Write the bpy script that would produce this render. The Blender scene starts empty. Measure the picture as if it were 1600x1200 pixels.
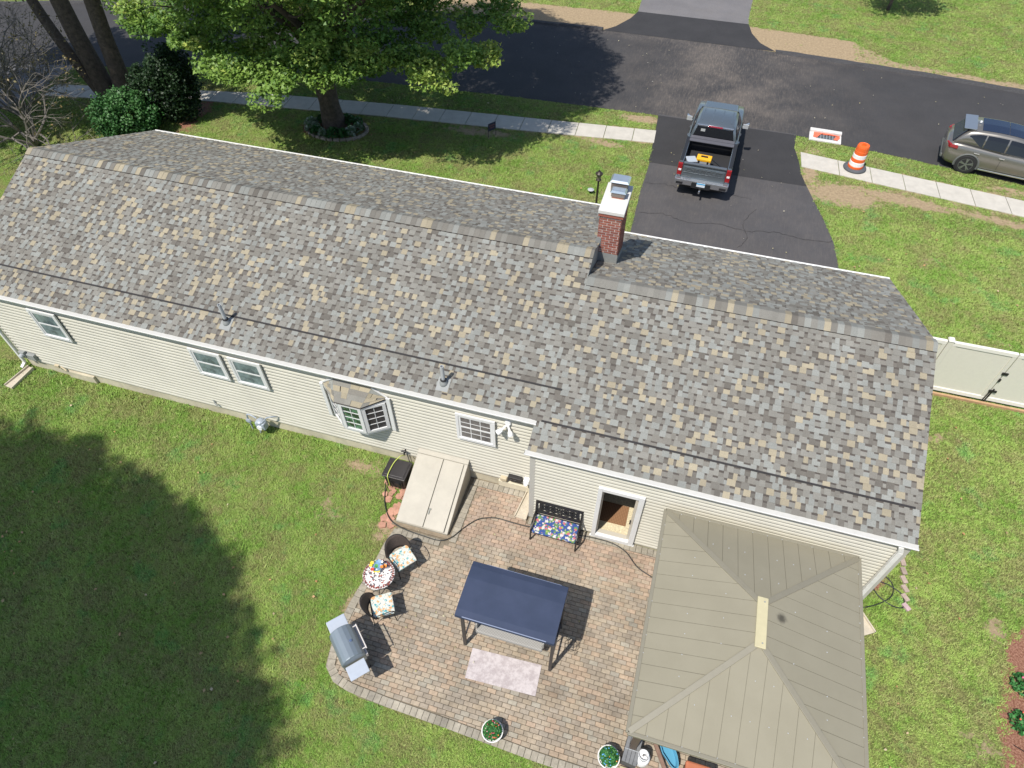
import bpy, math, random
import numpy as np
from mathutils import Vector, Matrix
random.seed(7); rng = np.random.default_rng(11)
S = bpy.context.scene
COL = S.collection
# ------------------------------------------------------------------ camera, sky, sun, exposure
cam_d = bpy.data.cameras.new('camera'); cam = bpy.data.objects.new('camera', cam_d); COL.objects.link(cam)
cr = Vector((0.9580669, 0.2864991, -0.0051019)); cu = Vector((-0.2153076, 0.7315195, 0.6469327)); cf = Vector((-0.1890778, 0.6187063, -0.7625300))
M = Matrix((cr, cu, -cf)).transposed().to_4x4(); M.translation = Vector((2.869, -9.142, 15.58))
cam.matrix_world = M
cam_d.sensor_width = 36; cam_d.sensor_fit = 'HORIZONTAL'; cam_d.lens = 36 * 1055.94 / 1600
cam_d.clip_start = 0.1; cam_d.clip_end = 2000
S.camera = cam
W = bpy.data.worlds.new('World'); S.world = W; W.use_nodes = True
nt = W.node_tree; sky = nt.nodes.new('ShaderNodeTexSky'); sky.sky_type = 'NISHITA'; sky.sun_disc = False
SUN = Vector((-0.26, -0.50, 1.0)).normalized()
sky.sun_elevation = math.asin(SUN.z); sky.sun_rotation = math.atan2(SUN.x, SUN.y)
nt.links.new(sky.outputs[0], nt.nodes['Background'].inputs[0]); nt.nodes['Background'].inputs[1].default_value = 0.115
sd = bpy.data.lights.new('sun', 'SUN'); sd.energy = 4.2; sd.angle = math.radians(0.6); sd.color = (1.0, 0.955, 0.89)
so = bpy.data.objects.new('sun', sd); COL.objects.link(so); so.rotation_euler = (-SUN).to_track_quat('-Z', 'Y').to_euler(); so.location = (0, 0, 40)
S.view_settings.view_transform = 'Standard'; S.view_settings.look = 'None'
S.view_settings.exposure = 0.30; S.view_settings.gamma = 1.0; S.view_settings.use_curve_mapping = False
S.cycles.max_bounces = 6; S.cycles.diffuse_bounces = 3; S.cycles.glossy_bounces = 3; S.cycles.transparent_max_bounces = 6

# ------------------------------------------------------------------ materials
MATS = {}
def mat(name, col, rough=0.7, metal=0.0, var=0.0, scale=8.0, bump=0.0, bscale=None, attr=False, col2=None, spec=0.5, detail=6, objrand=0.0, world=False, coat=0.0, low=0.0, lscale=1.1):
    if name in MATS: return MATS[name]
    m = bpy.data.materials.new(name); m.use_nodes = True; t = m.node_tree; b = t.nodes['Principled BSDF']
    b.inputs['Roughness'].default_value = rough; b.inputs['Metallic'].default_value = metal
    b.inputs['Specular IOR Level'].default_value = spec
    if coat: b.inputs['Coat Weight'].default_value = coat
    c4 = (*col, 1)
    b.inputs['Base Color'].default_value = c4
    m.diffuse_color = c4
    src = None
    if world: crd = t.nodes.new('ShaderNodeNewGeometry').outputs['Position']
    else: crd = t.nodes.new('ShaderNodeTexCoord').outputs['Object']
    if attr:
        a = t.nodes.new('ShaderNodeAttribute'); a.attribute_name = 'Col'; src = a.outputs['Color']
    if var > 0 or col2:
        n = t.nodes.new('ShaderNodeTexNoise'); n.inputs['Scale'].default_value = scale; n.inputs['Detail'].default_value = detail; n.inputs['Roughness'].default_value = 0.65
        t.links.new(crd, n.inputs['Vector'])
        if col2:
            mx = t.nodes.new('ShaderNodeMix'); mx.data_type = 'RGBA'
            r = t.nodes.new('ShaderNodeMapRange'); r.inputs[1].default_value = 0.38; r.inputs[2].default_value = 0.62
            t.links.new(n.outputs['Fac'], r.inputs[0]); t.links.new(r.outputs[0], mx.inputs[0])
            mx.inputs[6].default_value = c4; mx.inputs[7].default_value = (*col2, 1); src = mx.outputs[2]
        if var > 0:
            mr = t.nodes.new('ShaderNodeMapRange'); mr.inputs[1].default_value = 0.25; mr.inputs[2].default_value = 0.75
            mr.inputs[3].default_value = 1 - var; mr.inputs[4].default_value = 1 + var
            t.links.new(n.outputs['Fac'], mr.inputs[0])
            mm = t.nodes.new('ShaderNodeVectorMath'); mm.operation = 'SCALE'
            if src is None: mm.inputs[0].default_value = col
            else: t.links.new(src, mm.inputs[0])
            t.links.new(mr.outputs[0], mm.inputs['Scale']); src = mm.outputs[0]
    if low > 0:
        gp = t.nodes.new('ShaderNodeNewGeometry'); n3 = t.nodes.new('ShaderNodeTexNoise'); n3.inputs['Scale'].default_value = lscale; n3.inputs['Detail'].default_value = 7; n3.inputs['Roughness'].default_value = .7
        t.links.new(gp.outputs['Position'], n3.inputs['Vector']); m3 = t.nodes.new('ShaderNodeMapRange'); m3.inputs[1].default_value = .32; m3.inputs[2].default_value = .68; m3.inputs[3].default_value = 1 - low; m3.inputs[4].default_value = 1 + low * .7
        t.links.new(n3.outputs['Fac'], m3.inputs[0]); v3 = t.nodes.new('ShaderNodeVectorMath'); v3.operation = 'SCALE'
        if src is None: v3.inputs[0].default_value = col
        else: t.links.new(src, v3.inputs[0])
        t.links.new(m3.outputs[0], v3.inputs['Scale']); src = v3.outputs[0]
    if src is not None: t.links.new(src, b.inputs['Base Color'])
    if bump > 0:
        n2 = t.nodes.new('ShaderNodeTexNoise'); n2.inputs['Scale'].default_value = bscale or scale * 4; n2.inputs['Detail'].default_value = 5
        t.links.new(crd, n2.inputs['Vector'])
        bp = t.nodes.new('ShaderNodeBump'); bp.inputs['Strength'].default_value = bump; bp.inputs['Distance'].default_value = 0.02
        t.links.new(n2.outputs['Fac'], bp.inputs['Height']); t.links.new(bp.outputs[0], b.inputs['Normal'])
    MATS[name] = m; return m

class N:  # tiny node helper
    def __init__(s, m): s.t = m.node_tree; s.b = s.t.nodes['Principled BSDF']
    def new(s, k, **kw):
        n = s.t.nodes.new(k)
        for a, v in kw.items(): setattr(n, a, v)
        return n
    def link(s, a, b): s.t.links.new(a, b)
    def noise(s, vec, scale, detail=5, rough=0.6):
        n = s.new('ShaderNodeTexNoise'); n.inputs['Scale'].default_value = scale; n.inputs['Detail'].default_value = detail; n.inputs['Roughness'].default_value = rough
        s.link(vec, n.inputs['Vector']); return n.outputs['Fac']
    def ramp(s, f, lo, hi, a=0.0, b=1.0):
        r = s.new('ShaderNodeMapRange'); r.interpolation_type = 'SMOOTHSTEP'
        for i, v in enumerate((lo, hi, a, b)): r.inputs[i + 1].default_value = v
        s.link(f, r.inputs[0]); return r.outputs[0]
    def mix(s, f, a, b):
        m = s.new('ShaderNodeMix', data_type='RGBA')
        if isinstance(f, float): m.inputs[0].default_value = f
        else: s.link(f, m.inputs[0])
        for i, v in ((6, a), (7, b)):
            if isinstance(v, tuple): m.inputs[i].default_value = (*v, 1)
            else: s.link(v, m.inputs[i])
        return m.outputs[2]
    def math(s, op, a, b):
        m = s.new('ShaderNodeMath', operation=op)
        for i, v in ((0, a), (1, b)):
            if isinstance(v, (int, float)): m.inputs[i].default_value = v
            else: s.link(v, m.inputs[i])
        return m.outputs[0]
    def bump(s, h, st, dist=0.02):
        bp = s.new('ShaderNodeBump'); bp.inputs['Strength'].default_value = st; bp.inputs['Distance'].default_value = dist
        s.link(h, bp.inputs['Height']); s.link(bp.outputs[0], s.b.inputs['Normal'])
def newmat(name, rough=0.8, spec=0.3):
    m = bpy.data.materials.new(name); m.use_nodes = True; MATS[name] = m
    h = N(m); h.b.inputs['Roughness'].default_value = rough; h.b.inputs['Specular IOR Level'].default_value = spec
    h.pos = h.new('ShaderNodeNewGeometry').outputs['Position']; h.obj = h.new('ShaderNodeTexCoord').outputs['Object']
    return m, h

# grass colour shared by soil sheet and blades
def grass_nodes(h, blades):
    p = h.pos
    a = h.ramp(h.noise(p, 0.55, 5, .65), 0.38, 0.62)
    b = h.ramp(h.noise(p, 1.0, 6, .75), 0.42, 0.62)
    d = h.ramp(h.noise(p, 5.5, 4, .7), 0.45, 0.72)
    e = h.ramp(h.noise(p, 22.0, 3, .7), 0.3, 0.7)
    g1 = (0.175, 0.330, 0.045); g2 = (0.315, 0.420, 0.100); ol = (0.285, 0.265, 0.110); cl = (0.130, 0.360, 0.090)
    c = h.mix(a, g1, g2); c = h.mix(h.math('MULTIPLY', b, 0.85), c, ol)
    cl_f = h.ramp(h.noise(h.new_map(p, 7.3), 0.9, 5, .65), 0.55, 0.66)
    c = h.mix(h.math('MULTIPLY', cl_f, 0.7), c, cl)
    c = h.mix(h.math('MULTIPLY', d, 0.50), c, (0.33, 0.26, 0.135))
    return c, e
def new_map(self, p, off):
    m = self.new('ShaderNodeVectorMath', operation='ADD'); self.link(p, m.inputs[0]); m.inputs[1].default_value = (off, off * 1.7, 0); return m.outputs[0]
N.new_map = new_map
mg, h = newmat('lawn_ground', .95, .1)
c, e = grass_nodes(h, False)
at = h.new('ShaderNodeAttribute', attribute_name='dirt').outputs['Fac']
at2 = h.new('ShaderNodeAttribute', attribute_name='mulch').outputs['Fac']
dn = h.noise(h.pos, 3.2, 7, .75)
df = h.ramp(h.math('ADD', at, h.math('MULTIPLY', h.math('SUBTRACT', dn, 0.5), 1.3)), 0.42, 0.62)
dirt = h.mix(h.ramp(h.noise(h.pos, 9, 6, .7), .35, .65), (0.42, 0.32, 0.20), (0.30, 0.225, 0.14))
mul = h.mix(h.ramp(h.noise(h.pos, 26, 4, .8), .38, .6), (0.40, 0.22, 0.15), (0.20, 0.085, 0.055))
dark = h.mix(e, tuple(0.45 * v for v in (0.16, 0.17, 0.06)), c)
c = h.mix(df, dark, dirt); c = h.mix(h.ramp(h.math('ADD', at2, h.math('MULTIPLY', h.math('SUBTRACT', h.noise(h.pos, 1.7, 6, .75), 0.5), 2.2)), .40, .60), c, mul)
h.link(c, h.b.inputs['Base Color']); h.bump(h.noise(h.pos, 60, 3, .8), .8, .03)
mb_, h = newmat('grass_blade', .6, .25)
c, e = grass_nodes(h, True)
oi = h.new('ShaderNodeObjectInfo').outputs['Random']
c = h.mix(h.ramp(oi, 0, 1, 0.0, 0.5), c, (0.33, 0.50, 0.11)); c = h.mix(h.ramp(oi, .86, 1.0, 0, .6), c, (.40, .35, .17))
h.link(c, h.b.inputs['Base Color'])

def asphalt(name, base, scuff, sc_amt, fine=0.5):
    m, h = newmat(name, .82, .35)
    p = h.pos
    big = h.ramp(h.noise(p, .7, 5, .6), .3, .7)
    st = h.new('ShaderNodeMapping'); st.inputs['Scale'].default_value = (3.0, .8, 1); st.inputs['Rotation'].default_value = (0, 0, .1); h.link(p, st.inputs[0])
    streak = h.ramp(h.noise(st.outputs[0], 1.4, 9, .78), .52, .72)
    agg = h.ramp(h.noise(p, 90, 2, .8), .25, .75)
    c = h.mix(big, tuple(v * .88 for v in base), tuple(v * 1.15 for v in base))
    c = h.mix(h.math('MULTIPLY', agg, fine), c, tuple(v * 2.0 for v in base))
    at = h.new('ShaderNodeAttribute', attribute_name='scuff').outputs['Fac']
    st2 = h.new('ShaderNodeMapping'); st2.inputs['Scale'].default_value = (9.0, 1.2, 1); st2.inputs['Rotation'].default_value = (0, 0, -.25); h.link(p, st2.inputs[0])
    fine_s = h.ramp(h.noise(st2.outputs[0], 1.6, 8, .8), .45, .75); haze = h.ramp(h.noise(h.new_map(p, 3.1), .45, 6, .7), .35, .7)
    streak = h.math('ADD', h.math('MULTIPLY', streak, .28), h.math('ADD', h.math('MULTIPLY', fine_s, .45), h.math('MULTIPLY', haze, .30)))
    f = h.math('MULTIPLY', h.math('MULTIPLY', streak, at), sc_amt * .8)
    c = h.mix(f, c, scuff); h.link(c, h.b.inputs['Base Color']); h.bump(h.noise(p, 120, 2, .8), .35, .01)
    return m
m_road = asphalt('road_asphalt', (0.036, 0.035, 0.036), (.26, .215, .175), 1.0)
m_patch = asphalt('new_asphalt', (0.032, 0.031, 0.032), (.10, .095, .09), .35, .25)
m_drive = asphalt('old_asphalt', (0.056, 0.054, 0.056), (.20, .17, .145), .75, .5)
m_drive2 = asphalt('far_asphalt', (0.125, 0.120, 0.122), (.25, .22, .19), .6, .45)
m_kerb = mat('asphalt_kerb', (.055, .054, .056), .9, var=.35, scale=14, bump=.6)
# concrete with stains
m_conc = mat('concrete', (.50, .47, .41), .85, var=.13, scale=2.5, bump=.25, bscale=80, world=True)
m_found = mat('foundation_concrete', (.54, .485, .36), .9, low=.18, lscale=1.4, var=.16, scale=2.2, bump=.3, bscale=30, world=True)
m_siding = mat('cream_siding', (.500, .478, .405), .5, low=.05, lscale=.9, var=.055, scale=1.3, bump=.05, bscale=30, world=True)
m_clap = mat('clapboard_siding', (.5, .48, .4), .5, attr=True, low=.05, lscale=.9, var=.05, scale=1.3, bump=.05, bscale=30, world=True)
m_board = mat('corner_board', (.47, .455, .41), .5, var=.04)
m_white = mat('white_trim', (.70, .70, .69), .38, var=.04, scale=3, world=True)
m_gutter = mat('gutter_white', (.76, .75, .71), .35, var=.08, scale=5, world=True)
m_shingle = mat('asphalt_shingle', (.25, .24, .22), .93, attr=True, low=.10, lscale=.8, var=.17, scale=55, bump=.5, bscale=220, spec=.15, world=True, detail=3)
m_deck = mat('roof_deck', (.07, .06, .055), .9)
m_flash = mat('grey_flashing', (.26, .27, .26), .6, var=.1)
m_black = mat('black_metal', (.018, .017, .018), .45, var=.1)
m_blackplast = mat('black_plastic', (.030, .028, .028), .5, var=.2, scale=6)
m_rubber = mat('rubber', (.02, .02, .021), .75)
m_glass = mat('window_glass', (.10, .14, .15), .06, var=.55, scale=2.2, spec=.8)
m_glassd = mat('dark_glass', (.012, .013, .016), .05, spec=.6)
m_pvc = mat('pvc_pipe', (.42, .44, .45), .4)
m_brick = mat('red_brick', (.30, .10, .065), .85, attr=True, var=.18, scale=30, bump=.5, bscale=80, world=True)
m_mortar = mat('mortar', (.72, .68, .62), .95, var=.1, scale=20)
m_paver = mat('paver', (.4, .3, .25), .9, attr=True, low=.26, lscale=1.0, var=.20, scale=14, bump=.5, bscale=90, spec=.2, world=True)
m_sand = mat('joint_sand', (.19, .16, .115), .98, var=.3, scale=10, world=True)
m_bark = mat('bark', (.095, .072, .055), .95, var=.6, scale=7, bump=1.0, bscale=11)
m_barkpale = mat('lichen_bark', (.17, .15, .13), .9, var=.3, scale=12, bump=.6)
def leafmat(name, c1, c2, c3):
    m, h = newmat(name, .5, .35)
    a = h.new('ShaderNodeAttribute', attribute_name='Col').outputs['Fac']
    c = h.mix(h.ramp(a, 0, .5), c1, c2); c = h.mix(h.ramp(a, .6, 1), c, c3)
    h.link(c, h.b.inputs['Base Color'])
    tr = h.new('ShaderNodeBsdfTranslucent'); h.link(c, tr.inputs[0]); ms = h.new('ShaderNodeMixShader'); ms.inputs[0].default_value = .22
    out = [n for n in h.t.nodes if n.type == 'OUTPUT_MATERIAL'][0]
    h.link(h.b.outputs[0], ms.inputs[1]); h.link(tr.outputs[0], ms.inputs[2]); h.link(ms.outputs[0], out.inputs[0])
    return m
m_leaf = leafmat('maple_leaf', (.090, .190, .035), (.20, .32, .060), (.38, .45, .10))
m_leafdk = leafmat('dark_leaf', (.014, .035, .014), (.026, .058, .020), (.040, .085, .03))
m_leafbr = leafmat('bright_leaf', (.035, .115, .030), (.060, .165, .045), (.10, .22, .07))
m_leafdry = leafmat('dry_leaf', (.20, .17, .07), (.33, .27, .12), (.25, .17, .06))
m_leafvar = leafmat('hosta_leaf', (.06, .14, .05), (.12, .22, .09), (.45, .5, .42))
m_leafpot = leafmat('pot_leaf', (.02, .11, .03), (.05, .20, .05), (.12, .32, .10))

# ------------------------------------------------------------------ mesh builder
class MB:
    def __init__(s): s.v = []; s.f = []; s.c = []; s.col = None
    def face(s, idx, col=None): s.f.append(tuple(idx)); s.c.append(col or s.col or (1, 1, 1))
    def verts(s, pts): n = len(s.v); s.v.extend(tuple(float(q) for q in p) for p in pts); return n
    def quad(s, a, b, c, d, col=None): n = s.verts((a, b, c, d)); s.face((n, n + 1, n + 2, n + 3), col)
    def poly(s, pts, col=None): n = s.verts(pts); s.face(range(n, n + len(pts)), col)
    def hexa(s, p, col=None, top=None, skip=()):  # p: 4 bottom ccw, 4 top ccw
        n = s.verts(p)
        for k, q in enumerate(((3, 2, 1, 0), (4, 5, 6, 7), (0, 1, 5, 4), (1, 2, 6, 5), (2, 3, 7, 6), (3, 0, 4, 7))):
            if k in skip: continue
            s.face([n + i for i in q], top if (k == 1 and top) else col)
    def box(s, x0, x1, y0, y1, z0, z1, col=None, top=None, skip=()):
        s.hexa([(x0, y0, z0), (x1, y0, z0), (x1, y1, z0), (x0, y1, z0), (x0, y0, z1), (x1, y0, z1), (x1, y1, z1), (x0, y1, z1)], col, top, skip); return s
    def obox(s, c, ax, ay, az, sx, sy, sz, col=None):
        c = Vector(c); ax = Vector(ax) * sx / 2; ay = Vector(ay) * sy / 2; az = Vector(az) * sz / 2
        s.hexa([c - ax - ay - az, c + ax - ay - az, c + ax + ay - az, c - ax + ay - az, c - ax - ay + az, c + ax - ay + az, c + ax + ay + az, c - ax + ay + az], col); return s
    def bar(s, a, b, w, t=None, up=(0, 0, 1), col=None):
        a = Vector(a); b = Vector(b); d = (b - a); L = d.length
        if L < 1e-6: return s
        d /= L; u = Vector(up)
        if abs(d.dot(u)) > .98: u = Vector((1, 0, 0))
        sx = d.cross(u).normalized(); uz = sx.cross(d)
        return s.obox((a + b) / 2, sx, d, uz, w, L, t or w, col)
    def tube(s, pts, r, seg=8, col=None, caps=True):
        pts = [Vector(p) for p in pts]; rr = r if isinstance(r, (list, tuple)) else [r] * len(pts)
        up = Vector((0, 0, 1)); prev = None; n0 = len(s.v); k = len(pts)
        for i, p in enumerate(pts):
            d = (pts[min(i + 1, k - 1)] - pts[max(i - 1, 0)])
            if d.length < 1e-9: d = Vector((0, 0, 1))
            d.normalize()
            if prev is None:
                a = d.cross(up) if abs(d.dot(up)) < .95 else d.cross(Vector((1, 0, 0)))
            else: a = prev - d * prev.dot(d)
            a.normalize(); prev = a; b = d.cross(a)
            for j in range(seg):
                t = 2 * math.pi * j / seg; q = p + (a * math.cos(t) + b * math.sin(t)) * rr[i]; s.v.append(tuple(q))
        for i in range(k - 1):
            for j in range(seg):
                a = n0 + i * seg + j; b = n0 + i * seg + (j + 1) % seg
                s.face((a, b, b + seg, a + seg), col)
        if caps:
            s.face([n0 + j for j in range(seg)][::-1], col); s.face([n0 + (k - 1) * seg + j for j in range(seg)], col)
        return s
    def lathe(s, prof, c=(0, 0, 0), seg=24, axis='z', col=None, cols=None, cap=True):
        n0 = len(s.v); c = Vector(c)
        for (r, z) in prof:
            for j in range(seg):
                t = 2 * math.pi * j / seg; x, y = r * math.cos(t), r * math.sin(t)
                q = Vector((x, y, z)) if axis == 'z' else (Vector((z, x, y)) if axis == 'x' else Vector((y, z, x)))
                s.v.append(tuple(c + q))
        for i in range(len(prof) - 1):
            for j in range(seg):
                a = n0 + i * seg + j; b = n0 + i * seg + (j + 1) % seg
                s.face((a, b, b + seg, a + seg), cols[i] if cols else col)
        if cap:
            if prof[0][0] > 1e-4: s.face([n0 + j for j in range(seg)][::-1], cols[0] if cols else col)
            if prof[-1][0] > 1e-4: s.face([n0 + (len(prof) - 1) * seg + j for j in range(seg)], cols[-1] if cols else col)
        return s
    def extr(s, poly, z0, z1, col=None, side=None):  # poly ccw xy
        n = len(poly); a = s.verts([(x, y, z0) for x, y in poly] + [(x, y, z1) for x, y in poly])
        s.face([a + n + i for i in range(n)], col); s.face([a + i for i in range(n)][::-1], col)
        for i in range(n): j = (i + 1) % n; s.face((a + i, a + j, a + n + j, a + n + i), side or col)
        return s
    def ball(s, c, r, seg=8, rings=5, sz=1.0, col=None):
        prof = [(max(1e-5, r * math.sin(math.pi * i / rings)), -r * sz * math.cos(math.pi * i / rings)) for i in range(rings + 1)]
        return s.lathe(prof, c, seg, col=col, cap=False)
    def mesh(s, name, off=(0, 0, 0), smooth=False):
        me = bpy.data.meshes.new(name)
        if any(off): ox, oy, oz = off; vs = [(x - ox, y - oy, z - oz) for x, y, z in s.v]
        else: vs = s.v
        me.from_pydata(vs, [], s.f); 
        if any(c != (1, 1, 1) for c in s.c):
            a = me.color_attributes.new('Col', 'FLOAT_COLOR', 'CORNER')
            arr = []
            for f, c in zip(s.f, s.c): arr.extend((c[0], c[1], c[2], 1.0) * len(f))
            a.data.foreach_set('color', arr)
        if smooth: me.polygons.foreach_set('use_smooth', [True] * len(me.polygons))
        me.update(); return me

def wloc(o):
    v = Vector((0, 0, 0))
    while o is not None: v += o.location; o = o.parent
    return v
def add(name, mb, m, parent=None, smooth=False, kind=None, label=None, cat=None, group=None, bevel=0, local=False, subd=0, at=None, rz=0, flat=False):
    """one mesh object; vertices are in world coordinates unless local"""
    off = (0, 0, 0) if (local or parent is None or at is not None) else tuple(wloc(parent))
    if at is not None and parent is None: off = (0, 0, 0)
    me = mb.mesh(name, off, smooth) if isinstance(mb, MB) else mb
    ms = m if isinstance(m, (list, tuple)) else [m]
    if not me.materials:
        for q in ms: me.materials.append(q)
    o = bpy.data.objects.new(name, me); COL.objects.link(o); o.parent = parent
    if at is not None: o.location = at; o.rotation_euler = (0, 0, rz)
    if bevel:
        b = o.modifiers.new('bevel', 'BEVEL'); b.width = bevel; b.segments = 2; b.limit_method = 'ANGLE'; b.angle_limit = math.radians(35)
    if subd:
        q = o.modifiers.new('subd', 'SUBSURF'); q.levels = subd; q.render_levels = subd
    if kind: o['kind'] = kind
    tag(o, label, cat, group); return o
def tag(o, label=None, cat=None, group=None):
    if label: o['label'] = label
    if cat: o['category'] = cat
    if group: o['group'] = group
    return o
def thing(name, loc=(0, 0, 0), rz=0, label=None, cat=None, group=None):
    o = bpy.data.objects.new(name, None); COL.objects.link(o); o.location = loc; o.rotation_euler = (0, 0, rz); o.empty_display_size = .2
    return tag(o, label, cat, group)
def copy_tree(o, parent=None):
    c = o.copy(); COL.objects.link(c); c.parent = parent
    for ch in [q for q in o.children]: copy_tree(ch, c)
    return c
def text_mb(s, size, ext, x=0, y=0, z=0, ax=(1, 0, 0), ay=(0, 0, 1), width=None):
    cu_ = bpy.data.curves.new('t', 'FONT'); cu_.body = s; cu_.size = size; cu_.extrude = ext; cu_.align_x = 'CENTER'; cu_.align_y = 'CENTER'; cu_.resolution_u = 3
    o = bpy.data.objects.new('t', cu_); COL.objects.link(o); bpy.context.view_layer.update()
    me = bpy.data.meshes.new_from_object(o.evaluated_get(bpy.context.evaluated_depsgraph_get()))
    b = MB(); A = Vector(ax); B = Vector(ay); Cn = A.cross(B); w = max(v.co.x for v in me.vertices) - min(v.co.x for v in me.vertices)
    k = (width / w) if width else 1
    b.v = [tuple(Vector((x, y, z)) + A * v.co.x * k + B * v.co.y + Cn * v.co.z) for v in me.vertices]; b.f = [tuple(p.vertices) for p in me.polygons]; b.c = [(1, 1, 1)] * len(b.f)
    bpy.data.objects.remove(o); bpy.data.curves.remove(cu_); bpy.data.meshes.remove(me); return b
def spline(pts, n=6):
    out = []; P = [Vector(p) for p in pts]
    for i in range(len(P) - 1):
        a, b, c_, d = P[max(i - 1, 0)], P[i], P[i + 1], P[min(i + 2, len(P) - 1)]
        for k in range(n):
            t = k / n; out.append(.5 * ((2 * b) + (c_ - a) * t + (2 * a - 5 * b + 4 * c_ - d) * t * t + (3 * b - a - 3 * c_ + d) * t ** 3))
    out.append(P[-1]); return out
def leaves(name, centers, size, m, parent, tones=None, flat=.6, seed=1, droop=0.0, lobed=False):
    r = np.random.default_rng(seed); C_ = np.asarray(centers, float); n = len(C_)
    nrm = r.normal(size=(n, 3)); nrm[:, 2] = np.abs(nrm[:, 2]) + flat; nrm /= np.linalg.norm(nrm, axis=1)[:, None]
    a = r.normal(size=(n, 3)); a -= (a * nrm).sum(1)[:, None] * nrm; a /= np.linalg.norm(a, axis=1)[:, None]; b = np.cross(nrm, a)
    sz = size * r.uniform(.65, 1.25, n)[:, None]
    if lobed:
        k = 6; ang = np.array([0, .75, 1.7, 3.14, 4.58, 5.53]); rad = np.array([.62, .34, .60, .20, .60, .34])
        P = np.stack([C_ + sz * rad[i] * (a * np.cos(ang[i]) + b * np.sin(ang[i])) for i in range(k)], 1)
    else:
        k = 4; co = [(-.5, 0), (0, -.36), (.5, 0), (0, .36)]
        P = np.stack([C_ + sz * (a * x + b * y) - (nrm * sz * .12 if x else 0) for x, y in co], 1)
    if parent is not None: P = P - np.array(wloc(parent))
    me = bpy.data.meshes.new(name); me.vertices.add(n * k); me.vertices.foreach_set('co', P.reshape(-1).astype(np.float32))
    me.loops.add(n * k); me.loops.foreach_set('vertex_index', np.arange(n * k, dtype=np.int32))
    me.polygons.add(n); me.polygons.foreach_set('loop_start', (np.arange(n) * k).astype(np.int32)); me.polygons.foreach_set('loop_total', np.full(n, k, np.int32))
    me.update(calc_edges=True)
    at = me.color_attributes.new('Col', 'FLOAT_COLOR', 'CORNER')
    t = (tones if tones is not None else r.uniform(0, 1, n)); t = np.clip(np.asarray(t) + r.normal(0, .12, n), 0, 1)
    cc = np.repeat(np.stack([t, t, t, np.ones(n)], 1), k, 0); at.data.foreach_set('color', cc.reshape(-1).astype(np.float32))
    me.materials.append(m); o = bpy.data.objects.new(name, me); COL.objects.link(o); o.parent = parent; return o
def pip(poly, X, Y):
    ins = np.zeros(X.shape, bool); n = len(poly)
    for i in range(n):
        x0, y0 = poly[i]; x1, y1 = poly[(i + 1) % n]
        c_ = ((y0 > Y) != (y1 > Y)) & (X < (x1 - x0) * (Y - y0) / (y1 - y0 + 1e-12) + x0); ins ^= c_
    return ins

# ------------------------------------------------------------------ house numbers (metres)
O_, ZE, YR, ZR, XL, XM, D2, YR2, XR, WD, YF, YF2, XG = .09, 3.343, 4.052, 5.061, -15.85, .65, .753, 3.378, 8.825, .719, 8.693, 7.797, .979
XC, XW, ZF = 8.785, .73, .398
SL = (ZR - ZE) / (YR + O_); ZE2 = ZE - SL * (D2 - O_); ZR2 = ZE2 + SL * (YR2 + D2)
def rz_(y): return ZE + SL * (y + O_)
XLW = -15.53
# ------------------------------------------------------------------ ground polygons
def lerp_poly(pts, x):
    xs = [p[0] for p in pts]; ys = [p[1] for p in pts]; return float(np.interp(x, xs, ys))
road_near = [(-70, 3), (-45, 12.2), (-34, 15.8), (-28, 17.6), (-25.6, 18.13), (-19.1, 19.5), (-13.5, 20.12), (-6.1, 20.58), (.7, 20.73), (7, 20.65), (10.9, 20.12), (15.7, 19.25), (24, 17.4), (45, 11), (80, -2)]
road_far = [(-70, 12), (-45, 20.6), (-32, 24.9), (-24.9, 26.5), (-16, 28.3), (-8.6, 28.95), (-3.4, 29.08), (4.1, 28.95), (8.4, 28.6), (12.9, 28.2), (17.1, 27.6), (26, 25.8), (47, 19.5), (84, 6)]
walk_top = [(-28.05, 15.5), (-24.2, 16.25), (-17.95, 17.49), (-11.63, 18.26), (-5.55, 18.78), (.93, 19.44 - .1), (6.96, 19.30), (10.83, 18.72), (15.5, 18.06), (25, 16.4), (45, 11)]
walk_bot = [(-27.6, 14.5), (-24, 15.1), (-20, 15.99 + .15), (-11.3, 17.15), (-5.25, 17.68), (.98, 18.32), (7.27, 18.16), (10.76, 17.59), (15.3, 16.93), (25, 15.2), (45, 9.8)]
def strip(name, near, far, xs, z, m, scuff=None, kind='structure', ny=10):
    vs = []; fs = []; nx = len(xs); sc = []
    for i, x in enumerate(xs):
        a = lerp_poly(near, x); b = lerp_poly(far, x)
        for j in range(ny + 1): y = a + (b - a) * j / ny; vs.append((x, y, z)); sc.append(scuff(x, y) if scuff else .5)
    for i in range(nx - 1):
        for j in range(ny): k = i * (ny + 1) + j; fs.append((k, k + ny + 1, k + ny + 2, k + 1))
    me = bpy.data.meshes.new(name); me.from_pydata(vs, [], fs); a = me.attributes.new('scuff', 'FLOAT', 'POINT'); a.data.foreach_set('value', sc)
    me.materials.append(m); o = bpy.data.objects.new(name, me); COL.objects.link(o); o['kind'] = kind; return o
def sheet(name, poly, z, m, scuff=.5):
    me = bpy.data.meshes.new(name); me.from_pydata([(x, y, z) for x, y in poly], [], [tuple(range(len(poly)))]); me.update()
    if me.polygons[0].normal.z < 0: me.flip_normals()
    a = me.attributes.new('scuff', 'FLOAT', 'POINT'); a.data.foreach_set('value', [scuff] * len(poly))
    me.materials.append(m); o = bpy.data.objects.new(name, me); COL.objects.link(o); o['kind'] = 'structure'; return o
def road_scuff(x, y):
    g = math.exp(-(((x - 3.4) / 4.2) ** 2)) * 1.3 + .10
    if y > 28.2: g += .5
    return min(g, 1.4)
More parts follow.
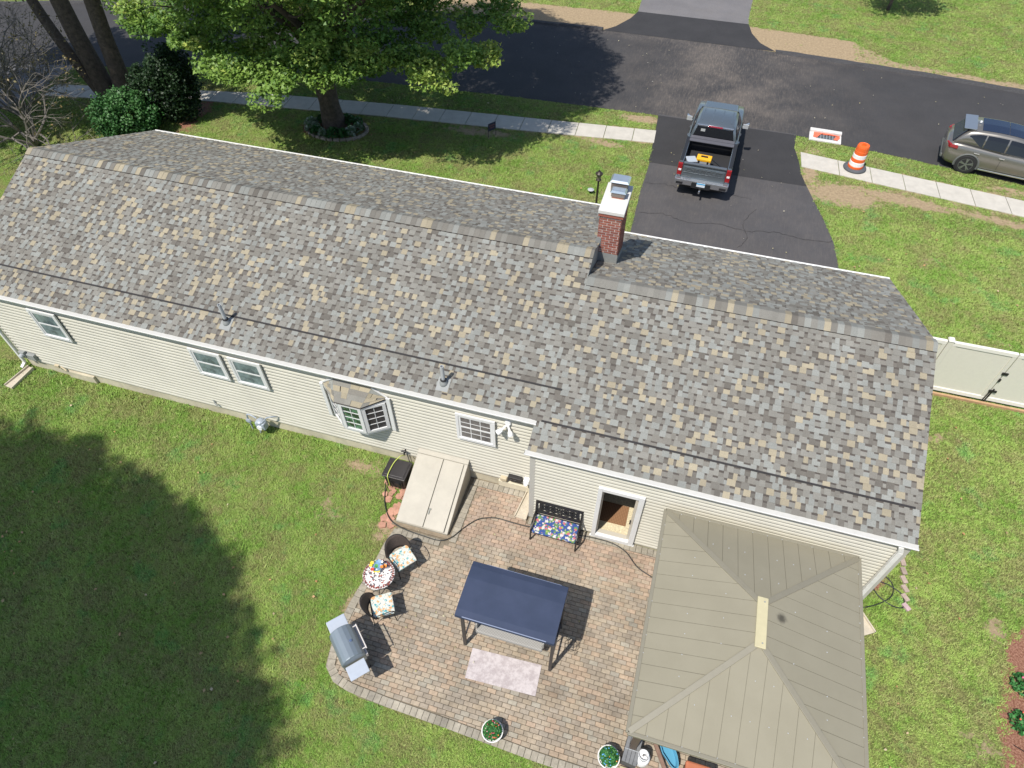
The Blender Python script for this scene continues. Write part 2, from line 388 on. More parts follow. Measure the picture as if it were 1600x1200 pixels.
drive_L = [(.80, 20.85), (.92, 18.78), (1.05, 16.7), (1.02, 14.53), (1.11, 11.9), (1.15, 7.5)]
drive_R = [(8.75, 7.5), (8.62, 10.5), (8.51, 11.91), (8.38, 13.2), (8.08, 14.41), (7.7, 15.6), (7.4, 16.61), (7.12, 17.6), (7.0, 18.6), (6.8, 19.6), (6.85, 20.75)]
drive_poly = drive_L + drive_R
patch_poly = [(.80, 20.72), (.92, 18.78), (1.0, 16.75), (7.35, 16.75), (7.12, 17.6), (7.0, 18.6), (6.8, 19.6), (6.85, 20.68)]
far_drive = [(-3.5, 29.0), (-2.9, 29.7), (-2.3, 31), (-2.07, 32.0), (-2.15, 33.7), (-2.4, 60), (4.4, 60), (4.05, 35.5), (4.0, 33), (4.05, 32), (4.3, 30.8), (4.8, 29.7), (5.6, 28.9)]
far_patch = [(-3.5, 29.0), (-2.9, 29.7), (-2.3, 31), (-2.07, 32.0), (4.05, 31.95), (4.3, 30.8), (4.8, 29.7), (5.6, 28.9)]
neigh_drive = [(-28.2, 17.6), (-28.35, 15.8), (-28.0, 15.0), (-28.6, 12.8), (-29.5, 4), (-36, 4), (-35, 15.6)]
patio_poly = [(-1.1, .1), (-1.35, -1.8), (-2.42, -1.86), (-2.58, -2.5), (-2.60, -3.05), (-2.74, -4.1), (-2.76, -4.9), (-2.62, -5.6), (-2.30, -5.86), (-1.6, -6.0), (8.2, -6.08), (8.2, -WD), (XW, -WD), (XW, .1)]
house_poly = [(XLW, 0), (XW, 0), (XW, -WD), (XC, -WD), (XC, YF2 - .3), (XG, YF - .3), (XLW, YF - .3)]
# ------------------------------------------------------------------ ground sheet
xs = np.concatenate([[-400, -200, -120, -80, -60, -50], np.arange(-42, 22.01, .25), [26, 32, 40, 55, 80, 140, 250, 400]])
ys = np.concatenate([[-300, -120, -50, -25], np.arange(-12, 42.01, .25), [46, 52, 60, 80, 120, 220, 400]])
GX, GY = np.meshgrid(xs, ys, indexing='ij')
def blob(X, Y, cx, cy, rx, ry, rot=0):
    c_, s_ = math.cos(rot), math.sin(rot); dx = X - cx; dy = Y - cy
    return np.clip(1.15 - np.sqrt(((dx * c_ + dy * s_) / rx) ** 2 + ((-dx * s_ + dy * c_) / ry) ** 2) * .65, 0, 1)
def dirt_f(X, Y):
    d = np.zeros_like(X)
    far = np.interp(X, [p[0] for p in road_far], [p[1] for p in road_far])
    e = np.where(X < 0, 2.35, np.where(X < 9.5, 2.5, np.clip(2.5 - (X - 9.5) * .8, .8, 2.5)))
    d = np.maximum(d, np.clip(1.0 - (Y - far - e) * 2.0, 0, 1) * ((Y > far) & (X > -14)) * np.where(X > 9.5, .62, 1))
    for a in ((8.6, 16.5, 1.5, .75, -.1, 1), (10.6, 16.9, 2.6, .45, -.15, .9), (14.5, 16.4, 4, .35, -.18, .72), (7.45, 17.7, .35, .9, 0, .9), (.2, 20.2, 1.3, .35, .0, .9), (-1.1, 17.7, 1.2, .35, 0, .75),
              (-6.5, 17.1, 1.8, .4, .05, .8), (15.5, 18.6, 2.5, .5, -.15, .62), (7.6, 19.55, .5, .3, 0, .7), (-4.0, -.5, 1.2, .30, 0, .7), (-4.4, -2.0, 1.0, .8, .3, .50), (-2.7, -2.05, .35, .5, 0, .85),
              (-2.75, -4.1, .2, .6, 0, .7), (11.8, -.5, .3, .5, 0, .7), (11.0, 5.0, 1.2, .5, 0, .5), (11.5, 13, 1.5, .6, .4, .5), (13.5, 9.3, .8, .8, 0, .5), (9.3, .3, .35, .9, 0, .55), (11.2, -3.2, .7, .5, 0, .55), (-2.6, -.3, .6, .5, 0, .5), (-.3, 14.0, 1.2, .5, 0, .45)):
        d = np.maximum(d, blob(X, Y, *a[:5]) * a[5])
    for y0, y1, pts in ((-.45, .30, walk_bot), (-.1, .35, walk_top)):
        w = np.interp(X, [p[0] for p in pts], [p[1] for p in pts]); sgn = -1 if pts is walk_bot else 1
        d = np.maximum(d, np.clip(.62 - np.abs(Y - w) * 1.6, 0, 1) * ((X > -28) & (X < 30)))
    return d
def mulch_f(X, Y):
    m = np.zeros_like(X)
    ed = np.interp(Y, [-8, -3.6, -2.6, -1.9, -1.35, -.9, -.4, .0], [11.55, 11.55, 11.65, 11.75, 11.9, 11.85, 12.3, 12.9])
    m = np.maximum(m, np.clip((X - ed) * 2 + .5, 0, 1) * (Y < .2))
    m = np.maximum(m, blob(X, Y, -12.75, 15.6, 1.45, .95, .25)); m = np.maximum(m, blob(X, Y, -19.5, 14.9, .45, 1.6, .1))
    m = np.maximum(m, blob(X, Y, 9.15, .1, .3, .3)); return m
D = dirt_f(GX, GY); MU = mulch_f(GX, GY)
nx, ny = GX.shape; V = np.stack([GX, GY, np.zeros_like(GX)], -1).reshape(-1, 3)
idx = np.arange(nx * ny).reshape(nx, ny); F = np.stack([idx[:-1, :-1], idx[1:, :-1], idx[1:, 1:], idx[:-1, 1:]], -1).reshape(-1, 4)
me = bpy.data.meshes.new('lawn'); me.from_pydata(V.tolist(), [], F.tolist())
for nm, A in (('dirt', D), ('mulch', MU)):
    a = me.attributes.new(nm, 'FLOAT', 'POINT'); a.data.foreach_set('value', A.reshape(-1).astype(np.float32))
me.materials.append(mg); lawn = bpy.data.objects.new('ground', me); COL.objects.link(lawn); lawn['kind'] = 'structure'

xs_r = sorted(set([-70, -45, -34] + [x / 2 for x in range(-60, 50)] + [26, 35, 45, 60, 80]))
strip('road', road_near, road_far, xs_r, .008, m_road, road_scuff, ny=18)
sheet('driveway', drive_poly, .012, m_drive, .8); sheet('driveway_apron', patch_poly, .017, m_patch, .7)
sheet('far_driveway', far_drive, .012, m_drive2, 1.0); sheet('far_driveway_apron', far_patch, .017, m_patch, .6)
sheet('neighbour_driveway', neigh_drive, .012, m_drive2, .8)
# asphalt berm on the far side, broken at the far driveway
for x0, x1 in ((-45, -3.5), (5.6, 47)):
    b = MB(); X = np.arange(x0, x1 + .01, .5)
    for i in range(len(X) - 1):
        P = []
        for x in (X[i], X[i + 1]):
            y = lerp_poly(road_far, x); w = .02 * math.sin(x * 3.1) + .015 * math.sin(x * 7.7); P.append([(x, y - .16, .008), (x, y - .08 + w, .10), (x, y + .10 + w, .11), (x, y + .22, .0)])
        for j in range(3): b.quad(P[0][j], P[1][j], P[1][j + 1], P[0][j + 1])
    add('kerb', b, m_kerb, kind='structure')
# sidewalk slabs
def walk(x0, x1, step, j0):
    root = thing('sidewalk', (x0, lerp_poly(walk_bot, x0), 0)); root['kind'] = 'structure'
    X = [x0]; x = j0
    while x < x1: X.append(x); x += step
    X.append(x1)
    for i in range(len(X) - 1):
        if X[i + 1] - X[i] < .15: continue
        a, c_ = X[i] + .012, X[i + 1] - .012; sk = .06
        b = MB(); t = random.uniform(-.004, .004)
        b.hexa([(a + sk, lerp_poly(walk_bot, a), -.05), (c_ + sk, lerp_poly(walk_bot, c_), -.05), (c_, lerp_poly(walk_top, c_), -.05), (a, lerp_poly(walk_top, a), -.05),
                (a + sk, lerp_poly(walk_bot, a), .035 + t), (c_ + sk, lerp_poly(walk_bot, c_), .035 + t), (c_, lerp_poly(walk_top, c_), .035 - t), (a, lerp_poly(walk_top, a), .035 - t)])
        add('slab', b, m_conc, root, bevel=.008)
walk(-27.8, .93, 1.235, -27.2); walk(7.05, 30, 1.25, 8.56)

# ------------------------------------------------------------------ house
HOUSE = thing('house', (-3.5, 0, 0), 0, 'single-storey cream sided house under a patchwork grey and tan shingle roof', 'house')
def H(name, mb, m, parent=None, **k): return add(name, mb, m, parent or HOUSE, **k)
# foundation & core walls
b = MB(); b.box(XLW + .02, XW, .02, YF - .45, -.1, ZF + .02); b.box(XW + .02, XC - .02, -WD + .02, YF2 - .45, -.1, .14); H('foundation', b, m_found)
b = MB()  # joint lines and basement window recess covers
b.box(-14.0, -13.05, -.06, .015, .0, .30); H('basement_window', b, m_found, label='shallow concrete basement window recess under the siding')
b = MB(); b.box(-.30, .62, -.07, .015, .10, .34); H('basement_window', b, mat('pale_ply', (.62, .56, .42), .8, var=.1), bevel=.01)
wall = thing('wall', (0, 0, 0)); wall.parent = HOUSE; wall.location = (3.5, 0, 0)
def gable(b, x, y0, y1, z0, yr, z1, z2, zr, flip):
    p = [(x, y0, z0), (x, y1, z0), (x, y1, z2), (x, yr, zr), (x, y0, z1)]
    b.poly(p if flip else p[::-1])
# core boxes of the two wings (behind the boards)
b = MB()
yb = YF - .45; b.quad((XLW + .03, .03, ZF), (XW, .03, ZF), (XW, .03, rz_(.03) - .06), (XLW + .03, .03, rz_(.03) - .06))
b.quad((XW, yb, ZF), (XLW + .03, yb, ZF), (XLW + .03, yb, ZR - SL * (yb - YR) - .06), (XW, yb, ZR - SL * (yb - YR) - .06))
gable(b, XLW + .03, .03, yb, ZF, YR, rz_(.03) - .06, ZR - SL * (yb - YR) - .06, ZR - .06, False)
gable(b, XG - .06, .03, yb, 2.6, YR, rz_(.03) - .06, ZR - SL * (yb - YR) - .06, ZR - .06, True)
yb2 = YF2 - .45
gable(b, XC - .03, -WD + .03, yb2, .14, YR2, rz_(-WD + .03) - .06, ZR2 - SL * (yb2 - YR2) - .06, ZR2 - .06, True)
b.quad((XW + .03, .03, .14), (XW + .03, -WD + .03, .14), (XW + .03, -WD + .03, 2.95), (XW + .03, .03, 3.2))
DX0, DX1, DZ0, DZ1 = 2.455, 3.30, .22, 2.21
yw = -WD + .03; zt = rz_(yw) - .06
b.quad((XW + .03, yw, .14), (DX0, yw, .14), (DX0, yw, zt), (XW + .03, yw, zt)); b.quad((DX1, yw, .14), (XC - .03, yw, .14), (XC - .03, yw, zt), (DX1, yw, zt)); b.quad((DX0, yw, DZ1), (DX1, yw, DZ1), (DX1, yw, zt), (DX0, yw, zt))
b.quad((XC - .03, yb2, .14), (XW, yb2, .14), (XW, yb2, ZR2 - SL * (yb2 - YR2) - .06), (XC - .03, yb2, ZR2 - SL * (yb2 - YR2) - .06))
H('wall_core', b, m_siding, wall)
e = .127
def board(x0, x1, z, y, zmax=9):
    z1 = min(z + e + .006, zmax); b = MB()
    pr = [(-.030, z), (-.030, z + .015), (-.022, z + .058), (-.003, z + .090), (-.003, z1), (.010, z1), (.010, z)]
    pr = [(p, min(q, z1)) for p, q in pr]; cs_ = [(.27, .255, .215)] + [(.585, .560, .475)] * 3; k = len(pr)  # bottom strip of each board coloured darker to paint in the lap shadow line
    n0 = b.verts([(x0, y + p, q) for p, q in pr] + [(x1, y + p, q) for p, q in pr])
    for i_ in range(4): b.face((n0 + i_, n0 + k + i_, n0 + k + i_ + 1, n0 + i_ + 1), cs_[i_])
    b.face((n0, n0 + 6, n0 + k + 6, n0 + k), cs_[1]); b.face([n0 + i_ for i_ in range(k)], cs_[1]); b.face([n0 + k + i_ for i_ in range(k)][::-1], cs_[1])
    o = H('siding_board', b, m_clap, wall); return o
z = ZF
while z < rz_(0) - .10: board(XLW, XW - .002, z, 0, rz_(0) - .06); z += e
z = .14
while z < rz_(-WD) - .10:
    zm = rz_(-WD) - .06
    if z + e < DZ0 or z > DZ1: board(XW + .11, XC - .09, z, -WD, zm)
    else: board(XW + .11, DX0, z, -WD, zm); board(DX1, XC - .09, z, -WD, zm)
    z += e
# side gables in boards (left end and right end)
for xx, sgn, y0, y1, zz, yr, zr in ((XLW, -1, .0, YF - .42, ZF, YR, ZR), (XC, 1, -WD, YF2 - .42, .14, YR2, ZR2)):
    z = zz; b = MB()
    while z < zr - .15:
        ya = y0 if rz_(y0) - .08 > z + e else (z + e + .08 - ZE) / SL - O_
        yb_ = min(y1, yr + (zr - z - e - .08) / SL)
        if yb_ - ya > .1:
            for q in (0,):
                X0, X1 = (xx - .018, xx - .003) if sgn < 0 else (xx + .018, xx + .003)
                b.quad((X0, ya, z), (X0, yb_, z), (X1, yb_, z + e), (X1, ya, z + e)); b.quad((xx, ya, z), (xx, yb_, z), (X0, yb_, z), (X0, ya, z))
        z += e
    o = H('gable_siding', b, m_siding, wall)
# corner boards
b = MB(); b.box(XW - .015, XW + .115, -WD - .022, -WD + .10, .10, rz_(-WD) - .05); H('corner_board', b, m_board)
b = MB(); b.box(XC - .10, XC + .022, -WD - .022, -WD + .10, .10, rz_(-WD) - .05); H('corner_board', b, m_board)
b = MB(); b.box(XW - .09, XW - .002, -.03, .0, 2.0, rz_(0) - .05); H('corner_board', b, m_white)
b = MB(); b.box(XLW - .02, XLW + .07, -.024, .05, ZF, rz_(0) - .05); H('corner_board', b, m_siding)

# roof -----------------------------------------------------------
ROOF = thing('roof'); ROOF.parent = HOUSE; ROOF.location = (3.5, 0, 0)
cs = 1 / math.sqrt(1 + SL * SL)
# rake outline of the deck slabs
def slab_plane(b, x0, x1, ya, za, yb, zb, t=.05):
    b.hexa([(x0, ya, za - t), (x1, ya, za - t), (x1, yb, zb - t), (x0, yb, zb - t), (x0, ya, za), (x1, ya, za), (x1, yb, zb), (x0, yb, zb)])
b = MB()
slab_plane(b, XL + .02, XG - .02, -O_ + .01, ZE, YR, ZR); slab_plane(b, XL + .02, XG - .02, YR, ZR, YF - .02, ZR - SL * (YF - YR - .02))
slab_plane(b, XM + .02, XR - .02, -D2 + .01, ZE2 - .003, YR2, ZR2 - .003); slab_plane(b, XG - .02, XR - .02, YR2, ZR2 - .003, YF2 - .02, ZR2 - SL * (YF2 - YR2 - .02) - .003)
H('roof_deck', b, m_deck, ROOF)
PAL = {'tan': (.345, .302, .218), 'lg': (.262, .267, .246), 'mg': (.228, .220, .195), 'tp': (.194, .183, .160), 'dk': (.150, .138, .120)}
def jit(c, a=.10): k = 1 + random.uniform(-a, a); return tuple(v * k for v in c)
pieces = []   # (distance, mesh builder)
EX = .143
def shingle_rows(org, U, Nn, rowx, nrows, exp_=EX, wmul=1.0, sink=pieces):
    U = Vector(U); Nn = Vector(Nn); org = Vector(org); X = Vector((1, 0, 0))
    for r_ in range(nrows):
        span = rowx(r_, org + U * (r_ * exp_ + exp_ / 2))
        if not span: continue
        xa, xb = span; x = xa - random.uniform(0, .2); tab = random.random() < .5; drift = random.choice(['tan', 'lg', 'mg'])
        while x < xb:
            w = (random.uniform(.085, .185) if tab else random.uniform(.045, .15)) * wmul
            a, c_ = max(x, xa), min(x + w, xb); x += w
            if c_ - a < .004: tab = not tab; continue
            u0 = r_ * exp_; u1 = u0 + exp_ + .012
            if tab:
                k = random.choices(['tan', 'lg', 'mg', 'tp', 'dk'], [.17, .31, .34, .13, .05])[0]; t0 = .014; u0 -= .004
            else:
                k = random.choices(['tan', 'lg', 'mg', 'tp', 'dk'], [.04, .12, .33, .30, .21])[0]; t0 = .006
            col = jit(PAL[k]); b = MB()
            def P(x_, u, n): return org + X * (x_ - org.x) + U * u + Nn * n
            if tab:
                b.hexa([P(a, u0, -.002), P(c_, u0, -.002), P(c_, u1, -.002), P(a, u1, -.002), P(a, u0, t0), P(c_, u0, t0), P(c_, u1, .002), P(a, u1, .002)], col, skip=(0, 4))
            else:
                um = u0 + exp_ * random.uniform(.62, .76); tm = t0 * .45
                n0 = b.verts([P(a, u0, -.002), P(c_, u0, -.002), P(a, u0, t0), P(c_, u0, t0), P(a, um, tm), P(c_, um, tm), P(a, u1, .0015), P(c_, u1, .0015)])
                b.face((n0, n0 + 1, n0 + 3, n0 + 2), col); b.face((n0 + 2, n0 + 3, n0 + 5, n0 + 4), col); b.face((n0 + 4, n0 + 5, n0 + 7, n0 + 6), jit((.098, .086, .076)))
            m_ = P((a + c_) / 2, u0, 0); sink.append(((m_ - Vector((2.869, -9.142, 15.58))).length, (c_ - a), b)); tab = not tab
cN = Vector((0, -SL, 1)).normalized(); cU = Vector((0, 1, SL)).normalized(); fN = Vector((0, SL, 1)).normalized(); fU = Vector((0, -1, SL)).normalized()
def near_x(r_, p):
    if p.y < -O_ - .03: return (XM, XR)
    if p.y < YR2: return (XL, XR)
    if p.y < YR - .03: return (XL, XG)
    return None
n_near = int((YR + D2) / cs / EX) + 1
shingle_rows((0, -D2, ZE2), cU, cN, near_x, n_near)
near_pieces = pieces; far_pieces = []
shingle_rows((0, YF, ZR - SL * (YF - YR)), fU, fN, lambda r_, p: (XL, XG) if p.y > YR + .03 else None, int((YF - YR) / cs / EX) + 1, sink=far_pieces)
shingle_rows((0, YF2, ZR2 - SL * (YF2 - YR2)), fU, fN, lambda r_, p: (XG, XR) if p.y > YR2 + .03 else None, int((YF2 - YR2) / cs / EX) + 1, sink=far_pieces)
near_pieces.sort(key=lambda t: t[0] / max(.05, min(t[1], .16)))
for d, w, b in near_pieces[:285]: H('shingle', b, m_shingle, ROOF)
def merge(bs):
    o = MB()
    for b in bs:
        n = len(o.v); o.v.extend(b.v); o.c.extend(b.c); o.f.extend(tuple(i + n for i in f) for f in b.f)
    return o
o = H('shingles', merge([b for _, _, b in near_pieces[285:]]), m_shingle, ROOF, kind='stuff'); 
o = H('far_shingles', merge([b for _, _, b in far_pieces]), m_shingle, ROOF, kind='stuff')
# ridge shingles
def ridge(x0, x1, y, z):
    x = x0; flap = .21
    while x < x1 - .01:
        xe = min(x + EX + .03, x1); k = random.choices(['tan', 'lg', 'mg', 'tp', 'dk'], [.16, .25, .31, .21, .07])[0]; col = tuple(v * .93 for v in jit(PAL[k])); b = MB()
        h0, h1 = .026, .018
        prof = [(-flap, -flap * SL), (-.05, -.05 * SL + .004), (0, .0), (.05, -.05 * SL + .004), (flap, -flap * SL)]
        A = [(x, y + p, z + q + h1) for p, q in prof]; B = [(xe, y + p, z + q + h0) for p, q in prof]
        n0 = b.verts(A + B)
        for j in range(4): b.face((n0 + j, n0 + 5 + j, n0 + 6 + j, n0 + 1 + j)[::1], col)
        b.quad(A[0], (x, A[0][1], A[0][2] - .035), (xe, B[0][1], B[0][2] - .045), B[0], (.05, .045, .04)); b.quad(A[4], B[4], (xe, B[4][1], B[4][2] - .045), (x, A[4][1], A[4][2] - .035), col)
        b.poly([B[4], B[3], B[2], B[1], B[0], (xe, y, z - .02)], col); b.poly(A + [(x, y, z - .02)], col)
        H('ridge_shingle', b, m_shingle, ROOF); x += EX
ridge(XL - .005, XG + .005, YR, ZR + .005); ridge(XG + .01, XR + .005, YR2, ZR2 + .005)
# black intake strips across the near slope
for xa, xb, yy in ((XL, 1.07, .66), (.79, 8.71, -.10)):
    b = MB(); z0 = rz_(yy)
    p0 = Vector((0, yy, z0)); p1 = p0 + cU * .045
    b.hexa([(xa, p0.y, p0.z), (xb, p0.y, p0.z), (xb, p1.y, p1.z), (xa, p1.y, p1.z), *[(x, (p + cN * .018).y, (p + cN * .018).z) for x, p in ((xa, p0), (xb, p0), (xb, p1), (xa, p1))]])
    H('vent_strip', b, mat('vent_black', (.022, .020, .020), .8, var=.4, scale=6), ROOF)
# rake trims (white), fascia
def rake(x, ya, za, yb_, zb, t=.028):
    b = MB(); b.hexa([(x - t / 2, ya, za - .20), (x + t / 2, ya, za - .20), (x + t / 2, yb_, zb - .20), (x - t / 2, yb_, zb - .20), (x - t / 2, ya, za - .012), (x + t / 2, ya, za - .012), (x + t / 2, yb_, zb - .012), (x - t / 2, yb_, zb - .012)]); H('rake_board', b, m_white, ROOF)
rake(XL + .016, -O_, ZE, YR, ZR); rake(XL + .016, YR, ZR, YF, ZR - SL * (YF - YR)); rake(XR - .016, -D2, ZE2, YR2, ZR2); rake(XR - .016, YR2, ZR2, YF2, ZR2 - SL * (YF2 - YR2)); rake(XM + .016, -D2, ZE2, -O_ - .02, ZE)
b = MB(); b.box(XLW, XL, -.02, 8.2, 3.0, 3.02); 
# eave drip on far side, white
for xa, xb, yy, zz in ((XL, XG, YF, ZR - SL * (YF - YR)), (XG, XR, YF2, ZR2 - SL * (YF2 - YR2))):
    b = MB(); b.box(xa, xb, yy - .02, yy + .10, zz - .13, zz - .012); H('gutter', b, m_gutter, ROOF)
# rear gutters: open K-style trough
def gutter(xa, xb, y, z):
    b = MB(); pr = [(0, .0), (0, -.11), (-.075, -.11), (-.095, -.06), (-.12, -.035), (-.125, -.005), (-.108, -.005), (-.104, -.03), (-.08, -.055), (-.065, -.095), (-.012, -.095), (-.012, .0)]
    A = [(xa, y + p, z + q) for p, q in pr]; B = [(xb, y + p, z + q) for p, q in pr]; n0 = b.verts(A + B); k = len(pr)
    for j in range(k): b.face((n0 + j, n0 + (j + 1) % k, n0 + k + (j + 1) % k, n0 + k + j))
    b.poly([(xa, y, z - .11), (xa, y - .075, z - .11), (xa, y - .12, z - .035), (xa, y - .125, z - .005), (xa, y, z - .005)]); b.poly([(xb, y, z - .11), (xb, y - .075, z - .11), (xb, y - .12, z - .035), (xb, y - .125, z - .005), (xb, y, z - .005)][::-1])
    x = xa + .3
    bgd = MB(); bgd.hexa([(xa + .01, y - .112, z - .012), (xb - .01, y - .112, z - .012), (xb - .01, y + .0, z - .004), (xa + .01, y + .0, z - .004), (xa + .01, y - .112, z - .006), (xb - .01, y - .112, z - .006), (xb - .01, y + .0, z + .002), (xa + .01, y + .0, z + .002)])
    H('gutter', b, m_gutter, ROOF); H('gutter_guard', bgd, mat('guard_grey', (.50, .49, .455), .85, var=.06, scale=6), ROOF)
gutter(XL - .03, XM + .05, -O_ + .0, ZE - .004); gutter(XM - .05, XR + .02, -D2, ZE2 - .004)
b = MB(); b.box(XL + .02, XM, -O_, .0, ZE - .16, ZE - .115); b.box(XM + .02, XR - .02, -D2, -WD, ZE2 - .16, ZE2 - .115); H('soffit', b, m_white, ROOF)
# step between the roofs: grey board on the little gable (already wall core) + flashing
b = MB(); b.poly([(XG - .03, YR2 - .35, rz_(YR2 - .35) - .02), (XG - .03, YF2, ZR2 - SL * (YF2 - YR2) - .02), (XG - .03, YF2, ZR - SL * (YF2 - YR) - .02), (XG - .03, YR, ZR - .03)]); 
o = H('step_flashing', b, m_flash, ROOF); sol = o.modifiers.new('s', 'SOLIDIFY'); sol.thickness = .02; sol.offset = 1
# vent pipes
for i, (x, y, hgt) in enumerate(((-7.60, .50, .62), (-1.675, .242, .60))):
    z0 = rz_(y); t = thing('vent_pipe', (x, y, z0)); t.parent = HOUSE; t.location = (x + 3.5, y, z0)
    b = MB(); b.obox(Vector((x, y - .03, rz_(y - .03))) + cN * .012, (1, 0, 0), cU, cN, .30, .34, .012); H('flashing', b, m_flash, t)
    b = MB(); b.lathe([(.105, -.06), (.095, .05), (.07, .10), (.056, .13)], (x, y, z0), 16); H('boot', b, m_flash, t, smooth=True)
    b = MB(); b.lathe([(.07, .115), (.078, .135), (.06, .16), (.046, .165)], (x, y, z0), 16); H('collar', b, m_rubber, t, smooth=True)
    b = MB(); b.lathe([(.045, .1), (.045, hgt), (.034, hgt), (.034, hgt - .15)], (x, y, z0), 16, cap=False); H('pipe', b, m_pvc, t)
# chimney ---------------------------------------------------------
CX0, CX1, CY0, CY1, CZ1 = .90, 1.455, 4.785, 5.90, 5.70
ch = thing('chimney'); ch.parent = HOUSE; ch.location = (1.3 + 3.5, 4.4, 3.6)
b = MB(); b.box(CX0 + .01, CX1 - .01, CY0 + .01, CY1 - .01, 3.3, CZ1); H('mortar_core', b, m_mortar, ch)
BRK = [(.27, .095, .065), (.31, .115, .08), (.22, .08, .058), (.28, .09, .06), (.33, .15, .11)]
bw, bh, g = .205, .056, .016
nb = 0
zc = CZ1 - 27 * .072 - .02; row = 0
while zc < CZ1 - .03:
    for side in range(4):
        if side in (0, 2): a0, a1 = CX0, CX1
        else: a0, a1 = CY0, CY1
        p = a0 - (bw / 2 if row % 2 else 0) + (.0 if side in (0, 2) else .1)
        if side in (1, 3): p = a0 - (0 if row % 2 else bw / 2)
        while p < a1:
            q0, q1 = max(p + g / 2, a0), min(p + bw - g / 2, a1)
            if q1 - q0 > .02:
                col = jit(random.choice(BRK), .12); b = MB(); z0, z1 = zc + g / 2, zc + bh - 0.0
                d = random.uniform(.001, .004)
                if side == 0: b.box(q0, q1, CY0 - d, CY0 + .03, z0, z1, col, skip=(4,))
                elif side == 2: b.box(q0, q1, CY1 - .03, CY1 + d, z0, z1, col, skip=(2,))
                elif side == 1: b.box(CX1 - .03, CX1 + d, q0, q1, z0, z1, col, skip=(5,))
                else: b.box(CX0 - d, CX0 + .03, q0, q1, z0, z1, col, skip=(3,))
                vis = (side == 0 and z1 > 4.45) or (side == 1 and z1 > 3.9) or (side == 3 and z1 > 4.3)
                if vis: H('brick', b, m_brick, ch); nb += 1
                else: pass
            p += bw
    zc += bh + g; row += 1
b = MB(); b.box(CX0 - .03, CX1 + .03, CY0 - .03, CY1 + .03, CZ1 - .115, CZ1 - .03); H('corbel', b, mat('brick_band', (.30, .10, .07), .85, var=.3, scale=20), ch)
b = MB(); b.box(CX0 - .04, CX1 + .05, CY0 - .05, CY1 + .08, CZ1 - .03, CZ1 + .07); H('chimney_cap', b, mat('cap_cement', (.60, .59, .56), .8, var=.08, scale=6, bump=.3), ch, bevel=.012)
def flue(x, y, w, d, hh, parent):
    t = thing('flue_cap'); t.parent = ch; t.location = (x - 1.3, y - 4.4, CZ1 + .07 - 3.6)
    b = MB(); z0 = CZ1 + .07; b.box(x - w * .36, x + w * .36, y - d * .36, y + d * .36, z0, z0 + .05); H('flue_tile', b, mat('terracotta', (.36, .15, .09), .8), t)
    b = MB(); b.box(x - w * .42, x + w * .42, y - d * .42, y + d * .42, z0 + .05, z0 + .09); b.box(x - w * .42, x + w * .42, y - d * .42, y + d * .42, z0 + .09, z0 + hh, (1, 1, 1)); H('mesh_cage', b, mat('cage_mesh', (.20, .17, .15), .5, .3, var=.5, scale=60), t)
    b = MB(); z1 = z0 + hh; b.hexa([(x - w / 2, y - d / 2, z1), (x + w / 2, y - d / 2, z1), (x + w / 2, y + d / 2, z1), (x - w / 2, y + d / 2, z1), (x - w * .40, y - d * .40, z1 + .05), (x + w * .40, y - d * .40, z1 + .05), (x + w * .40, y + d * .40, z1 + .05), (x - w * .40, y + d * .40, z1 + .05)])
    H('rain_lid', b, mat('galvanised_sheet', (.62, .68, .72), .3, .75, var=.08, scale=8), t)
flue(1.22, 5.40, .40, .24, .17, ch); flue(1.19, 5.73, .48, .36, .28, ch)
b = MB(); y0_ = CY0 - .012; b.poly([(CX0 - .02, y0_, 4.0), (CX1 + .02, y0_, 4.0), (CX1 + .02, y0_, 4.48), (CX0 - .02, y0_, 4.50)])
b.poly([(CX1 + .014, CY0 - .02, 4.0), (CX1 + .014, CY1, 3.5), (CX1 + .014, CY1, 3.98), (CX1 + .014, CY0 - .02, 4.40)]); b.box(CX0 - .015, CX0 + .10, CY0 - .018, CY0 - .004, 4.68, 4.94)
H('base_flashing', b, m_flash, ch)

# windows -----------------------------------------------------------
def frame_ring(b, x0, x1, z0, z1, w, ya, yb_):
    b.box(x0, x1, ya, yb_, z1 - w, z1); b.box(x0, x1, ya, yb_, z0, z0 + w); b.box(x0, x0 + w, ya, yb_, z0 + w, z1 - w); b.box(x1 - w, x1, ya, yb_, z0 + w, z1 - w)
def window(x0, x1, z0, z1, grid=False, teal=True):
    t = thing('window'); t.parent = HOUSE; t.location = (x0 + 3.5, 0, z0)
    b = MB(); frame_ring(b, x0, x1, z0, z1, .075, -.045, .0); b.box(x0 + .06, x1 - .06, -.055, -.0, z0 + .06, z0 + .10); H('casing', b, m_white, t, bevel=.006)
    b = MB(); frame_ring(b, x0 + .077, x1 - .077, z0 + .077, z1 - .077, .05, -.030, -.0); H('sash_frame', b, m_white, t)
    zm = (z0 + z1) / 2 + .02; b = MB(); b.box(x0 + .12, x1 - .12, -.034, -.019, zm - .022, zm + .022); H('meeting_rail', b, m_white, t)
    for za, zb in ((z0 + .125, zm - .02), (zm + .02, z1 - .125)):
        b = MB(); b.box(x0 + .12, x1 - .12, -.024, -.0195, za, zb); H('pane', b, m_blind if teal else m_glass2, t)
    if grid:
        b = MB(); w = (x1 - x0 - .25) / 3
        for k in (1, 2): b.box(x0 + .125 + w * k - .009, x0 + .125 + w * k + .009, -.030, -.025, z0 + .13, z1 - .13)
        for zz in ((z0 + .125 + zm) / 2, (zm + z1 - .125) / 2): b.box(x0 + .13, x1 - .13, -.0305, -.0255, zz - .008, zz + .008)
        H('muntins', b, m_white, t)
    t.location.y -= .052
m_blind, h = newmat('glass_over_blinds', .12, .9)
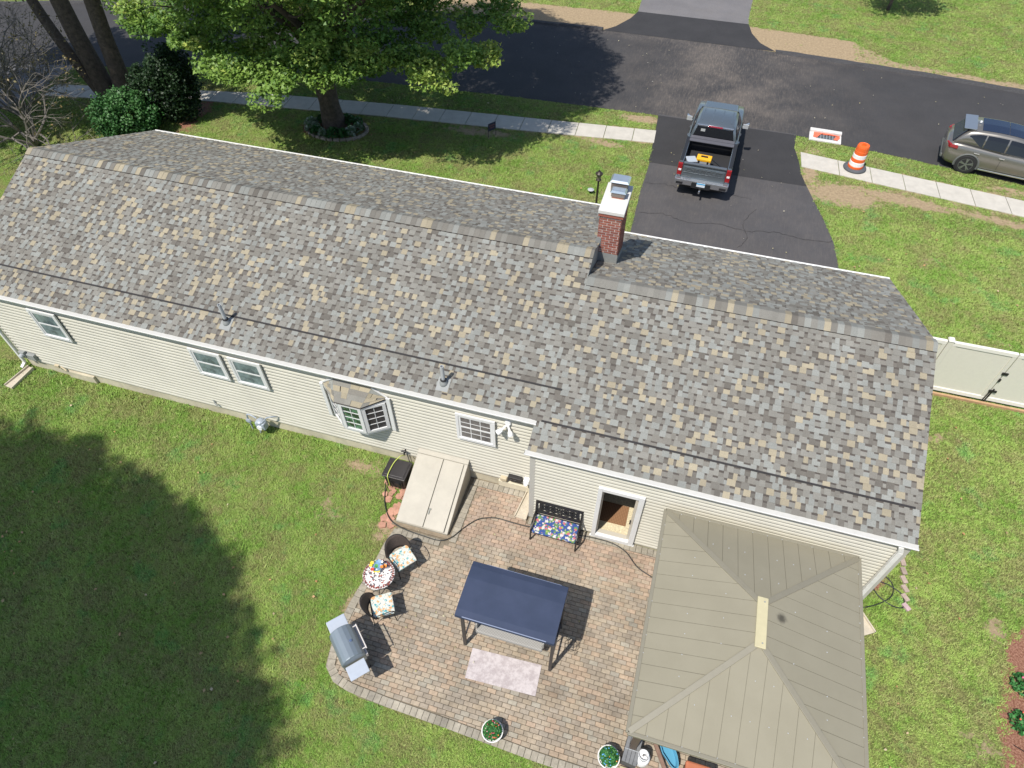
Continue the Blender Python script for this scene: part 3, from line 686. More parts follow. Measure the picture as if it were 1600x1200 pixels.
wv = h.new('ShaderNodeTexWave'); wv.bands_direction = 'Z'; wv.inputs['Scale'].default_value = 5; wv.inputs['Distortion'].default_value = 3; h.link(h.obj, wv.inputs[0])
c = h.mix(h.ramp(h.noise(h.obj, 2.6, 5, .7), .35, .65), (.085, .11, .125), (.24, .31, .32)); h.link(c, h.b.inputs['Base Color'])
m_glass2 = mat('glass_dim', (.13, .12, .115), .10, var=.5, scale=5, spec=.8)
window(-13.70, -12.77, 1.93, 2.99); window(-8.66, -7.72, 1.93, 2.95); window(-7.50, -6.55, 1.93, 2.95); window(-1.33, -.33, 1.86, 2.88, True, False)
# bay window
bay = thing('bay_window'); bay.parent = HOUSE; bay.location = (-4.0 + 3.5, 0, 1.5)
b = MB()
for x0, x1 in ((-4.92, -4.83), (-3.13, -3.03)): b.box(x0, x1, -.045, 0, 1.52, 2.80)
H('casing', b, m_white, bay)
bl = [(-4.74, -.0), (-4.30, -.34), (-3.69, -.34), (-3.20, -.0)]; zb0, zb1 = 1.50, 2.66
b = MB(); b.extr(bl[::1] + [(-3.20, .05), (-4.74, .05)], zb0 - .03, zb0 + .09); H('sill_board', b, m_white, bay, bevel=.01)
b = MB()
b.extr([(-4.80, -.0), (-4.32, -.365), (-3.67, -.365), (-3.14, -.0)], zb1 - .06, zb1); H('head_board', b, m_white, bay)
def bay_side(p, q, nxg, nzg, glassm, teal):
    p = Vector((*p, 0)); q = Vector((*q, 0)); d = (q - p); L = d.length; d /= L; nn = Vector((d.y, -d.x, 0))
    b = MB()
    def R_(u0, u1, z0, z1, n0, n1, bb): bb.hexa([p + d * u0 + nn * n0 + Vector((0, 0, z0)), p + d * u1 + nn * n0 + Vector((0, 0, z0)), p + d * u1 + nn * n1 + Vector((0, 0, z0)), p + d * u0 + nn * n1 + Vector((0, 0, z0)), p + d * u0 + nn * n0 + Vector((0, 0, z1)), p + d * u1 + nn * n0 + Vector((0, 0, z1)), p + d * u1 + nn * n1 + Vector((0, 0, z1)), p + d * u0 + nn * n1 + Vector((0, 0, z1))])
    z0, z1 = zb0 + .09, zb1 - .06; w = .085
    R_(0, w, z0, z1, 0, .045, b); R_(L - w, L, z0, z1, 0, .045, b); R_(w, L - w, z0, z0 + w * .8, 0, .045, b); R_(w, L - w, z1 - w * .8, z1, 0, .045, b); H('sash_frame', b, m_white, bay)
    b = MB(); R_(w, L - w, z0 + w * .8, z1 - w * .8, .0, .012, b); H('pane', b, glassm, bay)
    b = MB(); W_ = L - 2 * w; Hh = z1 - z0 - 1.6 * w
    for k in range(1, nxg): R_(w + W_ * k / nxg - .008, w + W_ * k / nxg + .008, z0 + w * .8, z1 - w * .8, .013, .024, b)
    for k in range(1, nzg): R_(w, L - w, z0 + w * .8 + Hh * k / nzg - .008, z0 + w * .8 + Hh * k / nzg + .008, .0135, .0245, b)
    H('muntins', b, m_white, bay)
m_plant, h = newmat('glass_with_plants', .10, .8)
c = h.mix(h.ramp(h.noise(h.obj, 7, 4, .6), .42, .6), (.03, .055, .035), (.10, .22, .13)); c = h.mix(h.ramp(h.noise(h.obj, 11, 4, .7), .60, .72), c, (.40, .34, .16)); h.link(c, h.b.inputs['Base Color'])
m_screen = mat('window_screen', (.05, .048, .05), .35, var=.5, scale=9, spec=.3)
bay_side(bl[0], bl[1], 2, 4, m_glassd, 1); bay_side(bl[1], bl[2], 2, 4, m_plant, 1); bay_side(bl[2], bl[3], 2, 4, m_screen, 1)
# bay roof: three shingled planes
eav = [Vector((-4.90, .02, 2.76)), Vector((-4.36, -.40, 2.665)), Vector((-3.66, -.40, 2.665)), Vector((-3.10, .02, 2.76))]
top = [Vector((-4.89, .02, 2.78)), Vector((-4.52, .02, 3.02)), Vector((-3.48, .02, 3.02)), Vector((-3.11, .02, 2.78))]
dn_ = Vector((0, 0, .05)); b = MB(); b.poly([tuple(p - dn_) for p in eav])
for i in range(3): b.poly([tuple(eav[i] - dn_), tuple(eav[i + 1] - dn_), tuple(top[i + 1] - dn_)]); b.poly([tuple(eav[i] - dn_), tuple(top[i + 1] - dn_), tuple(top[i] - dn_)])
H('bay_roof_deck', b, m_deck, bay)
for s_ in range(3):
    A, B, Cc, Dd = eav[s_], eav[s_ + 1], top[s_ + 1], top[s_]; nn = (B - A).cross(Dd - A).normalized()
    for r_ in range(4):
        t0, t1 = r_ / 4, min(1, (r_ + 1) / 4 + .03); l0, r0 = A.lerp(Dd, t0), B.lerp(Cc, t0); l1, r1 = A.lerp(Dd, t1), B.lerp(Cc, t1)
        k = 3 + (s_ == 1); cuts = [0] + sorted(random.uniform(.15, .85) for _ in range(k - 1)) + [1]
        for a_, c_ in zip(cuts[:-1], cuts[1:]):
            if c_ - a_ < .06: continue
            kk = random.choices(['tan', 'lg', 'mg', 'tp'], [.25, .15, .35, .25])[0]; b = MB(); t_ = random.choice((.008, .014))
            P0, P1, P2, P3 = l0.lerp(r0, a_), l0.lerp(r0, c_), l1.lerp(r1, c_), l1.lerp(r1, a_)
            b.hexa([P0, P1, P2, P3, P0 + nn * t_, P1 + nn * t_, P2 + nn * .003, P3 + nn * .003], jit(PAL[kk]), skip=(0, 4)); H('shingle', b, m_shingle, bay)
for a, c_ in ((eav[0], top[1]), (eav[3], top[2])): b = MB(); b.bar(a + Vector((0, -.02, .03)), c_ + Vector((0, -.02, .03)), .03, .035); H('flashing_trim', b, m_white, bay)
bay.location.y -= .05
# sliding door -------------------------------------------------------
dr = thing('door'); dr.parent = HOUSE; dr.location = (2.8 + 3.5, -WD, .1)
b = MB(); y = -WD
b.box(2.36, 2.465, y - .05, y + .06, .08, 2.33); b.box(3.30, 3.43, y - .05, y + .06, .08, 2.33); b.box(2.465, 3.30, y - .05, y + .06, 2.21, 2.33); b.box(2.465, 3.30, y - .06, y + .06, .08, .20); b.box(2.33, 3.46, y - .05, y + .02, .04, .08); H('casing', b, m_white, dr, bevel=.008)
b = MB(); b.box(2.47, 2.50, y + .06, y + .12, .20, 2.21); b.box(3.24, 3.30, y + .03, y + .09, .20, 2.21); b.box(2.47, 3.30, y + .05, y + .13, .14, .21); b.box(2.51, 3.24, y + .02, y + .05, .205, .225); H('track_frame', b, mat('beige_alu', (.50, .46, .38), .4), dr)
b = MB(); b.box(3.215, 3.24, y + .0, y + .03, 1.0, 1.16); H('handle', b, m_black, dr)
dr.location.y -= .035
# interior
b = MB(); y = -WD + .13
b.quad((1.3, y, .152), (5.6, y, .152), (5.6, 5, .152), (1.3, 5, .152)); H('room_floor', b, mat('terrazzo', (.62, .54, .36), .7, var=.4, scale=30), dr)
b = MB(); b.quad((1.3, 5, .14), (5.6, 5, .14), (5.6, 5, 2.5), (1.3, 5, 2.5)); b.quad((1.3, y, .14), (1.3, 5, .14), (1.3, 5, 2.5), (1.3, y, 2.5)); b.quad((5.6, 5, .14), (5.6, y, .14), (5.6, y, 2.5), (5.6, 5, 2.5)); b.quad((1.3, y, 2.5), (1.3, 5, 2.5), (5.6, 5, 2.5), (5.6, y, 2.5)); H('room_wall', b, mat('room_paint', (.35, .34, .30), .8), dr)
mmat, h = newmat('woven_mat', .9, .1)
st = h.new('ShaderNodeMapping'); st.inputs['Rotation'].default_value = (0, 0, .78); h.link(h.obj, st.inputs[0]); ck = h.new('ShaderNodeTexChecker'); ck.inputs['Scale'].default_value = 34; ck.inputs[1].default_value = (.30, .17, .09, 1); ck.inputs[2].default_value = (.20, .105, .055, 1); h.link(st.outputs[0], ck.inputs[0]); h.link(ck.outputs[0], h.b.inputs['Base Color'])
b = MB(); b.box(2.0, 3.16, -.36, .22, .156, .168); add('door_mat', b, mmat, label='brown woven mat on the floor just inside the open sliding door', cat='mat')
# downspouts -----------------------------------------------------------
def downspout(pts, w=.085):
    b = MB()
    for a, c_ in zip(pts[:-1], pts[1:]): b.bar(a, c_, w, w * .8, up=(0, 1, 0))
    return H('downspout', b, m_gutter, bevel=.01)
downspout([(-15.66, -.15, ZE - .1), (-15.60, -.06, ZE - .35), (-15.60, -.06, .22), (-15.66, -.20, .10)])
downspout([(8.55, -D2 - .06, ZE2 - .1), (8.62, -WD - .09, ZE2 - .32), (8.62, -WD - .09, .2), (8.70, -WD - .22, .08)], .10)
# cellar hatch -----------------------------------------------------------
m_hatch = mat('hatch_steel', (.375, .345, .28), .5, low=.06, lscale=2.0, var=.06, scale=2, world=True)
hx = thing('cellar_hatch'); hx.parent = HOUSE; hx.location = (-1.8 + 3.5, -.9, 0)
HX0, HX1, HY0, ZT, ZB = -2.50, -1.10, -1.84, .88, .17
b = MB(); b.hexa([(HX0, HY0, .0), (HX1, HY0, .0), (HX1, -.0, .0), (HX0, -.0, .0), (HX0, HY0, ZB - .04), (HX1, HY0, ZB - .04), (HX1, -.0, ZT - .02), (HX0, -.0, ZT - .02)]); H('hatch_frame', b, m_hatch, hx, bevel=.012)
def hq(x0, x1, u0, u1, n0, n1):
    A = Vector((0, HY0, ZB)); Bv = Vector((0, -.0, ZT)); U = (Bv - A).normalized(); nn = Vector((0, -U.z, U.y)); P = lambda x, u, n: A + Vector((x, 0, 0)) + U * u + nn * n
    return [P(x0, u0, n0), P(x1, u0, n0), P(x1, u1, n0), P(x0, u1, n0), P(x0, u0, n1), P(x1, u0, n1), P(x1, u1, n1), P(x0, u1, n1)]
Lh = math.hypot(1.84, ZT - ZB)
for x0, x1 in ((HX0 + .01, -1.765), (-1.75, HX1 - .10)):
    b = MB(); b.hexa(hq(x0, x1, .0, Lh - .16, -.02, .022)); H('hatch_door', b, m_hatch, hx, bevel=.008)
b = MB(); b.hexa(hq(HX0, HX1 + .01, Lh - .15, Lh - .0, -.02, .02)); H('hatch_header', b, m_hatch, hx, bevel=.008)
b = MB(); b.hexa(hq(-1.73, -1.70, .34, .50, .024, .05)); b.hexa(hq(-1.74, -1.68, .46, .50, .024, .045)); H('handle', b, mat('dark_handle', (.09, .10, .08), .4), hx)
b = MB(); b.box(-2.60, -1.00, -1.93, -1.80, 0, .06); H('hatch_curb', b, mat('old_curb', (.24, .19, .13), .9, var=.3, scale=9), hx)
# flood light
fl = thing('flood_light'); fl.parent = HOUSE; fl.location = (-.04 + 3.5, 0, 2.85)
m_lamp = mat('lamp_white', (.86, .86, .86), .4)
b = MB(); b.lathe([(.075, -.05), (.075, 0), (.05, .02)], (-.02, -.02, 2.93), 14, axis='y'); H('mount', b, m_lamp, fl)
for dx, nm in ((-.20, 0), (.12, 1)):
    b = MB(); a = Vector((-.02, -.06, 2.88)); c_ = Vector((-.02 + dx, -.20, 2.66)); b.tube([a, a.lerp(c_, .55), a.lerp(c_, .62), c_], [.022, .025, .045, .085], 12); H('lamp_head', b, m_lamp, fl, smooth=True)
# wall vents / fixtures
b = MB(); b.box(-.24, -.06, -.12, 0, .42, .56); H('dryer_vent', b, mat('tan_plastic', (.52, .44, .30), .6), bevel=.02)
b = MB(); b.box(-.02, .35, -.13, -.0, .55, .72); b.box(.02, .10, -.145, -.13, .60, .66); b.box(.14, .22, -.145, -.13, .60, .66); H('vent_cover', b, m_blackplast, bevel=.015)
b = MB(); b.box(.40, .55, -.15, -.0, .60, .76); b.ball((.475, -.17, .64), .06, 10, 6); H('dryer_vent', b, m_lamp, bevel=.015)
b = MB(); b.box(-8.80, -8.74, -.04, 0, .55, .70); b.bar((-8.77, -.06, .60), (-8.66, -.10, .58), .03); H('spigot', b, m_flash)
# spigot bundle near the hose box
b = MB(); b.tube([(-2.93, 0, .60), (-2.93, -.10, .60), (-2.93, -.13, .52)], .022, 8); b.tube([(-3.02, -.10, .62), (-2.84, -.10, .62)], .018, 8); b.tube([(-2.99, -.11, .66), (-2.88, -.11, .66)], .03, 8); H('spigot', b, m_black)
# wing-side electric box & gas meter (things of their own)
t = thing('electric_meter', (-15.15, -.08, .6), label='grey electric meter box low on the siding beside the left downspout', cat='electric meter')
b = MB(); b.box(-15.42, -15.22, -.13, -.0, .56, .80); add('meter_box', b, m_flash, t, bevel=.02)
b = MB(); b.box(-15.18, -14.90, -.12, -.0, .50, .74); add('junction_box', b, m_flash, t, bevel=.02)
b = MB(); b.lathe([(.07, 0), (.07, -.06), (.03, -.09)], (-15.32, -.13, .68), 14, axis='y'); add('dial', b, m_pvc, t)
b = MB(); b.box(-14.35, -14.20, -.08, 0, .38, .47); b.bar((-14.15, -.04, .43), (-13.95, -.09, .36), .035); add('cable_clamp', b, mat('tan_plastic', (.52, .44, .30), .6), t)
m_gas = mat('gas_grey', (.33, .37, .42), .45, var=.12)
t = thing('gas_meter', (-7.2, -.25, 0), label='blue-grey gas meter with bent pipes standing against the foundation', cat='gas meter')
b = MB(); b.box(-7.34, -7.04, -.36, -.16, .30, .58); b.ball((-7.19, -.26, .58), .13, 12, 6, .6); add('meter_body', b, m_gas, t, bevel=.04)
b = MB(); b.lathe([(.08, -.02), (.08, .02)], (-7.19, -.38, .42), 14, axis='y'); add('dial', b, m_lamp, t)
b = MB(); b.tube(spline([(-7.62, -.22, 0), (-7.62, -.22, .62), (-7.50, -.22, .72), (-7.30, -.24, .66)]), .022, 8); b.lathe([(.02, -.04), (.085, -.02), (.085, .02), (.02, .04)], (-7.62, -.24, .42), 12, axis='y'); add('inlet_pipe', b, m_gas, t)
b = MB(); b.tube(spline([(-7.06, -.24, .62), (-6.95, -.22, .78), (-6.80, -.12, .76), (-6.74, .0, .62)]), .02, 8); add('outlet_pipe', b, m_gas, t)
b = MB(); b.bar((-7.34, -.28, 0), (-7.30, -.28, .32), .03); add('stand', b, m_gas, t)
# splash blocks
m_splash = mat('splash_plastic', (.50, .44, .34), .7, var=.2, scale=6)
def splash(x, y, rz, label, L=.85, z=.02):
    o = MB(); w0, w1 = .10, .15
    o.hexa([(-w1, -L, 0), (w1, -L, 0), (w0, 0, 0), (-w0, 0, 0), (-w1, -L, .03), (w1, -L, .03), (w0, 0, .045), (-w0, 0, .045)])
    for s_ in (-1, 1): o.hexa([(s_ * w1 - .014, -L, .0), (s_ * w1 + .014, -L, .0), (s_ * w0 + .014, 0, .0), (s_ * w0 - .014, 0, .0), (s_ * w1 - .014, -L, .075), (s_ * w1 + .014, -L, .075), (s_ * w0 + .014, 0, .11), (s_ * w0 - .014, 0, .11)])
    add('splash_block', o, m_splash, None, at=(x, y, z), rz=rz, label=label, cat='splash block', group='splash blocks under the downspouts')
splash(-15.42, -.10, -.12, 'tan splash tray on the lawn below the far left downspout'); splash(.58, -.05, .18 - .25, 'cream splash tray lying in the inner corner of the patio beside the bench', .8, .056); splash(8.72, -.95, .55, 'pale splash tray poking out from under the gazebo roof onto the grass', .55)
print('house', len(bpy.data.objects))
# ================================================================== patio
PAT = thing('patio', (2.5, -3.2, 0)); PAT['kind'] = 'structure'
b = MB(); b.extr([(x, y) for x, y in patio_poly][::1], -.02, .022); o = add('joint_sand', b, m_sand, PAT)
PX = Vector((0, 0, 0)); pv = []
PCOL = [(.375, .305, .222), (.365, .30, .222), (.355, .295, .225), (.39, .30, .215), (.345, .288, .22), (.33, .282, .222), (.395, .302, .22), (.37, .31, .232), (.315, .265, .205)]
GREY = [(.345, .312, .25), (.36, .325, .258), (.325, .295, .24), (.35, .315, .25)]
def paver(cx, cy, w, d, pal, rz=0, z=.052):
    b = MB(); col = jit(random.choice(pal), .10); i = .007; dz = random.uniform(-.002, .002)
    c_, s_ = math.cos(rz), math.sin(rz); T = lambda x, y, zz: (cx + x * c_ - y * s_, cy + x * s_ + y * c_, zz)
    w -= .007; d -= .007
    lo = [T(-w / 2, -d / 2, 0), T(w / 2, -d / 2, 0), T(w / 2, d / 2, 0), T(-w / 2, d / 2, 0)]; tx, ty = random.uniform(-.003, .003), random.uniform(-.002, .002)
    mi = [(x, y, z + dz - .006) for x, y, _ in lo]; w -= 2 * i; d -= 2 * i
    hi = [T(-w / 2, -d / 2, z + dz - tx), T(w / 2, -d / 2, z + dz + tx), T(w / 2, d / 2, z + dz + ty), T(-w / 2, d / 2, z + dz - ty)]
    n = b.verts(lo + mi + hi)
    for j in range(4): k = (j + 1) % 4; b.face((n + j, n + k, n + 4 + k, n + 4 + j), col); b.face((n + 4 + j, n + 4 + k, n + 8 + k, n + 8 + j), col)
    b.face((n + 8, n + 9, n + 10, n + 11), col); pv.append((Vector((cx, cy, 0)), b))
inner = np.array(patio_poly)
cxm, cym = 2.5, -3
def edge_x(y): # left boundary of the patio at height y
    return float(np.interp(y, [-6.0, -5.86, -5.6, -4.9, -4.1, -3.05, -2.5, -1.86], [-1.7, -2.28, -2.60, -2.75, -2.73, -2.60, -2.57, -2.45]))
def bot_y(x): return float(np.interp(x, [-2.6, -2.3, -1.9, -1.0, .4, 2.4, 8.2], [-5.6, -5.86, -5.95, -6.0, -6.03, -6.10, -6.10]))
rowi = 0; y = -6.006
while y < .12:
    x = -2.9 + (.1 if rowi % 2 else 0) + random.uniform(-.004, .004)
    while x < 8.2:
        xl = edge_x(y) + .192 if y < -2.0 else -.832
        xr = XW - .03 if y > -WD - .20 else 8.2
        a, c_ = max(x, xl), min(x + .2, xr); xm_ = (a + c_) / 2
        lim = -2.17 if xm_ < -1.03 else (-.225 if xm_ < XW - .02 else -WD - .21)
        lo_ = bot_y(xm_) + .19; y0_, y1_ = max(y, lo_), min(y + .1, lim)
        if c_ - a > .04 and y1_ - y0_ > .03:
            pal = PCOL if random.random() < .93 else GREY
            if y > -1.8 and x < 4: pal = [(.405, .300, .22), (.39, .290, .215), (.37, .285, .22), (.37, .30, .225)]
            paver(xm_, (y0_ + y1_) / 2, c_ - a, y1_ - y0_, pal)
        x += .2
    y += .1005; rowi += 1
def border(pts, w=.145, d=.19, inward=1):
    P = [Vector((*p, 0)) for p in pts]; 
    for a, c_ in zip(P[:-1], P[1:]):
        dd = c_ - a; L = dd.length; dd /= L; k = max(1, round(L / w)); nn = Vector((-dd.y, dd.x, 0)) * inward; an = math.atan2(dd.y, dd.x)
        for i in range(k): q = a + dd * (L * (i + .5) / k) + nn * d / 2; paver(q.x, q.y, L / k, d, GREY, an)
border([(edge_x(y), y) for y in (-2.0, -2.5, -3.05, -3.6, -4.1, -4.5, -4.9, -5.3, -5.6)], inward=1)
border([(-2.6, -5.62), (-2.3, -5.87), (-1.9, -5.96), (-1.0, -6.01), (.4, -6.04), (2.4, -6.11), (8.2, -6.11)], inward=1)
border([(XW + .02, -WD - .005), (8.2, -WD - .005)][::1], inward=-1, d=.2); border([(-1.0, -.02), (XW - .02, -.02)], inward=-1, d=.2); border([(-1.02, -.24), (-1.02, -1.95)], inward=-1 * -1, d=.0001 + .19) if False else None
border([(-1.03, -.24), (-1.03, -1.96)], inward=1, d=.19); border([(-2.4, -1.97), (-1.22, -1.97)], inward=-1)
CAMV = Vector((2.869, -9.142, 15.58))
def visible_paver(p):
    if p.y > -WD: return True
    if 3.55 < p.x < 8.3 and -6.2 < p.y < -.3: return False   # under the gazebo roof
    return True
pv.sort(key=lambda t: (0 if visible_paver(t[0]) else 50) + (t[0] - CAMV).length)
for p, b in pv[:290]: add('paver', b, m_paver, PAT)
add('pavers', merge([b for _, b in pv[290:]]), m_paver, PAT, kind='stuff')
# reddish broken paving under the hose box
t = thing('stone_bed', (-3.0, -1.3, 0), label='patch of broken salmon pink paving stones beneath the black box', cat='paving stones')
for i in range(60):
    x, y = random.uniform(-3.30, -2.55), random.uniform(-2.05, -.25)
    if x < -3.2 + .25 * (-.9 - y): continue
    r_ = random.uniform(.07, .13); k = random.choice((5, 6)); a0 = random.random() * 6; b = MB()
    b.extr([(x + r_ * random.uniform(.75, 1.1) * math.cos(a0 + 6.283 * j / k), y + r_ * random.uniform(.75, 1.1) * math.sin(a0 + 6.283 * j / k)) for j in range(k)], 0, .03 + random.uniform(0, .012), jit((.50, .27, .19), .15)); add('stone', b, m_paver, t)
t = thing('garden_edging', (9.85, .2, 0), label='short row of pinkish edging bricks in the grass right of the house corner', cat='edging')
for i in range(8):
    y = 1.15 - i * .235; b = MB(); b.obox((9.86 + random.uniform(-.02, .02), y, .03), (math.cos(.1 * i), math.sin(.1 * i), 0), (-math.sin(.1 * i), math.cos(.1 * i), 0), (0, 0, 1), .11, .19, .06, jit((.46, .36, .30) if i < 7 else (.55, .40, .40), .1)); add('brick', b, m_paver, t)

# ================================================================== hose box, hoses
t = thing('hose_box', (-2.92, -.62, 0), label='black plastic hose box between the wall tap and the cellar hatch', cat='storage box')
b = MB(); b.hexa([(-3.18, -.86, .02), (-2.66, -.86, .02), (-2.66, -.36, .02), (-3.18, -.36, .02), (-3.22, -.88, .50), (-2.62, -.88, .50), (-2.62, -.34, .50), (-3.22, -.34, .50)]); add('box_body', b, m_blackplast, t, bevel=.03)
b = MB(); b.box(-3.25, -2.60, -.91, -.32, .50, .545); b.box(-3.19, -2.66, -.85, -.38, .545, .56); add('lid', b, mat('lid_plastic', (.040, .036, .036), .38, var=.15, scale=4), t, bevel=.02)
b = MB(); b.box(-3.14, -2.70, -.905, -.89, .10, .42); b.bar((-3.0, -.93, .36), (-2.86, -.94, .18), .03); b.lathe([(.09, -.02), (.09, .02)], (-2.82, -.92, .28), 12, axis='y'); add('reel_panel', b, m_black, t)
def hose(name, pts, r, m, label, cat='garden hose'): b = MB(); b.tube(spline(pts, 7), r, 7); add(name, b, m, label=label, cat=cat, smooth=True)
m_lime = mat('lime_hose', (.55, .62, .14), .5); m_hose = mat('black_hose', (.022, .024, .022), .5)
hose('lime_hose', [(-2.92, -.13, .50), (-2.98, -.25, .60), (-3.06, -.45, .59), (-3.08, -.70, .59), (-3.07, -.90, .58), (-3.06, -.93, .40), (-3.05, -.94, .12)], .013, m_lime, 'lime green hose draped over the black hose box')
hose('tap_hose', [(-2.84, -.12, .55), (-2.76, -.22, .52), (-2.68, -.33, .40), (-2.63, -.40, .2), (-2.60, -.50, .05)], .014, m_hose, 'short black hose dropping from the wall tap behind the black box')
hose('long_hose', [(-3.16, -.92, .25), (-3.17, -1.0, .06), (-3.04, -1.35, .05), (-2.87, -1.62, .05), (-2.62, -1.86, .08), (-2.2, -1.98, .075), (-1.7, -2.02, .075), (-1.25, -2.02, .075), (-.98, -1.85, .075), (-.80, -1.55, .075), (-.50, -1.18, .075), (-.10, -1.02, .075), (.35, -1.02, .075), (.7, -1.02, .075), (1.05, -.98, .075), (1.7, -.93, .075), (2.3, -.86, .075), (2.9, -.86, .075), (3.3, -1.0, .075), (3.65, -1.32, .075), (4.1, -1.5, .075)], .014, m_hose, 'long black hose snaking across the patio past the cellar hatch and bench')
hose('coiled_hose', [(8.5, -1.0, .03), (8.9, -.80, .03), (9.25, -.6, .03), (9.55, -.32, .03), (9.6, .0, .03), (9.38, .20, .04), (9.30, .0, .05), (9.52, -.05, .05), (9.80, -.22, .04), (9.80, -.52, .03), (9.55, -.56, .04), (9.25, -.38, .03), (9.08, -.1, .03), (8.95, -.05, .03)], .014, m_hose, 'black hose lying in loops on the grass right of the house corner')

# ================================================================== bench
BN = thing('bench', (1.5, -1.05, 0), label='black cast-metal garden bench with scrolled back and blue floral cushion beside the door', cat='bench')
b = MB()
for x in (.93, 2.08): b.tube([(x, -1.33, .055), (x, -1.32, .45), (x, -1.30, .64)], .022, 6); add('leg', b, m_black, BN); b = MB(); b.tube([(x, -.80, .055), (x, -.82, .45)], .022, 6); add('leg', b, m_black, BN); b = MB(); b.tube(spline([(x, -1.34, .62), (x, -1.2, .68), (x, -.95, .66), (x, -.78, .64)]), .022, 6); add('armrest', b, m_black, BN); b = MB()
b = MB(); b.box(.93, 2.08, -1.33, -.82, .40, .435); add('seat', b, m_black, BN)
by = lambda z: -.82 + (z - .45) * .16
b = MB()
def bp(x, z): return (x, by(z), z)
b.bar(bp(.93, .43), bp(.93, 1.0), .05, .035, up=(0, 1, 0)); b.bar(bp(2.08, .43), bp(2.08, 1.0), .05, .035, up=(0, 1, 0)); b.bar(bp(.905, .985), bp(2.105, .985), .035, .07, up=(0, 0, 1)); b.bar(bp(.93, .60), bp(2.08, .60), .03, .10, up=(0, 0, 1)); b.bar(bp(.93, .47), bp(2.08, .47), .03, .05)
for xx in (1.03, 1.98): b.bar(bp(xx, .58), bp(xx, .98), .06, .02, up=(0, 1, 0))
b.bar(bp(.95, .935), bp(2.06, .935), .02, .07)
add('back_frame', b, m_black, BN)
b = MB()
for k, x in enumerate((1.12, 1.27, 1.42, 1.60, 1.76, 1.91)):
    for rr in (.062, .032): b.tube([bp(x + rr * math.cos(a), .79 + rr * 1.15 * math.sin(a)) for a in np.linspace(0, 6.283, 13)], .013, 5, caps=False)
    b.tube(spline([bp(x - .07, .90), bp(x, .86), bp(x + .07, .90)], 4), .010, 5); b.tube(spline([bp(x - .07, .67), bp(x, .71), bp(x + .07, .67)], 4), .010, 5)
for x in (1.195, 1.345, 1.51, 1.68, 1.835): b.bar(bp(x - .025, .64), bp(x + .025, .93), .012); b.bar(bp(x + .025, .64), bp(x - .025, .93), .012)
add('back_scrollwork', b, m_black, BN)
def floral(name, base, cols, scale, seed):
    m, h = newmat(name, .85, .2); c = None; src = h.new_map(h.obj, seed)
    prev = None
    for i, (col, sc, th) in enumerate(cols):
        v = h.new('ShaderNodeTexVoronoi'); v.inputs['Scale'].default_value = scale * sc; v.inputs['Randomness'].default_value = 1
        d = h.new('ShaderNodeVectorMath', operation='ADD'); h.link(h.new_map(h.obj, seed + i * 3.7), d.inputs[0])
        nz = h.new('ShaderNodeTexNoise'); nz.inputs['Scale'].default_value = 22; h.link(h.obj, nz.inputs[0]); q = h.new('ShaderNodeVectorMath', operation='SCALE'); h.link(nz.outputs['Color'], q.inputs[0]); q.inputs['Scale'].default_value = .07; h.link(q.outputs[0], d.inputs[1])
        h.link(d.outputs[0], v.inputs['Vector']); f = h.ramp(v.outputs['Distance'], th, th - .08)
        prev = h.mix(f, prev if prev else base, col)
    h.link(prev, h.b.inputs['Base Color']); h.bump(h.noise(h.obj, 200, 2), .2, .003); return m
m_flor1 = floral('blue_floral_fabric', (.045, .085, .26), [((.12, .24, .08), 1.0, .44), ((.30, .42, .10), 1.3, .34), ((.58, .56, .53), 1.0, .40), ((.50, .14, .16), 1.0, .32), ((.66, .52, .50), 1.7, .28), ((.05, .09, .26), 1.9, .26)], 8, 2.1)
m_flor2 = floral('cream_floral_fabric', (.62, .61, .54), [((.62, .36, .17), .8, .40), ((.07, .33, .37), 1.1, .36), ((.34, .55, .56), 1.5, .30), ((.03, .15, .24), 1.8, .24), ((.64, .45, .28), 1.3, .26), ((.66, .66, .60), 1.7, .30)], 10, 5.3)
b = MB(); b.box(.96, 2.06, -1.35, -.83, .44, .52); add('seat_cushion', b, m_flor1, BN, bevel=.03)
# ================================================================== bistro set
TB = thing('bistro_table', (-2.13, -3.53, 0), label='small round mosaic bistro table with red-brown tile rim and black legs', cat='table')
b = MB(); b.lathe([(.37, .700), (.375, .71), (.37, .722), (.0001, .723)], (-2.13, -3.53, 0), 40); b.lathe([(.0001, .695), (.37, .70)], (-2.13, -3.53, 0), 40)
mt, h = newmat('mosaic_field', .45, .4); v = h.new('ShaderNodeTexVoronoi'); v.feature = 'DISTANCE_TO_EDGE'; v.inputs['Scale'].default_value = 30; h.link(h.obj, v.inputs['Vector'])
v2 = h.new('ShaderNodeTexVoronoi'); v2.inputs['Scale'].default_value = 30; h.link(h.obj, v2.inputs['Vector']); sp_ = h.new('ShaderNodeSeparateColor'); h.link(v2.outputs['Color'], sp_.inputs[0])
c = h.mix(h.ramp(sp_.outputs[0], .72, .78), (.80, .78, .74), (.08, .07, .08)); c = h.mix(h.ramp(sp_.outputs[1], .90, .92), c, (.35, .10, .07)); c = h.mix(h.ramp(v.outputs['Distance'], .05, .02), c, (.35, .33, .32)); h.link(c, h.b.inputs['Base Color'])
add('tabletop', b, mt, TB)
m_tile = mat('rim_tile', (.22, .055, .04), .35)
for i in range(38):
    a = 2 * math.pi * i / 38; b = MB(); u = Vector((math.cos(a), math.sin(a), 0)); vv = Vector((-u.y, u.x, 0)); b.obox(Vector((-2.13, -3.53, .732)) + u * .338, u, vv, (0, 0, 1), .040, .034, .014); add('rim_tile', b, m_tile, TB)
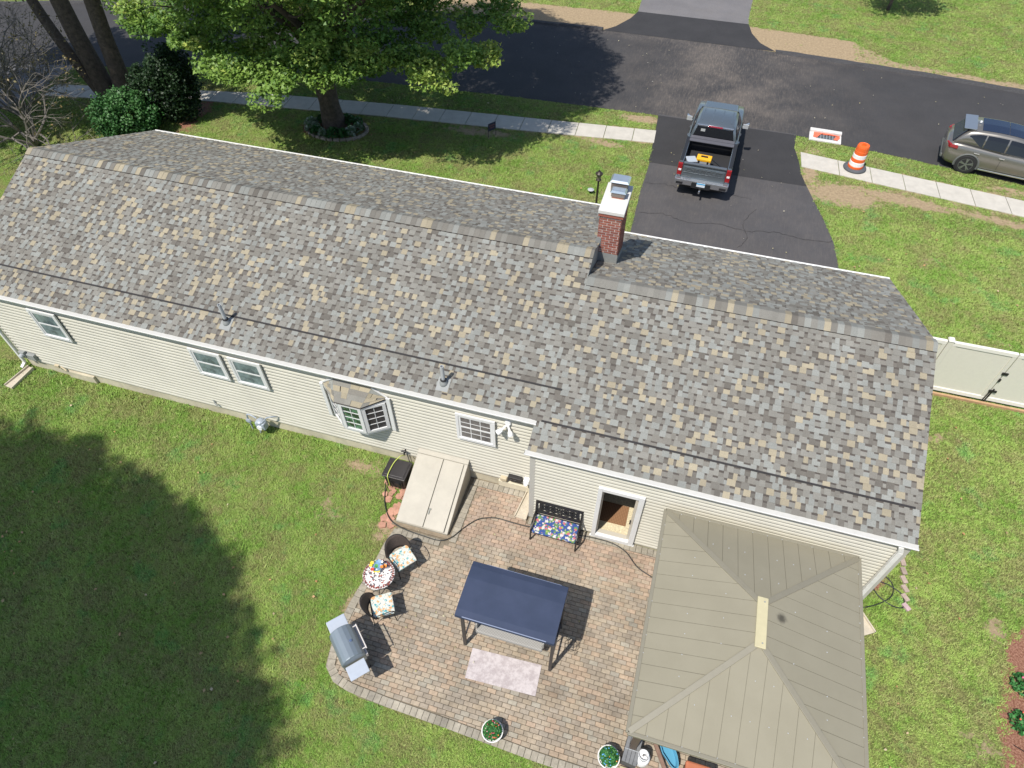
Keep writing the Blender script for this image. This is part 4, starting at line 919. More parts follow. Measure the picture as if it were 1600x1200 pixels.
for i in range(3):
    a = 2.1 * i + .6; u = Vector((math.cos(a), math.sin(a), 0)); c0 = Vector((-2.13, -3.53, 0)); b = MB(); b.tube([c0 + u * .30 + Vector((0, 0, .055)), c0 + u * .08 + Vector((0, 0, .38)), c0 + u * .26 + Vector((0, 0, .69))], .011, 6); add('leg', b, m_black, TB)
FA = thing('flower_centrepiece', (-2.18, -3.42, .725), label='bright ornament of yellow, orange and red flowers with blue glass on the mosaic table', cat='table ornament')
fc = {'yellow': (.80, .62, .05), 'orange': (.80, .25, .03), 'red': (.60, .06, .03), 'blue': (.20, .36, .55), 'green': (.08, .30, .06), 'white': (.8, .8, .75)}
b = MB(); b.lathe([(.05, 0), (.11, .05), (.13, .12), (.06, .13)], (-2.20, -3.40, .726), 12); add('bowl', b, mat('blue_glass', (.18, .30, .40), .15), FA, smooth=True)
for i, (dx, dy, cn, r_) in enumerate(((-.17, .05, 'yellow', .05), (-.16, -.03, 'yellow', .045), (-.10, .12, 'green', .05), (-.02, .10, 'blue', .07), (.05, .03, 'blue', .06), (.13, .08, 'orange', .06), (.10, .01, 'orange', .045), (.04, -.08, 'yellow', .055), (-.03, -.10, 'yellow', .05), (-.08, -.11, 'red', .05), (-.10, .0, 'blue', .06), (-.03, .01, 'green', .06), (.05, .13, 'white', .04))):
    b = MB(); c0 = Vector((-2.18 + dx, -3.42 + dy, .85 + .05 * math.sin(i * 2.3)))
    for k in range(6):
        a = k * 1.047 + i; u = Vector((math.cos(a), math.sin(a), .25)).normalized(); w = Vector((-u.y, u.x, 0)) * r_ * .4; b.poly([c0, c0 + u * r_ * .6 + w, c0 + u * r_ * 1.1, c0 + u * r_ * .6 - w])
    b.tube([c0, (c0.x * .6 - 2.18 * .4, c0.y * .6 - 3.42 * .4, .76)], .004, 4); add('flower', b, mat('petal_' + cn, fc[cn], .5), FA)
m_wick, h = newmat('dark_wicker', .7, .3)
ww = h.new('ShaderNodeTexWave'); ww.inputs['Scale'].default_value = 30; ww.inputs['Distortion'].default_value = 2; h.link(h.obj, ww.inputs[0]); h.link(h.mix(ww.outputs['Fac'], (.055, .042, .035), (.13, .10, .085)), h.b.inputs['Base Color']); h.bump(ww.outputs['Fac'], .8, .01)
def wicker_chair(loc, rz, label):
    t = thing('wicker_chair', loc, rz, label, 'chair', 'wicker bistro chairs')   # faces +x
    A = lambda n, b, m, **k: add(n, b, m, t, local=True, **k)
    for x, y in ((.24, .23), (.24, -.23), (-.22, .20), (-.22, -.20)): b = MB(); b.tube([(x * 1.12, y * 1.12, 0), (x, y, .42)], .011, 6); A('leg', b, m_black)
    b = MB(); b.box(-.24, .26, -.25, .25, .40, .425); A('seat', b, m_wick, bevel=.01)
    # curved back shell
    b = MB(); K = 14; rows = 6
    P = []
    for j in range(rows + 1):
        v_ = j / rows; row = []
        for i in range(K + 1):
            a = math.radians(100 + 160 * i / K); q = abs(i / K - .5) * 2; hh = .42 + v_ * (.44 * (1 - q ** 2.6 * .75)); rr = .27 + .05 * v_
            row.append((rr * math.cos(a) - .03 - .06 * v_, rr * math.sin(a) * 1.02, hh))
        P.append(row)
    n0 = b.verts([p for r_ in P for p in r_])
    for j in range(rows):
        for i in range(K): q = n0 + j * (K + 1) + i; b.face((q, q + 1, q + K + 2, q + K + 1))
    o = A('backrest', b, m_wick, smooth=True); s_ = o.modifiers.new('s', 'SOLIDIFY'); s_.thickness = .014
    b = MB(); b.tube(P[-1], .012, 6); A('back_rail', b, m_black)
    for s_ in (1, -1): b = MB(); b.tube(spline([(-.10, .30 * s_, .64), (.05, .30 * s_, .66), (.20, .28 * s_, .65), (.27, .26 * s_, .55), (.27, .25 * s_, .42)]), .012, 6); A('armrest', b, m_black)
    b = MB(); b.box(-.21, .29, -.26, .26, .428, .485); A('seat_cushion', b, m_flor2, bevel=.022)
    return t
wicker_chair((-1.85, -2.88, .052), math.radians(-38), 'dark wicker chair with flowered cushion behind the mosaic table, nearest the cellar hatch')
wicker_chair((-1.84, -4.14, .052), math.radians(33), 'dark wicker chair with flowered cushion between the mosaic table and the grill')

# ================================================================== grill
G = thing('gas_grill', (-2.03, -5.30, .052), math.radians(-42), 'grey gas grill with domed lid and two folded-out side shelves on the patio corner', 'grill')
A = lambda n, b, m, **k: add(n, b, m, G, local=True, **k)
m_lid = mat('grill_grey', (.23, .27, .30), .32, .35, var=.06, scale=3); m_shelf = mat('shelf_grey', (.40, .44, .50), .5, var=.05); m_gbody = mat('grill_body', (.33, .33, .33), .5, .3)
b = MB(); b.box(-.34, .34, -.22, .24, .10, .60); A('cart', b, mat('cart_dark', (.05, .05, .055), .5), bevel=.01)
b = MB(); b.box(-.36, .36, -.26, .26, .60, .88); A('firebox', b, m_gbody, bevel=.015)
b = MB(); K = 10; prof = [(.26 * math.cos(math.radians(t_)) * 1.05, .88 + .26 * math.sin(math.radians(t_))) for t_ in np.linspace(0, 180, K)]
n0 = b.verts([(-.37, y, z) for y, z in prof] + [(.37, y, z) for y, z in prof])
for i in range(K - 1): b.face((n0 + i, n0 + i + 1, n0 + K + i + 1, n0 + K + i))
b.face([n0 + i for i in range(K)][::-1]); b.face([n0 + K + i for i in range(K)]); A('lid', b, m_lid, bevel=.02)
b = MB(); b.tube([(-.30, .33, 1.0), (.30, .33, 1.0)], .014, 8); b.bar((-.27, .25, 1.0), (-.27, .33, 1.0), .02); b.bar((.27, .25, 1.0), (.27, .33, 1.0), .02); A('handle', b, mat('handle_pale', (.62, .58, .54), .4))
b = MB(); b.box(-.37, .37, .262, .31, .74, .88); A('control_panel', b, mat('panel_pale', (.50, .46, .44), .45), bevel=.01)
for x in (-.24, -.08, .08, .24): b = MB(); b.lathe([(.028, 0), (.025, .03)], (x, .31, .81), 10, axis='y'); A('knob', b, m_black)
b = MB(); b.lathe([(.03, 0), (.03, .012)], (.03, .10, 1.125), 12); A('thermometer', b, mat('chrome', (.75, .77, .8), .15, 1))
for s_ in (-1, 1): b = MB(); b.box(min(s_ * .40, s_ * .72), max(s_ * .40, s_ * .72), -.22, .20, .86, .885); A('side_shelf', b, m_shelf, bevel=.012)
for x, y in ((-.32, -.2), (.32, -.2), (-.32, .2), (.32, .2)): b = MB(); b.lathe([(.055, -.02), (.055, .02)], (x, y, .055), 12, axis='x'); A('wheel', b, m_rubber)
for s_ in (-1, 1): b = MB(); b.box(min(s_ * .40, s_ * .70), max(s_ * .40, s_ * .70), -.21, -.19, .80, .86); A('shelf_bracket', b, m_gbody)

# ================================================================== swing
SW = thing('patio_swing', (1.2, -3.75, 0), label='patio swing with navy blue canopy and grey wicker bench on the brick patio', cat='swing')
m_navy, h = newmat('navy_fabric', .75, .3); h.link(h.mix(h.ramp(h.noise(h.obj, 1.8, 4), .3, .7), (.032, .045, .082), (.040, .054, .098)), h.b.inputs['Base Color']); h.bump(h.noise(h.obj, 150, 2), .15, .004)
m_swf = mat('charcoal_frame', (.045, .043, .045), .4)
b = MB(); nx_, ny_ = 13, 9; P = []
for i in range(nx_ + 1):
    x = .14 + 2.10 * i / nx_
    for j in range(ny_ + 1):
        v_ = j / ny_; y = -4.37 + 1.22 * v_; ed = abs(i / nx_ - .5) * 2
        z = 2.0 + (.055 - .055 * abs(v_ - .66) / .66) - .018 * math.sin(math.pi * i / nx_) * math.sin(math.pi * min(1, v_ * 1.5)) - (.03 if v_ in (0, 1) else 0)
        P.append((x, y, z))
n0 = b.verts(P)
for i in range(nx_):
    for j in range(ny_): q = n0 + i * (ny_ + 1) + j; b.face((q, q + ny_ + 1, q + ny_ + 2, q + 1))
# valances
for j0, yy in ((0, -4.375), (ny_, -3.145)):
    for i in range(nx_):
        a = P[i * (ny_ + 1) + j0]; c_ = P[(i + 1) * (ny_ + 1) + j0]; b.quad(a, c_, (c_[0], yy, 1.89), (a[0], yy, 1.89))
for i0, xx in ((0, .135), (nx_, 2.245)):
    for j in range(ny_):
        a = P[i0 * (ny_ + 1) + j]; c_ = P[i0 * (ny_ + 1) + j + 1]; b.quad(a, c_, (xx, c_[1], c_[2] - .10), (xx, a[1], a[2] - .10))
o = add('canopy', b, m_navy, SW); s_ = o.modifiers.new('s', 'SOLIDIFY'); s_.thickness = .006
b = MB(); b.tube([(.30, -4.374, 1.985), (2.08, -4.374, 1.985)], .010, 5); b.tube([(.45, -3.145, 1.985), (2.1, -3.145, 1.985)], .008, 5); add('canopy_rail', b, mat('pale_piping', (.26, .30, .42), .5), SW)
for x in (.22, 2.20):
    b = MB(); b.bar((x, -4.26, .055), (x, -4.20, 1.93), .065); add('post', b, m_swf, SW)
    b = MB(); b.bar((x, -3.28, .055), (x, -3.34, 1.93), .065); add('post', b, m_swf, SW)
    b = MB(); b.bar((x, -4.22, .42), (x, -3.32, .42), .035); add('side_rail', b, m_swf, SW); b = MB(); b.bar((x, -4.2, 1.90), (x, -3.34, 1.90), .05); b.bar((x, -4.24, 1.2), (x, -3.77, 1.90), .03); add('side_rail', b, m_swf, SW)
b = MB(); b.bar((.22, -3.34, 1.86), (2.20, -3.34, 1.86), .05); b.bar((.22, -4.20, 1.86), (2.20, -4.20, 1.86), .05); add('cross_bar', b, m_swf, SW)
m_gwick, h = newmat('grey_wicker', .75, .3); ww = h.new('ShaderNodeTexChecker'); ww.inputs['Scale'].default_value = 48; ww.inputs[1].default_value = (.40, .39, .36, 1); ww.inputs[2].default_value = (.20, .19, .175, 1); h.link(h.obj, ww.inputs[0]); h.link(ww.outputs[0], h.b.inputs['Base Color'])
b = MB(); b.box(.42, 1.96, -4.08, -3.42, .40, .52); add('seat', b, m_gwick, SW, bevel=.03)
b = MB(); b.hexa([(.42, -3.46, .50), (1.96, -3.46, .50), (1.96, -3.40, .50), (.42, -3.40, .50), (.42, -3.30, 1.0), (1.96, -3.30, 1.0), (1.96, -3.24, 1.0), (.42, -3.24, 1.0)]); add('backrest', b, m_gwick, SW, bevel=.015)
for x in (.40, 1.93): b = MB(); b.box(x, x + .05, -4.02, -3.42, .52, .74); add('armrest', b, m_gwick, SW, bevel=.01)
for x in (.38, 2.02):
    b = MB(); b.bar((x, -3.95, .6), (x, -4.15, 1.86), .014); b.bar((x, -3.45, .7), (x, -3.36, 1.86), .014); add('hanger', b, m_swf, SW)
# rug
mr_, h = newmat('rug_weave', .95, .1); h.link(h.mix(h.ramp(h.noise(h.obj, 4.5, 8, .8), .42, .6), (.54, .49, .48), (.40, .35, .345)), h.b.inputs['Base Color']); h.bump(h.noise(h.obj, 120, 3), .4, .006)
b = MB(); b.extr([(.455, -4.965), (2.045, -4.895), (2.005, -4.225), (.41, -4.30)], .052, .064); add('rug', b, mr_, label='pale pinkish-grey outdoor rug lying in front of the patio swing', cat='rug', bevel=.004)
# wire plant stand
t = thing('wire_stand', (2.53, -3.68, .052), label='small black wire stand standing right of the patio swing', cat='plant stand'); A = lambda n, b, m, **k: add(n, b, m, t, local=True, **k)
for x, y in ((-.13, -.11), (.13, -.13), (-.10, .14), (.15, .12)): b = MB(); b.tube([(x, y, 0), (x * .9, y * .9, .22)], .006, 5); A('leg', b, m_black)
b = MB(); b.tube([(.14 * math.cos(a), .14 * math.sin(a), .22) for a in np.linspace(0, 6.283, 15)], .006, 5, caps=False); b.tube([(.07 * math.cos(a), .07 * math.sin(a), .22) for a in np.linspace(0, 6.283, 11)], .005, 5, caps=False); b.bar((-.14, 0, .22), (.14, 0, .22), .007); b.bar((0, -.14, .22), (0, .14, .22), .007); A('top_ring', b, m_black)

# ================================================================== flower pots, tank, box, blue tub
def pot(x, y, label, tones, cols, seed):
    t = thing('flower_pot', (x, y, .052), label=label, cat='flower pot', group='white planters along the patio edge')
    b = MB(); b.lathe([(.12, .0), (.15, .06), (.205, .26), (.225, .27), (.225, .29), (.205, .29), (.20, .24), (.0001, .24)], (0, 0, 0), 28); add('planter', b, mat('planter_white', (.78, .77, .74), .5, var=.05), t, local=True, smooth=False)
    r = np.random.default_rng(seed); n = 760; a = r.uniform(0, 6.283, n); rr = .185 * np.sqrt(r.uniform(0, 1, n)); z = .30 + .14 * (1 - (rr / .22) ** 2) * r.uniform(.4, 1.25, n)
    o = leaves('foliage', np.stack([x + rr * np.cos(a), y + rr * np.sin(a), .052 + z], 1), .055, m_leafpot, t, seed=seed); o['kind'] = 'stuff'
    for k, (col, cnt) in enumerate(cols):
        b = MB()
        for _ in range(cnt):
            aa = r.uniform(0, 6.283); q = .17 * math.sqrt(r.uniform(0, 1)); b.ball((q * math.cos(aa), q * math.sin(aa), .42 + .03 * r.uniform(-1, 1) - q * .25), .016, 5, 3)
        o = add('blossoms', b, mat('blossom_%d_%d' % (seed, k), col, .6), t, local=True); o['kind'] = 'stuff'
    return t
pot(1.385, -5.87, 'white planter with red and orange blossoms on the patio edge below the rug', None, [((.60, .08, .12), 22), ((.72, .26, .05), 16), ((.75, .35, .40), 12)], 3)
pot(3.78, -5.66, 'white planter with blue blossoms beside the gazebo corner', None, [((.12, .38, .68), 30), ((.20, .55, .75), 12), ((.75, .32, .06), 5)], 4)
t = thing('propane_tank', (4.43, -5.46, .052), label='white propane tank standing between the grey crate and the brown plank', cat='gas tank'); A = lambda n, b, m, **k: add(n, b, m, t, local=True, **k)
b = MB(); b.lathe([(.10, 0), (.145, .04), (.155, .10), (.155, .26), (.145, .32), (.09, .37), (.0001, .38)], (0, 0, 0), 24); A('tank_body', b, m_lamp, smooth=True)
b = MB(); b.lathe([(.10, .36), (.10, .46)], (0, 0, 0), 16, cap=False); o = A('collar', b, m_lamp); q = o.modifiers.new('s', 'SOLIDIFY'); q.thickness = .006
b = MB(); b.lathe([(.022, .38), (.022, .43)], (0, 0, 0), 8); b.tube([(0, 0, .44), (.05, .01, .44)], .012, 6); b.tube(spline([(.05, 0, .43), (.09, -.05, .41), (.02, -.11, .38), (-.07, -.08, .39)]), .006, 5); A('valve', b, mat('valve_grey', (.25, .25, .24), .4, .5))
t = thing('grey_crate', (4.20, -5.42, .052), -.10, 'weathered grey slatted wooden crate between the blue-flowered planter and the white tank', 'crate'); A = lambda n, b, m, **k: add(n, b, m, t, local=True, **k)
m_gw = mat('weathered_grey', (.17, .175, .18), .7, var=.25, scale=9)
for i in range(4): b = MB(); x = -.145 + i * .075; b.box(x, x + .068, -.26, .26, .36, .385); A('slat', b, m_gw)
b = MB(); b.box(-.14, .15, -.25, .25, .0, .35); A('crate_body', b, mat('crate_dark', (.08, .08, .08), .8), bevel=.01)
b = MB(); b.tube([(-.15, -.02, .392), (.16, .01, .392)], .006, 5); A('cord', b, m_pvc)
b = MB(); b.box(4.04, 4.40, -5.80, -5.70, .052, .12); add('timber_block', b, mat('mossy_timber', (.36, .32, .20), .9, var=.3, scale=12), label='short mossy pale timber lying in front of the grey crate', cat='timber')
b = MB(); b.bar((4.62, -5.08, .25), (4.92, -5.55, .20), .075, .04); add('brown_plank', b, mat('brown_wood', (.20, .12, .085), .7, var=.25), label='narrow brown plank leaning beside the white propane tank', cat='plank')
b = MB(); K = 12; rr_ = [(.30, .09), (.22, .14), (.10, .17), (-.08, .16), (-.24, .12)]
poly = [(.16 * math.cos(a) * (1.0 if math.sin(a) > 0 else .8), .36 * math.sin(a)) for a in np.linspace(0, 6.283, 17)[:-1]]
n0 = b.verts([(x * .8, y * .85, 0) for x, y in poly] + [(x, y, .16) for x, y in poly] + [(x * .88, y * .92, .16) for x, y in poly] + [(x * .7, y * .8, .06) for x, y in poly])
for k in range(3):
    for i in range(16): b.face((n0 + k * 16 + i, n0 + k * 16 + (i + 1) % 16, n0 + (k + 1) * 16 + (i + 1) % 16, n0 + (k + 1) * 16 + i))
b.face([n0 + 48 + i for i in range(16)]); b.face([n0 + i for i in range(16)][::-1])
add('blue_tub', b, mat('blue_plastic', (.10, .32, .46), .35), at=(4.93, -5.20, .20), rz=.55, label='blue plastic tub half under the gazebo roof behind the brown plank', cat='tub')
t = thing('red_cushion', (5.55, -5.55, .052)); tag(t, 'terracotta red cushion on a low stool at the bottom edge of the gazebo roof', 'stool'); A = lambda n, b, m, **k: add(n, b, m, t, local=True, **k)
b = MB(); b.box(-.30, .30, -.25, .25, .34, .46); A('cushion', b, mat('red_cloth', (.42, .14, .07), .8, var=.15), bevel=.04)
for x, y in ((-.25, -.2), (.25, -.2), (-.25, .2), (.25, .2)): b = MB(); b.bar((x, y, 0), (x, y, .34), .04); A('leg', b, m_black)

# ================================================================== gazebo
GZ = thing('gazebo', (5.88, -3.4, 0), label='taupe metal roofed gazebo standing on the patio against the house wall', cat='gazebo')
m_gz, h = newmat('taupe_steel', .75, .15)
st = h.ramp(h.noise(h.obj, 1.3, 4), .3, .7); c = h.mix(st, (.250, .230, .170), (.268, .247, .184))
dv = h.new('ShaderNodeVectorMath', operation='DISTANCE'); h.link(h.pos, dv.inputs[0]); dv.inputs[1].default_value = (6.29, -3.02, 2.96)
st2 = h.new('ShaderNodeMath', operation='ADD'); h.link(dv.outputs['Value'], st2.inputs[0]); h.link(h.math('MULTIPLY', h.noise(h.pos, 14, 4), .10), st2.inputs[1])
c = h.mix(h.ramp(st2.outputs[0], .19, .08, 0, .85), c, (.055, .05, .04)); h.link(c, h.b.inputs['Base Color'])
m_gz2 = mat('taupe_trim', (.225, .207, .155), .5, var=.05); m_gcap = mat('ridge_cap_yellow', (.50, .45, .28), .5, var=.06)
gx0, gx1, gy0, gy1, gz0, gz1 = 3.895, 7.93, -5.66, -.99, 2.42, 3.06
rA, rB = Vector((5.90, -3.64, gz1)), Vector((5.90, -2.90, gz1))
cn = [Vector((gx0, gy0, gz0)), Vector((gx1, gy0, gz0)), Vector((gx1, gy1, gz0)), Vector((gx0, gy1, gz0))]
def gz_side(a, c_, ra, rb, npan):
    """panels run up the slope; a->c_ eave, ra/rb ridge ends (above a / c_)"""
    d = (c_ - a); L = d.length; d /= L; nrm = (c_ - a).cross(rb - a).normalized()
    if nrm.z < 0: nrm = -nrm
    up = nrm.cross(d).normalized()
    if up.z < 0: up = -up
    def ulen(s_):  # slope length at eave position s_
        sa, ua = (ra - a).dot(d), (ra - a).dot(up); sb = (rb - a).dot(d)
        if s_ < sa: return ua * s_ / sa
        if s_ > sb: return ua * (L - s_) / (L - sb)
        return ua
    w = L / npan
    brk = [(ra - a).dot(d), (rb - a).dot(d)]
    for i in range(npan):
        s0, s1 = i * w + .004, (i + 1) * w - .004; ss = [s0] + [q for q in brk if s0 < q < s1] + [s1]
        b = MB(); lo = [a + d * s_ for s_ in ss]; hi = [a + d * s_ + up * max(.02, ulen(s_) - .01) for s_ in ss]; t0 = nrm * .012; jz = nrm * random.uniform(0, .002)
        for k in range(len(ss) - 1):
            b.quad(lo[k] + t0 + jz, lo[k + 1] + t0 + jz, hi[k + 1] + t0 + jz, hi[k] + t0 + jz)
        b.quad(lo[0] + t0 + jz, hi[0] + t0 + jz, hi[0], lo[0]); b.quad(lo[-1], hi[-1], hi[-1] + t0 + jz, lo[-1] + t0 + jz)
        add('roof_panel', b, m_gz, GZ)
        # fine ribs
        b2 = MB()
    b = MB(); lo, hi = a, c_; b.poly([a, c_, rb, ra] if nrm.z > 0 else [a, ra, rb, c_]); add('roof_lining', b, mat('seam_dark', (.17, .157, .118), .7), GZ)
gz_side(cn[0], cn[1], rA, rA + Vector((.001, 0, 0)), 13); gz_side(cn[1], cn[2], rA, rB, 15); gz_side(cn[2], cn[3], rB, rB - Vector((.001, 0, 0)), 13); gz_side(cn[3], cn[0], rB, rA, 15)
for c0, r0 in ((cn[0], rA), (cn[1], rA), (cn[2], rB), (cn[3], rB)):
    b = MB(); b.bar(c0 + Vector((0, 0, .012)), r0 + Vector((0, 0, .015)), .11, .03); add('hip_cap', b, m_gz2, GZ, bevel=.006)
b = MB()
for a, c_ in zip(cn, cn[1:] + cn[:1]): b.bar(a, c_, .07, .07)
add('eave_trim', b, m_gz2, GZ, bevel=.008)
b = MB(); b.box(5.90 - .10, 5.90 + .10, -3.76, -2.77, gz1 + .01, gz1 + .045); add('ridge_cap', b, m_gcap, GZ, bevel=.01)
for y in (-2.86, -3.67): b = MB(); b.lathe([(.016, 0), (.016, .012)], (5.93, y, gz1 + .045), 8); add('bolt', b, m_flash, GZ)
b = MB(); rs2 = random.Random(8)
for a, c_, ra_, rb_ in ((cn[0], cn[1], rA, rA), (cn[1], cn[2], rA, rB), (cn[2], cn[3], rB, rB), (cn[3], cn[0], rB, rA)):
    nn_ = (c_ - a).cross(rb_ - a).normalized(); nn_ = nn_ if nn_.z > 0 else -nn_
    for row in (.02, .36, .68):
        p, q = a.lerp(ra_, row), c_.lerp(rb_, row); k = max(2, int(14 * (1 - row)))
        for i in range(1, k):
            if rs2.random() < .75: b.obox(p.lerp(q, i / k) + nn_ * .018, (1, 0, 0), (0, 1, 0), nn_, .016, .016, .008)
o = add('screws', b, m_pvc, GZ); o['kind'] = 'stuff'
for x in (4.2, 7.6):
    for y in (-5.35, -1.35): b = MB(); b.box(x - .06, x + .06, y - .06, y + .06, .052, gz0 - .03); add('post', b, mat('gazebo_brown', (.10, .07, .05), .5), GZ)

# ================================================================== fence with double gate
FN = thing('fence', (12.4, 6.78, 0), label='cream vinyl privacy fence with double gate running from the right end of the house', cat='fence')
m_vin = mat('cream_vinyl', (.66, .64, .545), .45, var=.03, world=True); m_vinw = mat('vinyl_rail', (.76, .74, .66), .4, var=.03)
FY = 6.78; ft = 2.03
def fpost(x): b = MB(); b.box(x - .065, x + .065, FY - .065, FY + .065, 0, ft + .04); add('post', b, m_vin, FN); b = MB(); b.hexa([(x - .085, FY - .085, ft + .04), (x + .085, FY - .085, ft + .04), (x + .085, FY + .085, ft + .04), (x - .085, FY + .085, ft + .04), (x - .06, FY - .06, ft + .09), (x + .06, FY - .06, ft + .09), (x + .06, FY + .06, ft + .09), (x - .06, FY + .06, ft + .09)]); add('post_cap', b, m_vinw, FN)
def fpanel(x0, x1, gate):
    t = thing('gate_leaf' if gate else 'fence_panel'); t.parent = FN; t.location = ((x0 + x1) / 2 - 12.4, 0, .1)
    n = int((x1 - x0 - .1) / .152); w = (x1 - x0 - .12) / n
    for i in range(n): b = MB(); xa = x0 + .06 + i * w; b.box(xa, xa + w, FY - .018 - .0015 * (i % 2), FY + .018, .12, ft - .06); add('board', b, m_vin, t)
    for za, zb in ((ft - .13, ft), (.10, .24)): b = MB(); b.box(x0, x1, FY - .045, FY + .045, za, zb); add('rail', b, m_vinw, t, bevel=.01)
    for xa in (x0, x1 - .10): b = MB(); b.box(xa, xa + .10, FY - .040, FY + .040, .24, ft - .13); add('stile', b, m_vin, t)
for x in (10.72, 14.25, 16.6, 19.0): fpost(x)
fpanel(8.86, 10.64, False); fpanel(10.80, 12.43, True); fpanel(12.46, 14.17, True); fpanel(14.33, 16.52, False); fpanel(16.68, 18.92, False)
b = MB(); b.box(8.86, 19, FY - .17, FY - .10, .0, .09); add('base_board', b, mat('orange_timber', (.42, .26, .14), .8, var=.2, scale=8), FN)
b = MB(); b.box(12.38, 12.54, FY - .075, FY - .045, 1.22, 1.30); b.box(12.42, 12.47, FY - .09, FY - .05, .95, 1.05); add('latch', b, m_black, FN)
b = MB(); b.bar((12.47, FY - .08, .04), (12.50, FY - .06, .62), .03); b.bar((12.40, FY - .09, .05), (12.44, FY - .07, .55), .025); b.box(12.40, 12.60, FY - .085, FY - .045, .50, .56); add('drop_bolt', b, m_black, FN)
# ================================================================== front yard furniture
def barrel(x, y):
    t = thing('traffic_barrel', (x, y, .035), label='orange and white striped traffic barrel with black rubber base on the sidewalk', cat='traffic barrel')
    A = lambda n, b, m, **k: add(n, b, m, t, local=True, **k)
    ora = mat('barrel_orange', (.80, .135, .025), .45); wh = mat('barrel_white', (.80, .80, .78), .35)
    b = MB(); b.lathe([(.30, 0), (.43, .0), (.455, .04), (.43, .085), (.30, .10)], (0, 0, 0), 28); A('rubber_base', b, mat('tyre_grey', (.085, .09, .10), .8, var=.15), smooth=True)
    zs = [0.05, .20, .37, .52, .68, .83, 1.02]; rs = [.30, .285, .272, .262, .25, .24, .235]
    for i in range(5):
        b = MB(); r0, r1 = rs[i], rs[i + 1]; st = .012
        b.lathe([(r0, zs[i]), (r0 - .002, zs[i + 1] - .015), (r1, zs[i + 1])], (0, 0, 0), 28, cap=False); A('stripe', b, (ora, wh)[i % 2])
    b = MB(); b.lathe([(.240, .83), (.235, .98), (.215, 1.04), (.20, 1.02), (.0001, 1.035)], (0, 0, 0), 28); A('top', b, ora)
    b = MB(); b.hexa([(-.10, -.025, 1.03), (.10, -.025, 1.03), (.10, .025, 1.03), (-.10, .025, 1.03), (-.05, -.02, 1.13), (.05, -.02, 1.13), (.05, .02, 1.13), (-.05, .02, 1.13)]); A('handle', b, ora, bevel=.01)
barrel(9.20, 18.62)
t = thing('storm_drain', (8.05, 20.85, 0), -.04, label='white concrete storm drain with iron grate and torn orange cloth at the road edge', cat='storm drain')
A = lambda n, b, m, **k: add(n, b, m, t, local=True, **k); mcb = mat('drain_concrete', (.62, .60, .57), .85, var=.15, scale=4, bump=.4)
b = MB(); b.box(-.66, .66, .22, .44, -.02, .15); A('drain_head', b, mcb, bevel=.015)
b = MB(); b.box(-.66, .66, -.44, -.24, -.02, .05); b.box(-.66, -.36, -.24, .22, -.02, .05); b.box(.52, .66, -.24, .22, -.02, .05); A('drain_surround', b, mcb)
b = MB(); b.box(-.36, .52, -.24, .22, -.04, -.01); A('drain_pit', b, mat('pit_black', (.02, .02, .022), .9))
for i in range(7): b = MB(); b.box(-.33 + i * .125, -.29 + i * .125, -.23, .21, .01, .045); A('grate_bar', b, mat('grate_iron', (.26, .29, .31), .6, .3))
for i in range(4): b = MB(); b.box(-.35, .51, -.20 + i * .12, -.17 + i * .12, .035, .05); A('grate_bar', b, mat('grate_iron', (.26, .29, .31), .6, .3))
mor = mat('torn_orange', (.72, .16, .085), .8, var=.2)
for pl in ([(-.50, -.20), (-.34, -.22), (-.22, .05), (-.10, .22), (-.48, .24)], [(-.12, .10), (.15, .14), (.45, .12), (.58, -.02), (.60, .16), (-.10, .25)], [(.34, -.20), (.50, -.22), (.60, -.02), (.44, .04)]):
    b = MB(); b.extr(pl, .052, .066 + random.uniform(0, .02)); A('orange_cloth', b, mor)
# yard sign
t = thing('yard_sign', (-5.92, 16.93, 0), math.radians(55), 'small dark yard sign on two thin legs in the shaded lawn beside the sidewalk', 'sign'); A = lambda n, b, m, **k: add(n, b, m, t, local=True, **k)
b = MB(); b.box(-.20, .20, -.012, .012, .28, .62); A('board', b, mat('sign_navy', (.035, .035, .06), .6))
b = MB(); b.box(-.15, .15, -.015, -.012, .50, .53); b.box(-.12, .12, -.015, -.012, .40, .43); A('print', b, mat('sign_red', (.22, .07, .07), .6))
for x in (-.20, .20): b = MB(); b.tube([(x, 0, 0), (x, 0, .3)], .008, 5); A('leg', b, m_black)
# lamp post
t = thing('lamp_post', (-.35, 12.35, 0), label='slim dark bronze lamp post on the front lawn behind the chimney', cat='lamp post'); A = lambda n, b, m, **k: add(n, b, m, t, local=True, **k)
mbz = mat('bronze', (.045, .035, .028), .45, .3)
b = MB(); b.tube([(0, 0, 0), (0, 0, .3), (0, 0, .32), (0, 0, 1.62)], [.06, .05, .042, .035], 10); A('pole', b, mbz)
b = MB(); b.lathe([(.035, 1.60), (.09, 1.64), (.10, 1.67), (.05, 1.70)], (0, 0, 0), 12); A('collar', b, mbz)
b = MB(); b.lathe([(.06, 1.70), (.105, 1.90)], (0, 0, 0), 8); A('lantern_glass', b, mat('lantern_glass', (.20, .17, .13), .2))
b = MB(); b.lathe([(.14, 1.90), (.135, 1.93), (.05, 1.99), (.02, 2.06)], (0, 0, 0), 10); A('lantern_roof', b, mbz)
t = thing('garden_light', (-.85, 13.9, 0), label='low round ground light in the lawn left of the lamp post', cat='garden light'); A = lambda n, b, m, **k: add(n, b, m, t, local=True, **k)
b = MB(); b.tube([(0, 0, 0), (0, 0, .16)], .02, 6); A('stake', b, m_black); b = MB(); b.lathe([(.11, .15), (.13, .17), (.05, .20)], (0, 0, 0), 12); A('light_head', b, m_pvc)
